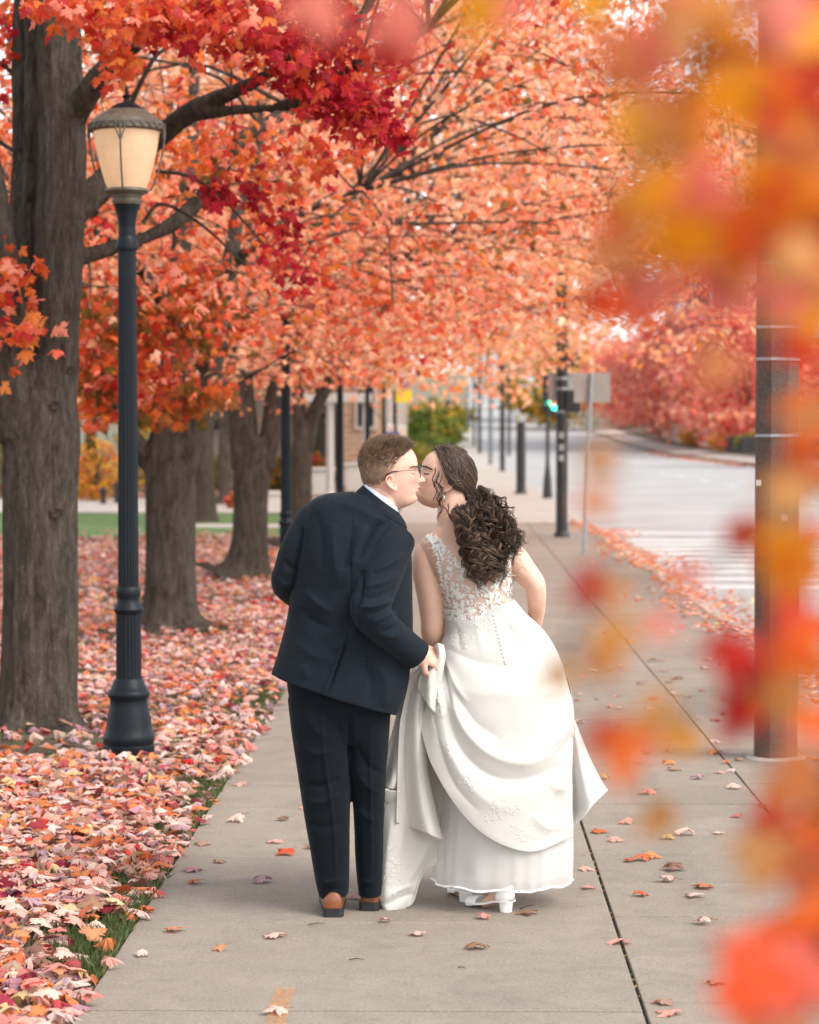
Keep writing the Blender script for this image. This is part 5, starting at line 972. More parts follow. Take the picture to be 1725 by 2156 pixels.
# trim the sleeve / hem ends flat
V, F = join_shells(jk); V, N, Fq = remesh(V, F, .0044, 1)
JF = [  # wool folds as seen on the back and sleeves
 ([(790,1205),(820,1188),(850,1165)], 2.6, 7), ([(772,1238),(806,1228),(840,1205)], 3.0, 7), ([(765,1262),(800,1255),(832,1238)], -2.6, 6), ([(758,1280),(790,1276),(822,1262)], 3.6, 6),
 ([(775,1296),(800,1284),(824,1270)], -3.4, 5), ([(782,1312),(812,1298),(835,1290)], 3.4, 6), ([(800,1330),(828,1322),(843,1306)], -2.6, 5), ([(806,1342),(836,1338),(852,1322)], 2.4, 6),
 ([(752,1180),(766,1150),(790,1112),(822,1098)], -4.0, 8), ([(738,1190),(752,1150),(775,1108)], 3.0, 10), ([(722,1200),(735,1150),(748,1108)], -2.2, 9), ([(765,1200),(762,1240),(752,1290)], -4.5, 6),
 ([(640,1110),(628,1170),(615,1250)], -3.4, 6), ([(735,1330),(720,1375),(704,1420),(687,1466)], -4.0, 3.2), ([(728,1336),(712,1380),(698,1420),(680,1462)], 2.0, 4),
 ([(742,1065),(738,1160),(738,1240),(736,1330)], -1.1, 2.5), ([(668,1080),(676,1130),(680,1200)], -1.8, 14), ([(700,1100),(704,1170),(716,1240)], 2.2, 18),
 ([(640,1240),(668,1270),(700,1290)], 2.6, 12), ([(632,1280),(662,1308),(700,1325)], -2.4, 11), ([(760,1310),(740,1340),(700,1370)], 2.2, 12), ([(620,1350),(660,1380),(700,1390)], 1.8, 16),
 ([(770,1390),(780,1430),(778,1480)], -2.2, 14), ([(800,1400),(812,1440),(808,1490)], 2.2, 12), ([(640,1400),(645,1430)], 1.5, 12), ([(600,1180),(612,1195),(628,1200)], -2.4, 6), ([(585,1215),(600,1228),(616,1230)], 2.4, 6),
 ([(760,1460),(770,1400),(772,1340)], -1.0, 2.2), ([(700,1058),(740,1066),(790,1090),(835,1112)], 1.2, 9), ([(838,1100),(815,1118),(790,1150),(770,1180)], -1.6, 2.6)]
V = folds(V, N, [(p, a * 2.7, w * .85) for p, a, w in JF], SM)
nz = np.array([.0030 * mnoise.noise(Vector((p[0] * 8, p[1] * 8, p[2] * 5))) + .0016 * (1 - 2 * abs(mnoise.noise(Vector((p[0] * 16 + p[2] * 6, p[1] * 14, p[2] * 9 - p[0] * 5))))) for p in V])
V = V + N * nz[:, None]
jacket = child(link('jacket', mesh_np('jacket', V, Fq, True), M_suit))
# collar: folded band round the neck, and the shirt collar inside it
def band(rows, n, name, m, par, thick, arc=(0, 2 * math.pi)):
    q = cr(np.array(rows, float), 14); t = np.linspace(arc[0], arc[1], n); V = []
    for r in q:
        a, b = P(r[0], r[1], r[4]), P(r[2], r[3], r[4]); c, h = (a + b) / 2, (b - a) / 2
        V.append(c + np.cos(t)[:, None] * h + np.sin(t)[:, None] * np.array([0, -r[5], 0]))
    V = np.array(V); mm = len(V); i = np.arange(mm - 1)[:, None] * n; k = np.arange(n - 1)[None]
    F = np.stack([i + k, i + k + 1, i + n + k + 1, i + n + k], -1).reshape(-1, 4)
    o = child(link(name, mesh_np(name, V.reshape(-1, 3), F, True), m)); s_ = o.modifiers.new('t', 'SOLIDIFY'); s_.thickness = thick; s_.offset = 1
    if par is not None: o.parent = par; o.matrix_parent_inverse = Matrix()
    return o
band([(745, 1042, 858, 1112, DM - .008, .092), (751, 1034, 853, 1098, DM - .008, .086), (758, 1027, 845, 1086, DM - .009, .077), (764, 1022, 838, 1076, DM - .010, .0715), (767, 1023, 835, 1076, DM - .010, .068)], 80, 'collar', M_suit, None, .003, (-.35 * math.pi, 1.3 * math.pi))
band([(764, 1034, 842, 1088, DM - .008, .070), (767, 1024, 838, 1072, DM - .009, .067), (769, 1019, 834, 1059, DM - .010, .0655)], 80, 'shirt_collar', M_shirt, None, .002)
# trousers
tr = [loft_img([(606, 1380, 832, 1440, DM, .135), (604, 1430, 828, 1480, DM, .136), (612, 1480, 822, 1510, DM, .122), (630, 1520, 812, 1535, DM, .10), (655, 1560, 795, 1570, DM, .075)], 48, 30)]
def leg(rows): return loft_img(rows, 40, 70, .92)
tr.append(leg([(606, 1470, 742, 1470, DM - .005, .115), (614, 1540, 742, 1545, DM - .005, .108), (626, 1620, 739, 1620, DM - .005, .098), (635, 1680, 738, 1680, DM - .01, .090), (643, 1730, 737, 1730, DM - .012, .086), (652, 1780, 736.5, 1780, DM - .012, .083), (662, 1840, 736, 1840, DM - .006, .080), (668, 1870, 735, 1870, DM, .079), (673, 1888, 733, 1884, DM + .005, .080)]))
tr.append(leg([(712, 1480, 824, 1480, DM + .01, .112), (728, 1545, 820, 1545, DM + .02, .105), (735, 1620, 814, 1620, DM + .035, .096), (742, 1680, 811, 1680, DM + .05, .088), (746, 1740, 808, 1740, DM + .055, .084), (748, 1800, 807, 1800, DM + .06, .080), (752, 1850, 806, 1850, DM + .065, .079), (756, 1884, 805, 1882, DM + .07, .080)]))
V, F = join_shells(tr); V, N, Fq = remesh(V, F, .0058, 1)
TF = [([(676,1480),(684,1600),(698,1700),(706,1800),(706,1884)], 2.0, 3.0), ([(780,1520),(780,1650),(782,1760),(782,1880)], 1.8, 3.0), ([(625,1560),(660,1585),(705,1580)], 2.2, 9), ([(630,1640),(668,1655),(715,1640)], -2.4, 9),
 ([(634,1672),(668,1690),(715,1672)], 2.4, 8), ([(645,1730),(680,1742),(722,1728)], -1.6, 8), ([(742,1600),(770,1650),(806,1672)], 2.6, 10), ([(744,1560),(775,1612),(812,1630)], -2.4, 9), ([(746,1690),(772,1720),(803,1730)], 1.8, 9),
 ([(664,1848),(690,1858),(728,1846)], 1.8, 6), ([(668,1866),(700,1873),(730,1864)], -1.8, 5), ([(754,1850),(780,1858),(804,1848)], 1.6, 6), ([(734,1500),(736,1560),(738,1640)], -3, 6), ([(640,1490),(660,1530),(690,1560)], 2.0, 12)]
V = folds(V, N, [(p, a * 2.6, w * .85) for p, a, w in TF], SM)
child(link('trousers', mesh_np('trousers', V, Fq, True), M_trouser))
# shoes: upper, sole, heel
def mens_shoe(u, vb, Y, yaw):
    o = G(u, vb); c, s = math.cos(yaw), math.sin(yaw)
    T = lambda x, y, z: (o[0] + x * c - y * s, o[1] + x * s + y * c, z)
    up = []; n = 28; t = np.arange(n) * 2 * math.pi / n
    for y, w, h in ((-.002, .020, .075), (.004, .031, .085), (.03, .036, .088), (.07, .038, .082), (.12, .042, .070), (.17, .047, .055), (.22, .045, .045), (.26, .036, .035), (.285, .020, .025)):
        up.append([T(w * math.cos(a), y, .028 + max(0, math.sin(a)) ** .7 * (h - .028) - (.004 if math.sin(a) < 0 else 0)) for a in t])
    Vv, Ff = closed_loft(up); mb = MB(); mb.add(Vv, Ff); child(mb.build('shoe', M_brownlea, None, True)); sh = COL.objects[-1] if False else None
    sole = []; 
    for z, g in ((.016, 1.0), (.024, 1.03), (.030, 1.02)):
        q = [(-.008, .022), (-.004, .033), (.03, .039), (.08, .038), (.14, .043), (.19, .049), (.24, .045), (.28, .030), (.298, .010)]
        sole.append([T(w * g, y, z) for y, w in q] + [T(-w * g, y, z) for y, w in q[::-1]])
    mb = MB(); mb.add(*closed_loft(sole))
    hl = []
    for z in (.0, .004, .022):
        q = [(-.010, .022), (-.006, .034), (.02, .0385), (.062, .0375)]; hl.append([T(w, y, z) for y, w in q] + [T(-w, y, z) for y, w in q[::-1]])
    mb.add(*closed_loft(hl)); child(mb.build('shoe_sole', M_black, None, False))
mens_shoe(702, 1930, DM, .06); mens_shoe(777, 1917, DM, -.10)
# hair: short strands lying on the scalp, fading at the sides
def scalp_pts(M, k, off=.004):
    q = cr(HEAD, 60); out = []
    while len(out) < k:
        z = rng.uniform(.03, .224); th = rng.uniform(0, 2 * math.pi); f, b, w = [np.interp(z, q[:, 0], q[:, j]) for j in (1, 2, 3)]
        xc = b + (f - b) * .44; c, s = math.cos(th), math.sin(th)
        x = xc + (f - xc) * abs(c) ** .78 if c > 0 else xc + (b - xc) * abs(c) ** .92
        y = w * math.copysign(abs(s) ** .92, s)
        out.append((x, y, z))
    return np.array(out)
pts = scalp_pts(HM, 22000); x, y, z = pts.T
hl_front = np.interp(z, [.03, .06, .10, .13, .16, .19, .21, .225], [-.055, -.052, -.012, .004, .026, .066, .085, .09])
low = np.interp(x, [-.11, -.06, -.03, .0, .03], [.048, .050, .06, .105, .125])
keep = (x < hl_front + rng.normal(0, .0018, len(x))) & (z > low + rng.normal(0, .006, len(x))) & (rng.uniform(size=len(x)) < np.clip((z - .045) / .06, .10, 1)); pts = pts[keep]; x, y, z = pts.T
# strand length: short at the sides and nape, longer on top
top = np.clip((z - .125) / .06, 0, 1); tubes = []; hc = []
ctr = np.array([0, 0, .12])
for i, p in enumerate(pts):
    nrm = (p - ctr) / np.array([.10, .078, .10]) ** 2; nrm /= np.linalg.norm(nrm)
    flow = np.array([.75, -.25 * np.sign(p[1]) , .30]) * top[i] + np.array([-.35, 0, -.85]) * (1 - top[i]); flow = flow - nrm * (flow @ nrm) * .9
    flow += rng.normal(0, .22, 3)
    ln = (.0055 + .017 * top[i]) * rng.uniform(.6, 1.25); 
    p0 = p + nrm * (-.001); p1 = p0 + nrm * (.003 + .0065 * top[i]) + flow * ln * .35; p2 = p1 + flow * ln * .65 + nrm * .0015 * top[i]
    lift = (.004 + .006 * max(0, p[0] / .08)) * top[i] * (1 + mnoise.noise(Vector((p[0] * 50, p[1] * 80, 3)))); p2 = p2 + nrm * lift; tubes.append(([loc2w(HM, p0), loc2w(HM, p1), loc2w(HM, p2)], [.0011, .0010, .0003]))
    f = rng.uniform(.6, 1.3) * (1.0 + .35 * (1 - top[i])) * (1 + .75 * mnoise.noise(Vector((p[0] * 45, p[1] * 90, p[2] * 60)))); hc.append(np.array([.195, .122, .076]) * f)
hair = child(link('hair', tubes_mesh('hair', tubes, 3, True, hc), M_hair_m))
# a close-cropped undercoat so that scalp does not show between strands
M_cap = mat('cropped_hair', (.16, .10, .064), rough=.7, var=.35, vscale=240)
def cap_shell(M, fn_keep, off, mm, name, n=96):
    q = cr(HEAD, 90); q = q[q[:, 0] > .03]; th = np.arange(n) * 2 * math.pi / n; V = []; K = []
    for z_, f, b, w in q:
        xc = b + (f - b) * .44; c, s = np.cos(th), np.sin(th)
        xx = np.where(c > 0, xc + (f - xc) * np.abs(c) ** .78, xc + (b - xc) * np.abs(c) ** .92); yy = w * np.sign(s) * np.abs(s) ** .92
        p = np.stack([xx, yy, np.full(n, z_)], -1); nr = p - ctr; nr /= np.linalg.norm(nr, axis=1)[:, None]
        K.append(fn_keep(xx, yy, np.full(n, z_))); V.append(p + nr * off)
    V = np.array(V).reshape(-1, 3); K = np.array(K).ravel(); m_ = len(q); i = np.arange(m_ - 1)[:, None] * n; k = np.arange(n)[None]; k2 = (k + 1) % n
    F = np.stack([i + k, i + k2, i + n + k2, i + n + k], -1).reshape(-1, 4); F = F[K[F].all(1)]
    topv = len(V); V = np.vstack([V, [[.0, 0, .2225 + off]]]); F3 = np.array([(topv, (m_-1)*n + a, (m_-1)*n + (a + 1) % n) for a in range(n)])
    Vw = (np.array(M) @ np.c_[V, np.ones(len(V))].T).T[:, :3]
    return mesh_np(name, Vw, F, True, None, F3)
ck = lambda xx, yy, zz: (xx < np.interp(zz, [.03, .06, .10, .13, .16, .19, .21, .225], [-.055, -.055, -.022, -.006, .016, .056, .078, .085])) & (zz > np.interp(xx, [-.11, -.06, -.03, .0, .03], [.068, .072, .085, .125, .14]))
o = child(link('hair_undercoat', cap_shell(HM, ck, .0028, M_cap, 'hair_undercoat'), M_cap))
# spectacles: two lens rims, bridge, temples; closed eyes and brows
M_lens = mat('spectacle_lens', (.6, .65, .7), rough=.05, alpha=.25)
sp = []
for sd_ in (-1, 1):
    a = np.linspace(0, 2 * math.pi, 26); sp.append(([loc2w(HM, (.109 + .004 * math.cos(t) * 0 - .006 * abs(math.cos(t)) * (1 if math.cos(t) * sd_ > 0 else -.2), sd_ * .034 + .0255 * math.cos(t), .107 + .0205 * math.sin(t))) for t in a], .0014))
    sp.append(([loc2w(HM, p) for p in ((.103, sd_ * .060, .114), (.085, sd_ * .073, .115), (.03, sd_ * .079, .1135), (0.0, sd_ * .0805, .111))], .0011))
    sp.append(([loc2w(HM, p) for p in ((.02, sd_ * .0795, .113), (0.0, sd_ * .0805, .111), (-.016, sd_ * .081, .104), (-.026, sd_ * .080, .092))], .0021))
sp.append(([loc2w(HM, p) for p in ((.113, -.009, .110), (.117, 0, .113), (.113, .009, .110))], .0013))
glasses = child(link('spectacles', tubes_mesh('spectacles', sp, 6), M_wire))
for sd_ in (-1, 1):
    n = 24; a = np.arange(n) * 2 * math.pi / n
    Vl = [loc2w(HM, (.109, sd_ * .034, .107))] + [loc2w(HM, (.109 - .006 * abs(math.cos(t)) * (1 if math.cos(t) * sd_ > 0 else -.2), sd_ * .034 + .025 * math.cos(t), .107 + .020 * math.sin(t))) for t in a]
    mb = MB(); mb.add(Vl, [(0, 1 + k, 1 + (k + 1) % n) for k in range(n)]); l = mb.build('lens', M_lens, None, True); l.parent = glasses
def face_x(y, z):
    f, b, w = [np.interp(z, HEAD[:, 0], HEAD[:, j]) for j in (1, 2, 3)]; xc = b + (f - b) * .44
    sn = np.clip(abs(y) / w, 0, 1) ** (1 / .92); return xc + (f - xc) * math.sqrt(1 - sn * sn) ** .78
def eyes(M, par, mm, lash, bz=.124, y0=.028, y1=.056, brow_r=.0010, out=.0005):
    for sd_ in (-1, 1):
        L_ = []
        for k in range(7):
            f = k / 6; y = y0 + (y1 - y0) * f; z = .1025 - .0032 * math.sin(f * math.pi) + .002 * f; L_.append(loc2w(M, (face_x(y, z) - .003 * (1 - f) + out, sd_ * (y + .001), z)))
        o = link('eyelashes', tubes_mesh('eyelashes', [(L_, np.array([.3, .8, 1, 1.1, 1.1, .9, .3]) * lash)], 6), M_dark); child_of(o, par)
        tb = []
        for k in range(110):
            f = rng.uniform(); y = .016 + .044 * f; z = bz + .0065 * math.sin(f * 2.3) - .004 * f + rng.normal(0, .0011); a = np.array((face_x(y, z) + .003, sd_ * y, z)); y2 = y + .005; b_ = np.array((face_x(y2, z) + .003, sd_ * y2, z + .0015 - .003 * f)); tb.append(([loc2w(M, a), loc2w(M, b_)], [brow_r, brow_r * .35]))
        child_of(link('eyebrow', tubes_mesh('eyebrow', tb, 4), mm), par)
def child_of(o, par): o.parent = par; o.matrix_parent_inverse = par.matrix_basis.inverted()
eyes(HM, groom, mat('groom_brow', (.11, .06, .034), rough=.7), .0011)
# ------------------------------------------------------------------ the bride
DB = 8.80
SB = DB / FPX
bride = empty('person', (P(1040, 1900, DB)[0], DB, 0), 0, 'person in ivory lace wedding gown with long dark curls, being kissed', 'person')
def bch(o, par=None):
    o.parent = par or bride
    o.matrix_parent_inverse = bride.matrix_basis.inverted() if par is None else Matrix()
    return o
tl = R(17)
HB = frame(P(919, 1061, DB + .018), (-math.cos(tl) * .97, -.14, math.sin(tl)), (math.sin(tl), .02, math.cos(tl)))
HB[:3, :3] = HB[:3, :3] @ np.diag([.93, .93, .93])
sh = [head_shell(HB, .98, .85, .4, 1.0)]
for sd_ in (-1, 1): sh += ear_shell(HB, sd_, x0=-.008, z0=.078, k=.92, tilt=.1)
sh.append(limb_img([(955, 1020, DB, 27), (952, 1050, DB - .002, 28), (950, 1075, DB - .004, 29), (951, 1100, DB - .006, 31), (955, 1125, DB - .004, 38)], 32, 30))
TORSO = [(925, 1102, 982, 1104, DB - .004, .050), (908, 1118, 1010, 1118, DB - .004, .058), (893, 1130, 1045, 1132, DB - .004, .070), (882, 1145, 1073, 1150, DB - .003, .088), (886, 1170, 1084, 1178, DB, .104), (905, 1205, 1080, 1210, DB, .112), (922, 1235, 1076, 1238, DB, .112),
         (934, 1262, 1074, 1262, DB, .108), (939, 1290, 1084, 1288, DB, .110), (938, 1320, 1110, 1315, DB, .125), (935, 1370, 1130, 1370, DB, .14), (940, 1440, 1140, 1440, DB, .135), (960, 1500, 1120, 1500, DB, .11)]
sh.append(loft_img(TORSO, 56, 60, .9))
sh.append(limb_img([(900, 1150, DB - .002, 22), (897, 1170, DB - .008, 28), (898, 1205, DB - .010, 29.5), (906, 1250, DB - .012, 29), (911, 1300, DB - .012, 26), (911, 1332, DB - .005, 24.5), (918, 1355, DB + .04, 22), (945, 1375, DB + .13, 18), (975, 1385, DB + .19, 14)], 28, 50))
sh.append(limb_img([(1064, 1160, DB, 24), (1082, 1175, DB - .006, 29), (1104, 1203, DB - .020, 27), (1124, 1226, DB - .03, 23), (1128, 1238, DB - .03, 21.5), (1130, 1262, DB - .01, 20), (1129, 1295, DB + .03, 17), (1120, 1335, DB + .09, 14), (1105, 1365, DB + .15, 13)], 28, 50))
sh += hand_shells(P(980, 1388, DB + .2), (.5, .1, -.5), (.4, -.6, .1), (.6, .8, .6), side=1, length=.07, width=.07)
sh += hand_shells(P(1103, 1370, DB + .155), (-.2, .2, -.7), (-.6, -.4, .1), (.6, .8, .6), side=-1, length=.07, width=.07)
# legs and feet
LEG_L = [(985, 1470, DB, 44), (980, 1650, DB + .02, 29), (982, 1760, DB + .03, 25), (986, 1840, DB + .045, 16), (986, 1865, DB + .05, 15), (984, 1878, DB + .075, 14)]
LEG_R = [(1080, 1470, DB, 44), (1078, 1650, DB - .03, 29), (1078, 1760, DB - .06, 25), (1072, 1840, DB - .10, 16), (1066, 1868, DB - .10, 15.5), (1050, 1885, DB - .09, 15), (1028, 1898, DB - .085, 12), (1014, 1904, DB - .08, 8)]
sh.append(limb_img(LEG_L, 20, 40)); sh.append(limb_img(LEG_R, 20, 40))
fo = P(984, 1880, DB + .06); sh.append(limb3([(*fo, .024), *[(*(fo + np.array(d)), r) for d, r in (((-.01, .06, -.012), .024), ((-.03, .12, -.035), .02), ((-.035, .155, -.045), .012))]], 16, 16))
V, F = join_shells(sh); V, N, Fq = remesh(V, F, .0036, 1, .26)
# spine hollow and shoulder blades
V = folds(V, N, [([(985, 1130), (1005, 1180), (1028, 1245)], -2.5, 9), ([(930, 1150), (945, 1180), (965, 1200)], 1.6, 12), ([(1030, 1160), (1040, 1190)], 1.2, 14)], SB)
cols = skin_cols(V, (.66, .40, .29), HB, (.50, .17, .16), (.60, .27, .20))
bch(link('body', mesh_np('body', V, Fq, True, cols), M_skin_w))
def tubes_child(name, tb, n, mm, par=None): return bch(link(name, tubes_mesh(name, tb, n), mm), par)
eyes(HB, bride, M_dark, .0019, .123, .028, .057, .0011, .001)
# ---------------- gown
def satin(name, col, rough=.5, transl=.12):
    return mat(name, col, rough=rough, transl=transl, sheen=.25, bump=.03, bscale=25, spec=.4, var=.02, vscale=5)
M_satin = satin('ivory_satin', (.575, .545, .50)); M_tulle = mat('white_tulle', (.80, .79, .77), rough=.8, transl=.35, alpha=.55)
M_lacew = mat('ivory_lace', (.78, .755, .71), rough=.75, transl=.1)
M_net = mat('sheer_net', (.80, .76, .71), rough=.8, alpha=.26)
M_ribbon = mat('satin_ribbon', (.86, .86, .84), rough=.35)
def patch(rows, nu, nv, depth, name, mm, fl=None, thick=.0025, par=None, wav=0, seed=0, sc=1.0, build=True):
    """cloth patch lofted through rows of photo points; depth(a,s,u,v)->y"""
    g = np.array([cr(r, nu) for r in rows]); g = np.array([cr(g[:, j], nv) for j in range(nu)]).transpose(1, 0, 2)   # nv,nu,2
    a = np.linspace(0, 1, nu)[None, :] * np.ones((nv, 1)); s = np.linspace(0, 1, nv)[:, None] * np.ones((1, nu))
    V = PA(g, depth(a, s, g[..., 0], g[..., 1])).reshape(-1, 3)
    i = np.arange(nv - 1)[:, None] * nu; k = np.arange(nu - 1)[None]
    F = np.stack([i + k, i + nu + k, i + nu + k + 1, i + k + 1], -1).reshape(-1, 4)
    G3 = V.reshape(nv, nu, 3); du = np.gradient(G3, axis=1); dv = np.gradient(G3, axis=0); N = np.cross(dv, du).reshape(-1, 3); N /= np.linalg.norm(N, axis=1)[:, None] + 1e-9
    if N[:, 1].mean() > 0: N = -N; 
    if fl: V = folds(V, N, fl, sc * SB)
    if wav:
        nz = np.array([mnoise.noise(Vector(p * 5 + np.array([seed, 0, 0]))) + .5 * mnoise.noise(Vector(p * 13 + np.array([seed, 3, 0]))) for p in V]); V = V + N * (nz * wav)[:, None]
    me = mesh_np(name, V, F, True); o = bch(link(name, me, mm), par)
    if thick: m_ = o.modifiers.new('t', 'SOLIDIFY'); m_.thickness = thick; m_.offset = 0
    return o, V
def bulge(Y0, d, cx=.5, p=.92): return lambda a, s, u, v: Y0 - d(s) * np.sqrt(np.clip(1 - ((a - cx) / max(cx, 1 - cx)) ** 2 * p, .0, 1))
# overskirt, drawn up to his hand and swagged across the back
OS = [[(939, 1262), (975, 1290), (1030, 1283), (1070, 1268), (1082, 1262)],
      [(938, 1290), (975, 1304), (1032, 1296), (1085, 1287), (1108, 1292)],
      [(937, 1330), (980, 1334), (1040, 1330), (1105, 1326), (1146, 1330)],
      [(928, 1356), (968, 1368), (1040, 1372), (1115, 1370), (1173, 1374)],
      [(918, 1376), (955, 1412), (1030, 1430), (1118, 1424), (1192, 1430)],
      [(910, 1395), (938, 1462), (1015, 1498), (1115, 1500), (1207, 1490)],
      [(902, 1412), (928, 1510), (1005, 1570), (1110, 1586), (1208, 1548)],
      [(894, 1428), (922, 1550), (1000, 1640), (1105, 1668), (1204, 1620)],
      [(886, 1440), (918, 1582), (1000, 1696), (1105, 1738), (1205, 1690)],
      [(878, 1452), (914, 1602), (1000, 1726), (1105, 1778), (1207, 1738)],
      [(873, 1460), (911, 1612), (1000, 1741), (1110, 1793), (1206, 1762)]]
dsk = lambda s: np.interp(s, [0, .1, .25, .45, .7, 1], [.108, .118, .185, .25, .28, .27])
OSF = [([(930, 1372), (946, 1450), (978, 1535), (1040, 1592), (1120, 1604), (1203, 1552)], 9, 13), ([(925, 1385), (936, 1470), (966, 1570), (1030, 1632), (1110, 1640), (1190, 1604)], -10, 17), ([(918, 1392), (926, 1490), (960, 1610), (1030, 1690), (1110, 1706)], 4, 16), ([(905, 1410), (914, 1520), (950, 1640), (1010, 1712)], -5, 10),
       ([(940, 1372), (1010, 1440), (1090, 1470)], 3, 30), ([(932, 1376), (955, 1450), (1000, 1520), (1060, 1560)], -6, 14), ([(936, 1362), (1000, 1392), (1070, 1404)], -4, 10), ([(928, 1378), (938, 1430), (952, 1490)], -9, 6), ([(922, 1376), (925, 1440), (932, 1510)], 9, 6), ([(935, 1380), (958, 1440), (985, 1480)], 5, 6), ([(960, 1310), (966, 1350), (972, 1372)], -3, 8),
       ([(1000, 1300), (1008, 1340), (1020, 1380)], 2.5, 10), ([(1060, 1296), (1082, 1340), (1110, 1390)], -3.5, 9), ([(1090, 1300), (1120, 1345), (1150, 1400), (1165, 1470)], 4, 12), ([(1118, 1330), (1145, 1390), (1160, 1450)], -4, 8), ([(1190, 1640), (1172, 1700), (1176, 1764)], -8, 9), ([(1120, 1712), (1150, 1742), (1192, 1740)], 5, 10), ([(1150, 1572), (1176, 1556), (1204, 1524)], 7, 6), ([(1168, 1592), (1188, 1570), (1206, 1548)], -6, 5), ([(1150, 1640), (1178, 1662), (1204, 1650)], 4, 9), ([(1196, 1590), (1186, 1640), (1190, 1700)], 5, 6)]
oskirt, OSV = patch(OS, 150, 200, bulge(DB, dsk, .52, .97), 'overskirt', M_satin, OSF, .003, None, .0045, 1)
# side and front of the skirt, closing the form away from the camera
FR = []
for u0, v0, u1, v1, d in ((937, 1290, 1108, 1292, .12), (934, 1335, 1147, 1332, .17), (925, 1390, 1178, 1385, .22), (915, 1460, 1203, 1450, .26), (915, 1540, 1208, 1530, .28), (918, 1640, 1203, 1640, .30), (925, 1730, 1206, 1740, .31), (925, 1760, 1207, 1765, .31)):
    t = np.linspace(0, math.pi, 60); c = P((u0 + u1) / 2, (v0 + v1) / 2, DB); h = (P(u1, v1, DB) - P(u0, v0, DB)) / 2
    k = 1 + .03 * np.sin(t * 14) * min(1, (v0 - 1290) / 200); FR.append(c + np.cos(t)[:, None] * h * .985 + (np.sin(t) * d * k)[:, None] * np.array([0, 1, 0]))
FR = np.array([cr(np.array(FR)[:, j], 40) for j in range(60)]).transpose(1, 0, 2); n = 60
i = np.arange(39)[:, None] * n; k = np.arange(n - 1)[None]
o = bch(link('skirt_front', mesh_np('skirt_front', FR.reshape(-1, 3), np.stack([i + k, i + k + 1, i + n + k + 1, i + n + k], -1).reshape(-1, 4)), M_satin)); md = o.modifiers.new('t', 'SOLIDIFY'); md.thickness = .003
# lifted hem: cascade of folds hanging from the hand
yA = lambda Y: (lambda a, s, u, v: Y + 0 * a)
zig = lambda Y, amp, f, ph: (lambda a, s, u, v: Y + amp * np.sin(a * f + ph) * (0.25 + .75 * s))
patch([[(884, 1392), (896, 1398), (906, 1400)], [(862, 1406), (880, 1416), (900, 1420)], [(846, 1454), (864, 1460), (885, 1462)], [(826, 1540), (846, 1545), (872, 1545)], [(806, 1612), (832, 1618), (862, 1618)], [(790, 1656), (814, 1660), (846, 1662)]], 40, 60, zig(DB - .12, .03, 6.5, .5), 'hem_fold', M_satin, [([(846, 1470), (836, 1560), (826, 1655)], 5, 8), ([(862, 1450), (852, 1560), (846, 1650)], -6, 7)], .003, None, .003, 2)
patch([[(791, 1656), (812, 1662), (842, 1666)], [(800, 1672), (818, 1680), (843, 1690)], [(812, 1690), (824, 1700), (845, 1716)]], 30, 16, lambda a, s, u, v: DB - .150 + .03 * s, 'hem_lining', M_satin, None, .002)
patch([[(884, 1400), (896, 1404), (908, 1408)], [(862, 1430), (880, 1440), (900, 1446)], [(850, 1480), (870, 1492), (893, 1500)], [(842, 1540), (868, 1560), (898, 1590)], [(840, 1620), (870, 1640), (906, 1650)], [(838, 1690), (872, 1700), (918, 1700)], [(836, 1733), (880, 1748), (933, 1769)]], 50, 80, zig(DB - .165, .045, 6.0, .2), 'hem_fold', M_satin, [([(868, 1450), (862, 1560), (858, 1735)], 6, 9), ([(886, 1470), (884, 1590), (900, 1740)], -6, 9), ([(848, 1500), (843, 1610), (840, 1730)], -5, 6)], .003, None, .003, 3)
patch([[(905, 1500), (918, 1560), (940, 1610)], [(898, 1560), (925, 1610), (958, 1660)], [(902, 1630), (930, 1660), (972, 1692)], [(912, 1690), (928, 1702), (950, 1712)], [(925, 1750), (932, 1742), (940, 1735)]], 30, 40, lambda a, s, u, v: DB - .10 + .03 * np.sin(a * 3), 'hem_lining', M_satin, [([(905, 1590), (925, 1640), (940, 1690)], -4, 8)], .002, None, .003, 4)
tailF = [([(830, 1700), (818, 1800), (812, 1900)], 6, 10), ([(862, 1730), (850, 1800), (830, 1880)], -5, 10), ([(905, 1770), (880, 1820), (850, 1870)], 5, 10), ([(806, 1900), (835, 1876), (872, 1862)], 5, 5), ([(812, 1908), (845, 1890), (875, 1880)], -6, 7)]
_, TLV = patch([[(830, 1630), (868, 1650), (905, 1670), (920, 1690)], [(811, 1700), (850, 1728), (905, 1752), (934, 1770)], [(807, 1770), (845, 1785), (905, 1795), (936, 1795)], [(803, 1840), (835, 1838), (880, 1832), (918, 1820)], [(798, 1874), (828, 1874), (868, 1860), (896, 1832)], [(800, 1892), (828, 1900), (862, 1890), (884, 1858)], [(806, 1910), (824, 1917), (850, 1912), (872, 1896)], [(812, 1919), (822, 1920), (838, 1918), (862, 1908)]], 60, 80,
      lambda a, s, u, v: DB - .10 - .035 * np.sin(a * 5 + .4) * (1 - .5 * s) - .03 * s, 'hem_tail', M_satin, tailF, .003, None, .003, 5)
# gathered bunch at the hand
patch([[(914, 1360), (922, 1354), (934, 1358)], [(914, 1380), (924, 1378), (938, 1380)], [(902, 1404), (916, 1404), (934, 1410)], [(884, 1425), (905, 1440), (928, 1450)], [(880, 1450), (905, 1490), (925, 1510)]], 40, 40, lambda a, s, u, v: DB - .235 + .02 * np.cos(a * 6) + .02 * s, 'hem_gather', M_satin, [([(912, 1368), (908, 1410), (902, 1450)], 5, 4), ([(922, 1366), (921, 1410), (916, 1470)], -5, 4)], .003, None, .002, 6)
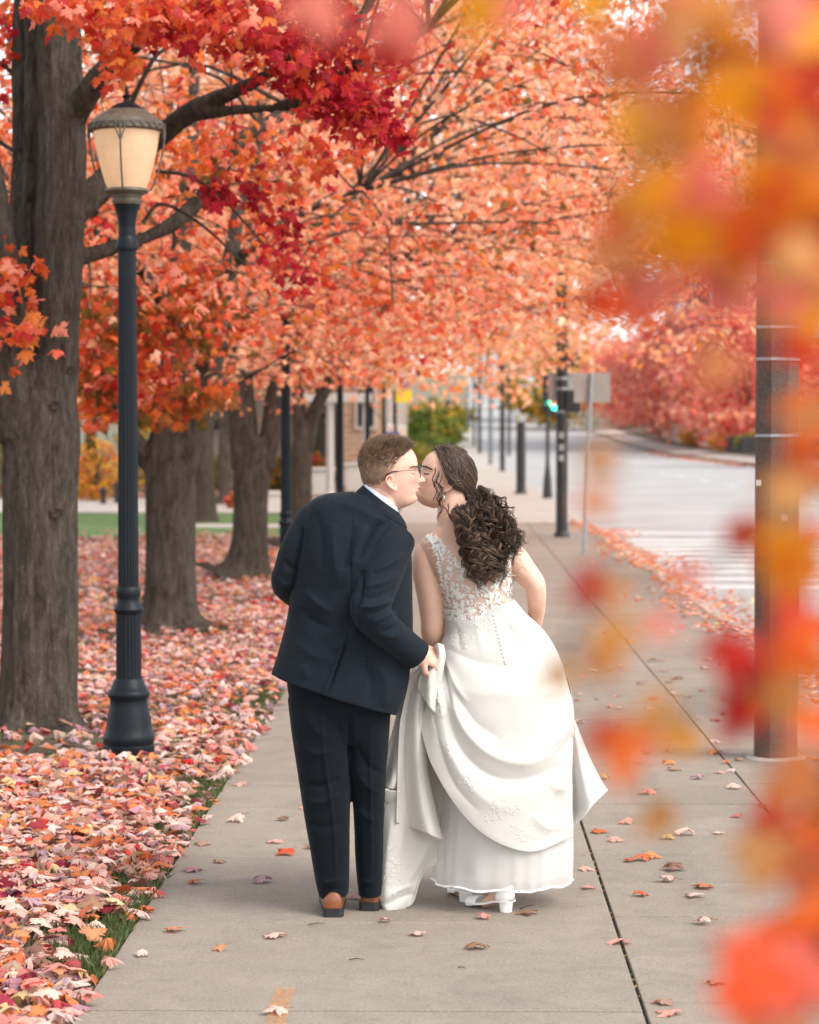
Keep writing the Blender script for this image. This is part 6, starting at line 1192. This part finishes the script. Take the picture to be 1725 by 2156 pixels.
# train fanning out on the far side
patch([[(1204, 1520), (1206, 1525), (1208, 1530)], [(1196, 1570), (1210, 1570), (1226, 1566)], [(1190, 1620), (1215, 1622), (1248, 1612)], [(1190, 1680), (1222, 1678), (1266, 1646)], [(1196, 1718), (1226, 1708), (1278, 1665)], [(1200, 1740), (1220, 1730), (1252, 1692)]], 40, 50, lambda a, s, u, v: DB - .04 + .05 * np.sin(a * 7) * s, 'train', M_tulle, [([(1208, 1540), (1222, 1610), (1240, 1690)], 5, 6), ([(1204, 1560), (1208, 1640), (1212, 1720)], -5, 6)], .002, None, .002, 7)
patch([[(1204, 1500), (1207, 1506), (1209, 1512)], [(1200, 1570), (1213, 1570), (1230, 1566)], [(1195, 1620), (1220, 1622), (1250, 1612)], [(1196, 1680), (1226, 1678), (1268, 1646)], [(1200, 1728), (1230, 1712), (1280, 1664)]], 40, 50, lambda a, s, u, v: DB + .02 + .05 * np.sin(a * 6 + 1) * s, 'train_lining', M_satin, None, .002, None, .002, 8)
# tulle underskirt: two pleated cones with ribbon hems
def cone(rows, pleats, amp, name, mm, ph=0):
    n = 240; t = np.arange(n) * 2 * math.pi / n; m_ = 30; q = cr(np.array(rows, float), m_); V = []
    for j, r in enumerate(q):
        c = (P(r[0], r[1], DB) + P(r[2], r[3], DB)) / 2; h = (P(r[2], r[3], DB) - P(r[0], r[1], DB)) / 2; s_ = j / (m_ - 1)
        k = 1 + amp * s_ * (np.sin(t * pleats + ph + 1.6 * np.sin(t * 5)) + .7 * np.sin(t * round(pleats * .6) + 1 + ph + 1.2 * np.sin(t * 3)) + .8 * np.sin(t * 7 + ph)); 
        V.append(c + (np.cos(t) * k)[:, None] * h + (np.sin(t) * k)[:, None] * np.array([0, -r[4], 0]) + np.array([0, 0, 1]) * (.004 * np.sin(t * 9 + ph) * s_)[:, None])
    V = np.array(V); i = np.arange(m_ - 1)[:, None] * n; kk = np.arange(n)[None]; k2 = (kk + 1) % n
    o = bch(link(name, mesh_np(name, V.reshape(-1, 3), np.stack([i + kk, i + k2, i + n + k2, i + n + kk], -1).reshape(-1, 4)), mm)); return V
v1 = cone([(950, 1560, 1190, 1560, .20), (930, 1640, 1200, 1640, .22), (920, 1720, 1204, 1720, .23), (914, 1780, 1205, 1780, .235), (912, 1832, 1203, 1836, .24), (911, 1850, 1202, 1852, .24)], 23, .016, 'tulle_underskirt', M_tulle)
v2 = cone([(955, 1560, 1185, 1560, .17), (940, 1660, 1192, 1660, .19), (934, 1760, 1196, 1760, .20), (936, 1838, 1192, 1840, .20)], 19, .022, 'tulle_underskirt', M_tulle, 2)
v3 = cone([(960, 1560, 1180, 1560, .15), (950, 1660, 1186, 1660, .17), (945, 1800, 1188, 1800, .18)], 15, .02, 'underskirt_lining', mat('lining', (.84, .83, .80), rough=.8, transl=.3, alpha=.75), 4)
hem = v1[-1]; tubes_child('hem_ribbon', [(np.vstack([hem, hem[:1]]), .0045)], 6, M_ribbon)
# bodice: sheer net following her back, open in a V, with raised lace motifs and a satin waist seam
q = cr(np.array(TORSO, float), 110); n = 160; t = np.arange(n) * 2 * math.pi / n; BV = []
for r in q:
    rg = ell_ring((r[0], r[1]), (r[2], r[3]), r[4], r[5], n, .9); c = rg.mean(0); d = rg - c; d /= np.linalg.norm(d, axis=1)[:, None]; BV.append(rg + d * .0035)
BV = np.array(BV); uvb = proj(BV); back = (np.sin(t) > -.02)[None, :] & np.ones((len(q), 1), bool)
u, v = uvb[..., 0], uvb[..., 1]
Lin = np.interp(v, [1128, 1150, 1180, 1210, 1246], [917, 934, 962, 994, 1029]); Lout = np.interp(v, [1128, 1150, 1175, 1200, 1240], [902, 915, 922, 926, 934])
Rin = np.interp(v, [1128, 1170, 1210, 1246], [1062, 1062, 1053, 1031]); Rout = np.interp(v, [1128, 1170, 1200, 1240], [1078, 1078, 1078, 1080])
wob = 2.2 * np.sin(v * .55) + 1.5 * np.sin(v * 1.3)
keepb = back & (v > 1129) & (v < 1312) & ((v > 1246) | ((u < Lin + wob) & (u > Lout - 3)) | ((u > Rin + wob) & (u < Rout + 4)))
fr_ = (~back) & (v > 1165) & (v < 1312); kp = keepb | fr_
m_ = len(q); i = np.arange(m_ - 1)[:, None] * n; kk = np.arange(n)[None]; k2 = (kk + 1) % n
F = np.stack([i + kk, i + k2, i + n + k2, i + n + kk], -1).reshape(-1, 4); F = F[kp.ravel()[F].all(1)]
bodice = bch(link('bodice', mesh_np('bodice', BV.reshape(-1, 3), F), M_net))
# lace motifs: small five-petal flowers, leaves and stems raised on the net, hem and waist
LV, LF, ln_ = [], [], 0
def motif(p, nrm, r, kind, rot):
    global ln_
    nrm = nrm / (np.linalg.norm(nrm) + 1e-9); a = np.cross(nrm, [0.1, .2, 1]); a /= np.linalg.norm(a); b = np.cross(nrm, a); V = []; F = []
    k = 5 if kind else 1
    for j in range(k):
        th = rot + j * 2 * math.pi / 5; d = a * math.cos(th) + b * math.sin(th); e = -a * math.sin(th) + b * math.cos(th); w = r * (.34 if kind else .28); L_ = r * (1 if kind else 1.7)
        pts = [(0, 0, .0012), (.45, w / r, .0022), (.85, w / r * .8, .0016), (1.05, 0, .0008), (.85, -w / r * .8, .0016), (.45, -w / r, .0022), (.5, 0, .0032)]
        o = len(V); V += [p + d * x * L_ + e * y * r + nrm * z for x, y, z in pts]; F += [(o + 6, o + x, o + (x + 1) % 6) for x in range(6)]
    LV.extend(V); LF.extend([tuple(np.array(f) + ln_) for f in F]); ln_ += len(V)
bn = np.cross(np.gradient(BV, axis=0), np.gradient(BV, axis=1)); bn *= np.sign((bn * np.array([0, -1, 0])).sum(-1, keepdims=True))
ok = np.argwhere(keepb & (v < 1305)); stems = []
for j in rng.choice(len(ok), 700, replace=False):
    a_, b_ = ok[j]; near_edge = (v[a_, b_] > 1270) or v[a_, b_] < 1180
    if rng.uniform() < .62 or near_edge: motif(BV[a_, b_], bn[a_, b_], rng.uniform(.005, .0105), rng.uniform() < .55, rng.uniform(0, 6.3))
    if rng.uniform() < .35:
        p = BV[a_, b_]; nn = bn[a_, b_] / np.linalg.norm(bn[a_, b_]); th = rng.uniform(0, 6.3); ax = np.array([math.cos(th), 0, math.sin(th)])
        stems.append((np.array([p + nn * .0015, p + nn * .002 + ax * .012, p + nn * .0015 + ax * .022 + np.cross(nn, ax) * .006]), [.0008, .0011, .0006]))
def edge(fn, vs): return [(fn(vv) + 1.5 * math.sin(vv * .5), vv) for vv in vs]
for fn, v0, v1_ in ((lambda vv: np.interp(vv, [1128, 1150, 1180, 1210, 1246], [917, 934, 962, 994, 1029]), 1129, 1246), (lambda vv: np.interp(vv, [1128, 1170, 1210, 1246], [1062, 1062, 1053, 1031]), 1150, 1246), (lambda vv: np.interp(vv, [1128, 1150, 1175, 1200, 1240], [902, 915, 922, 926, 934]), 1129, 1240)):
    for vv in np.arange(v0, v1_, 3.2):
        dd = (uvb[..., 0] - fn(vv)) ** 2 + (uvb[..., 1] - vv) ** 2 + 1e9 * (~back); a_, b_ = np.unravel_index(dd.argmin(), dd.shape)
        motif(BV[a_, b_], bn[a_, b_], rng.uniform(.005, .008), rng.uniform() < .6, rng.uniform(0, 6.3))
NB = len(LF); OG = OSV.reshape(200, 150, 3); on = np.cross(np.gradient(OG, axis=0), np.gradient(OG, axis=1)); on *= np.sign((on * np.array([0, -1, 0])).sum(-1, keepdims=True))
ouv = proj(OG)
for (cu, cv, su, sv, k) in ((985, 1640, 14, 22, 26), (950, 1560, 8, 26, 22), (928, 1480, 6, 24, 20), (1065, 1700, 26, 20, 42), (1110, 1755, 26, 14, 46), (1030, 1720, 14, 12, 18), (1180, 1740, 14, 16, 12), (1000, 1310, 34, 12, 46), (1060, 1330, 34, 20, 40), (970, 1345, 22, 18, 26)):
    for _ in range(k):
        uu, vv = rng.normal(cu, su * .6), rng.normal(cv, sv * .6); dd = (ouv[..., 0] - uu) ** 2 + (ouv[..., 1] - vv) ** 2; a_, b_ = np.unravel_index(dd.argmin(), dd.shape)
        if a_ < 195: motif(OG[a_, b_] , on[a_, b_], rng.uniform(.005, .011), rng.uniform() < .45, rng.uniform(0, 6.3))
TG = TLV.reshape(80, 60, 3); tn_ = np.cross(np.gradient(TG, axis=0), np.gradient(TG, axis=1)); tn_ *= np.sign((tn_ * np.array([0, -1, 0])).sum(-1, keepdims=True)); tuv = proj(TG)
for _ in range(110):
    uu, vv = rng.normal(835, 15), rng.normal(1830, 22); dd = (tuv[..., 0] - uu) ** 2 + (tuv[..., 1] - vv) ** 2; a_, b_ = np.unravel_index(dd.argmin(), dd.shape); motif(TG[a_, b_], tn_[a_, b_], rng.uniform(.005, .011), rng.uniform() < .45, rng.uniform(0, 6.3))
tri = np.array(LF); LVa = np.array(LV); M_lace_sk = mat('satin_applique', (.60, .57, .525), rough=.7, transl=.1)
for tr_i, mm_ in ((tri[:NB], M_lacew), (tri[NB:], M_lace_sk)):
    lo_ = tr_i.min(); hi_ = tr_i.max() + 1; o = bch(link('lace_motifs', mesh_np('lace_motifs', LVa[lo_:hi_], tr_i - lo_, False), mm_)); o['kind'] = 'stuff'
o = tubes_child('lace_stems', stems, 4, M_lacew); o['kind'] = 'stuff'
# covered buttons down the back
bmb = MB(); bmb.lathe([(.0005, .0045), (.003, .0035), (.0045, .001), (.004, -.002), (.001, -.0035)], 10); bme = None
for j in range(20):
    f = j / 19; uu, vv = np.interp(f, [0, .15, 1], [1030, 1034, 1066]), 1250 + 148 * f
    src, sn = (BV, bn) if vv < 1292 else (OG, on); suv = uvb if vv < 1292 else ouv
    dd = (suv[..., 0] - uu) ** 2 + (suv[..., 1] - vv) ** 2 + (1e9 * (~back) if vv < 1292 else 0); a_, b_ = np.unravel_index(dd.argmin(), dd.shape); p = src[a_, b_] + sn[a_, b_] / np.linalg.norm(sn[a_, b_]) * .003
    if bme is None: b0 = bmb.build('button', M_ribbon, None, True); bme = b0.data; b1 = b0
    else: b1 = link('button', bme)
    b1.rotation_euler = (R(90), 0, 0); b1.location = p; bch(b1)
# ---------------- shoes
def womans_shoe(heel, toe, heel_h):
    """heel, toe: ground points; low block heel, open upper with a jewelled strap"""
    heel, toe = np.array(heel), np.array(toe); f = toe - heel; L_ = np.linalg.norm(f); f = f / L_; l = np.array([-f[1], f[0], 0]); up = np.array([0, 0, 1.0])
    prof = np.array([(0, .024, heel_h), (.12, .031, heel_h), (.3, .030, heel_h * .85), (.5, .029, heel_h * .5), (.7, .036, .012), (.85, .036, .006), (.96, .024, .006), (1.0, .010, .008)])
    q = cr(prof, 24); rings = []
    for s_, w, z in q:
        c = heel + f * s_ * L_ + up * z; rings.append([c + l * w, c + l * w + up * .007, c - l * w + up * .007, c - l * w])
    mb = MB(); mb.add(*closed_loft(rings)); so = bch(mb.build('shoe', M_ribbon, None, True))
    V = []; n = 25
    for zz, k in ((0, 1.0), (.25, 1.06), (.6, 1.04), (.85, .93), (1, .86)):     # heel counter, open at the instep
        for a in np.linspace(-.62 * math.pi, .62 * math.pi, n): V.append(heel + f * (.036 - .040 * k * math.cos(a)) + l * .029 * k * math.sin(a) + up * (heel_h + .006 + zz * .058 * (0.35 + .65 * max(0, math.cos(a * .72)))))
    V = np.array(V); i = np.arange(4)[:, None] * n; k = np.arange(n - 1)[None]; o = bch(link('shoe_upper', mesh_np('shoe_upper', V, np.stack([i + k, i + k + 1, i + n + k + 1, i + n + k], -1).reshape(-1, 4)), M_ribbon)); o.modifiers.new('t', 'SOLIDIFY').thickness = .002
    V = []
    for s_ in np.linspace(.70, .93, 8):
        for a in np.linspace(0, math.pi, 16): V.append(heel + f * s_ * L_ + l * .037 * math.cos(a) * (1.0 if s_ < .85 else .9) + up * (.012 + .036 * (1.25 - s_ * .55) * math.sin(a)))
    i = np.arange(7)[:, None] * 16; k = np.arange(15)[None]; o = bch(link('shoe_upper', mesh_np('shoe_upper', np.array(V), np.stack([i + k, i + k + 1, i + 16 + k + 1, i + 16 + k], -1).reshape(-1, 4)), M_ribbon)); o.modifiers.new('t', 'SOLIDIFY').thickness = .002
    rings = []
    for z, k in ((.0, .84), (.004, .86), (heel_h * .6, .92), (heel_h, 1.02)): rings.append([heel + f * (.026 + .026 * k * math.cos(a)) + l * .026 * k * math.sin(a) + up * z for a in np.arange(20) * math.pi / 10])
    mb = MB(); mb.add(*closed_loft(rings)); bch(mb.build('shoe_heel', M_ribbon, None, True))
    mb = MB()
    for j in range(16):
        c = heel + f * (.76 + .05 * rng.normal()) * L_ + l * rng.normal(0, .012) + up * .052
        mb.lathe([(.001, .004), (.0035, .0015), (.002, -.002)], 6, c)
    o = bch(mb.build('jewel_clip', mat('rhinestone', (.8, .82, .86), rough=.08, metal=.9), None)); o['kind'] = 'stuff'
hg = G(1077, 1921); womans_shoe((hg[0], hg[1], 0), (hg[0] - .155, hg[1] + .14, 0), .036)
hg = G(984, 1900); womans_shoe((hg[0], hg[1], 0), (hg[0] - .045, hg[1] + .20, 0), .036)
# earring
mb = MB(); e = loc2w(HB, (-.004, .077, .048)); mb.lathe([(.0005, .014), (.002, .011), (.001, .008), (.003, .003), (.0045, -.004), (.003, -.010), (.0005, -.013)], 8, e + np.array([0, 0, -.008])); bch(mb.build('earring', mat('pearl', (.85, .8, .74), rough=.15), None, True))
# ---------------- hair
M_hair_w = mat('dark_brown_hair', attr=True, rough=.42, spec=.4)
capk = lambda xx, yy, zz: (xx < np.interp(zz, [.03, .07, .10, .13, .16, .185, .21, .225], [-.05, -.042, -.010, .012, .036, .060, .074, .08])) & (zz > np.interp(xx, [-.11, -.05, .0, .03], [.05, .06, .085, .09]))
M_capw = mat('hair_base', (.020, .011, .008), rough=.6)
bch(link('hair_base', cap_shell(HB, capk, .007, M_capw, 'hair_base'), M_capw))
def hcol(): 
    f = rng.uniform(); return np.array([.040, .022, .0135]) * rng.uniform(.6, 1.4) if f < .72 else np.array([.12, .066, .037]) * rng.uniform(.7, 1.2)
tubes, hc = [], []
ct = np.array([-.005, 0, .115]); ab = np.array([.108, .086, .112])
def onhead(d, off): d = d / np.linalg.norm(d); return ct + d * (ab + off)
tie = np.array([-.118, .012, .062])
for j in range(800):      # combed from the parting back and down to the tie
    sd_ = 1 if rng.uniform() < .72 else -1; xs = rng.uniform(-.045, .068); zs = .21 - max(0, xs - .01) ** 2 * 5.5
    side_y = sd_ * rng.uniform(.0, .012); st = np.array([xs, side_y, zs]) - ct
    drop = rng.uniform(.0, 1) ** 1.2; mid = np.array([rng.uniform(-.06, np.interp(drop, [0, .5, 1], [.060, .022, -.006])), sd_ * (.03 + .06 * drop), .195 - .098 * drop]) - ct
    mid2 = np.array([-.09, sd_ * (.02 + .045 * drop), .15 - .07 * drop]) - ct
    c = cr([st, mid, mid2, tie - ct + rng.normal(0, .012, 3)], 16); off = rng.uniform(.006, .014); ph = rng.uniform(0, 6)
    w = [onhead(d, off + .0025 * math.sin(ph + k * .9)) for k, d in enumerate(c)]
    w[-1] = tie + rng.normal(0, .008, 3); r = rng.uniform(.0007, .0017)
    tubes.append((cr([loc2w(HB, p) for p in w], 15), np.linspace(1, .7, 15) * r * 1.15)); hc.append(hcol())
for j in range(240):       # rolled twist from the temple over the ear to the tie
    f = rng.uniform(); st = np.array([.020 - .04 * f, .072 + .010 * f, .165 - .03 * f]); ph = rng.uniform(0, 6.3); rr = rng.uniform(.004, .014)
    path = cr([st, (-.012, .087, .130), (-.045, .086, .108), (-.082, .064, .084), tie + np.array([.0, .012, -.004])], 26); pts = []
    for k, p in enumerate(path):
        a = ph + k * .42; pts.append(loc2w(HB, p + np.array([0, math.cos(a) * rr * .8, math.sin(a) * rr])))
    tubes.append((np.array(pts), rng.uniform(.0009, .0018))); hc.append(hcol())
def curl(p0, p1, sag, rad, turns, r, ph, m_=60, col=None, grow=.25, sgn=1):
    turns = turns * sgn
    p0, p1 = np.array(p0), np.array(p1); s_ = np.linspace(0, 1, m_); base = p0 + (p1 - p0) * s_[:, None] + np.array(sag) * (np.sin(s_ * math.pi))[:, None]
    ax = (p1 - p0) / np.linalg.norm(p1 - p0); e1 = np.cross(ax, [0, 1, .1]); e1 /= np.linalg.norm(e1); e2 = np.cross(ax, e1)
    env = np.clip(s_ / grow, 0.05, 1); a = ph + s_ ** 1.1 * turns * 2 * math.pi
    pts = base + (rad * env * np.cos(a))[:, None] * e1 + (rad * env * np.sin(a))[:, None] * e2
    tubes.append((pts, r * np.interp(s_, [0, .1, .8, 1], [.8, 1, .85, .25]))); hc.append(hcol() if col is None else col)
TW = loc2w(HB, tie)
ends = [(1082, 1120), (1094, 1136), (1072, 1102), (1090, 1150), (1096, 1146), (1006, 1222), (1012, 1226), (1022, 1214), (1036, 1216), (1046, 1218), (1058, 1208), (998, 1200), (1090, 1168), (1094, 1158), (1008, 1216), (1018, 1222), (1030, 1200), (1042, 1210), (1052, 1196), (1066, 1206), (1070, 1180), (1084, 1165), (1090, 1150), (1078, 1130), (1064, 1112), (1050, 1180), (1000, 1180), (992, 1150), (1036, 1160), (1060, 1150), (1024, 1180), (1046, 1130), (984, 1120), (1030, 1120), (1074, 1148), (1012, 1198), (1092, 1142), (1040, 1095), (1012, 1150)]
for j in range(185):
    e = ends[j % len(ends)] if j < 120 else ends[rng.integers(len(ends))]
    uu, vv = e[0] + rng.normal(0, 7), e[1] + rng.normal(4, 10); dep = DB - .155 - .05 * rng.uniform() + (uu - 1000) / 90 * .045
    f0 = np.clip((uu - 985) / 100 + rng.normal(0, .15), 0, 1); st = P(964 + 48 * f0 + rng.normal(0, 4), 1066 - 20 * f0 + 8 * rng.uniform(), DB - .05 - .045 * rng.uniform())
    en = P(uu, vv, dep); L_ = np.linalg.norm(en - st); sag = np.array([(.018 if uu > 1040 else -.022) * rng.uniform(.2, 1.2), -.03 * rng.uniform(), .012 * rng.uniform()])
    rad = rng.uniform(.007, .0165); ph = rng.uniform(0, 6.3); c = hcol(); tn = L_ / rng.uniform(.045, .095); r0 = rng.uniform(.0030, .0048)
    for kk in range(6): curl(st + rng.normal(0, .003, 3), en + rng.normal(0, .0035, 3), sag, rad * rng.uniform(.8, 1.2), tn * rng.uniform(.985, 1.015), r0 * rng.uniform(.26, .46), ph + rng.normal(0, .22), 36, c * rng.uniform(.7, 1.4), .25, 1 if j % 2 else -1)
for (a, b, tn, rad) in (((917, 985), (918, 1062), 1.6, .007), ((924, 990), (930, 1092), 2.6, .009), ((930, 1000), (936, 1085), 2.2, .010), ((918, 1000), (924, 1050), 1.2, .006), ((944, 1060), (962, 1118), 1.5, .006), ((922, 995), (934, 1060), 1.8, .009), ((932, 1040), (924, 1096), 1.6, .006)):
    for kk in range(3): curl(P(*a, DB - .092) + rng.normal(0, .002, 3), P(*b, DB - .098) + rng.normal(0, .002, 3), (-.004, -.008, 0), rad * (1 + .1 * kk), tn, .0013, rng.uniform(0, .2) + kk * .25, 50, np.array([.045, .025, .016]))
for j in range(64):       # looser ringlets over the outside
    e = ends[rng.integers(len(ends))] if j < 34 else (rng.uniform(1000, 1064), rng.uniform(1208, 1232)); uu, vv = e[0] + rng.normal(0, 4), e[1] + rng.normal(2, 4); st = P(975 + 40 * np.clip((uu - 985) / 100, 0, 1) + rng.normal(0, 6), 1075 + rng.normal(0, 12), DB - .13); en = P(uu, vv, DB - .20 + (uu - 1000) / 90 * .05); L_ = np.linalg.norm(en - st); c = hcol(); ph = rng.uniform(0, 6.3); rd = rng.uniform(.012, .018)
    tq = L_ / rng.uniform(.055, .08)
    for kk in range(6): curl(st + rng.normal(0, .002, 3), en + rng.normal(0, .003, 3), (0, -.03, 0), rd * rng.uniform(.85, 1.15), tq, .0011, ph + rng.normal(0, .2), 36, c * rng.uniform(.7, 1.4), .25, 1 if j % 2 else -1)
for j in range(34):       # locks leaving the back of the head above the tie
    st = P(rng.uniform(992, 1014), rng.uniform(1022, 1044), DB - .03 - .05 * rng.uniform()); en = P(rng.uniform(1015, 1090), rng.uniform(1085, 1150), DB - .17); L_ = np.linalg.norm(en - st); c = hcol(); ph = rng.uniform(0, 6.3)
    for kk in range(5): curl(st + rng.normal(0, .003, 3), en + rng.normal(0, .003, 3), (.02, -.02, .01), .010 * rng.uniform(.8, 1.2), L_ / .065, .0012, ph + rng.normal(0, .2), 30, c * rng.uniform(.7, 1.4), .4, 1 if j % 2 else -1)
for j in range(26):       # flyaways
    uu, vv = rng.uniform(1000, 1090), rng.uniform(1060, 1210); st = P(uu, vv, DB - .16); th = rng.uniform(-.6, .9); curl(st, st + np.array([.05 * math.cos(th), -.01, -.04 * math.sin(th) - .02]), (0, 0, .008), .004, 1.0, .0005, rng.uniform(0, 6), 24)
hairw = bch(link('hair', tubes_mesh('hair', tubes, 3, True, hc), M_hair_w))
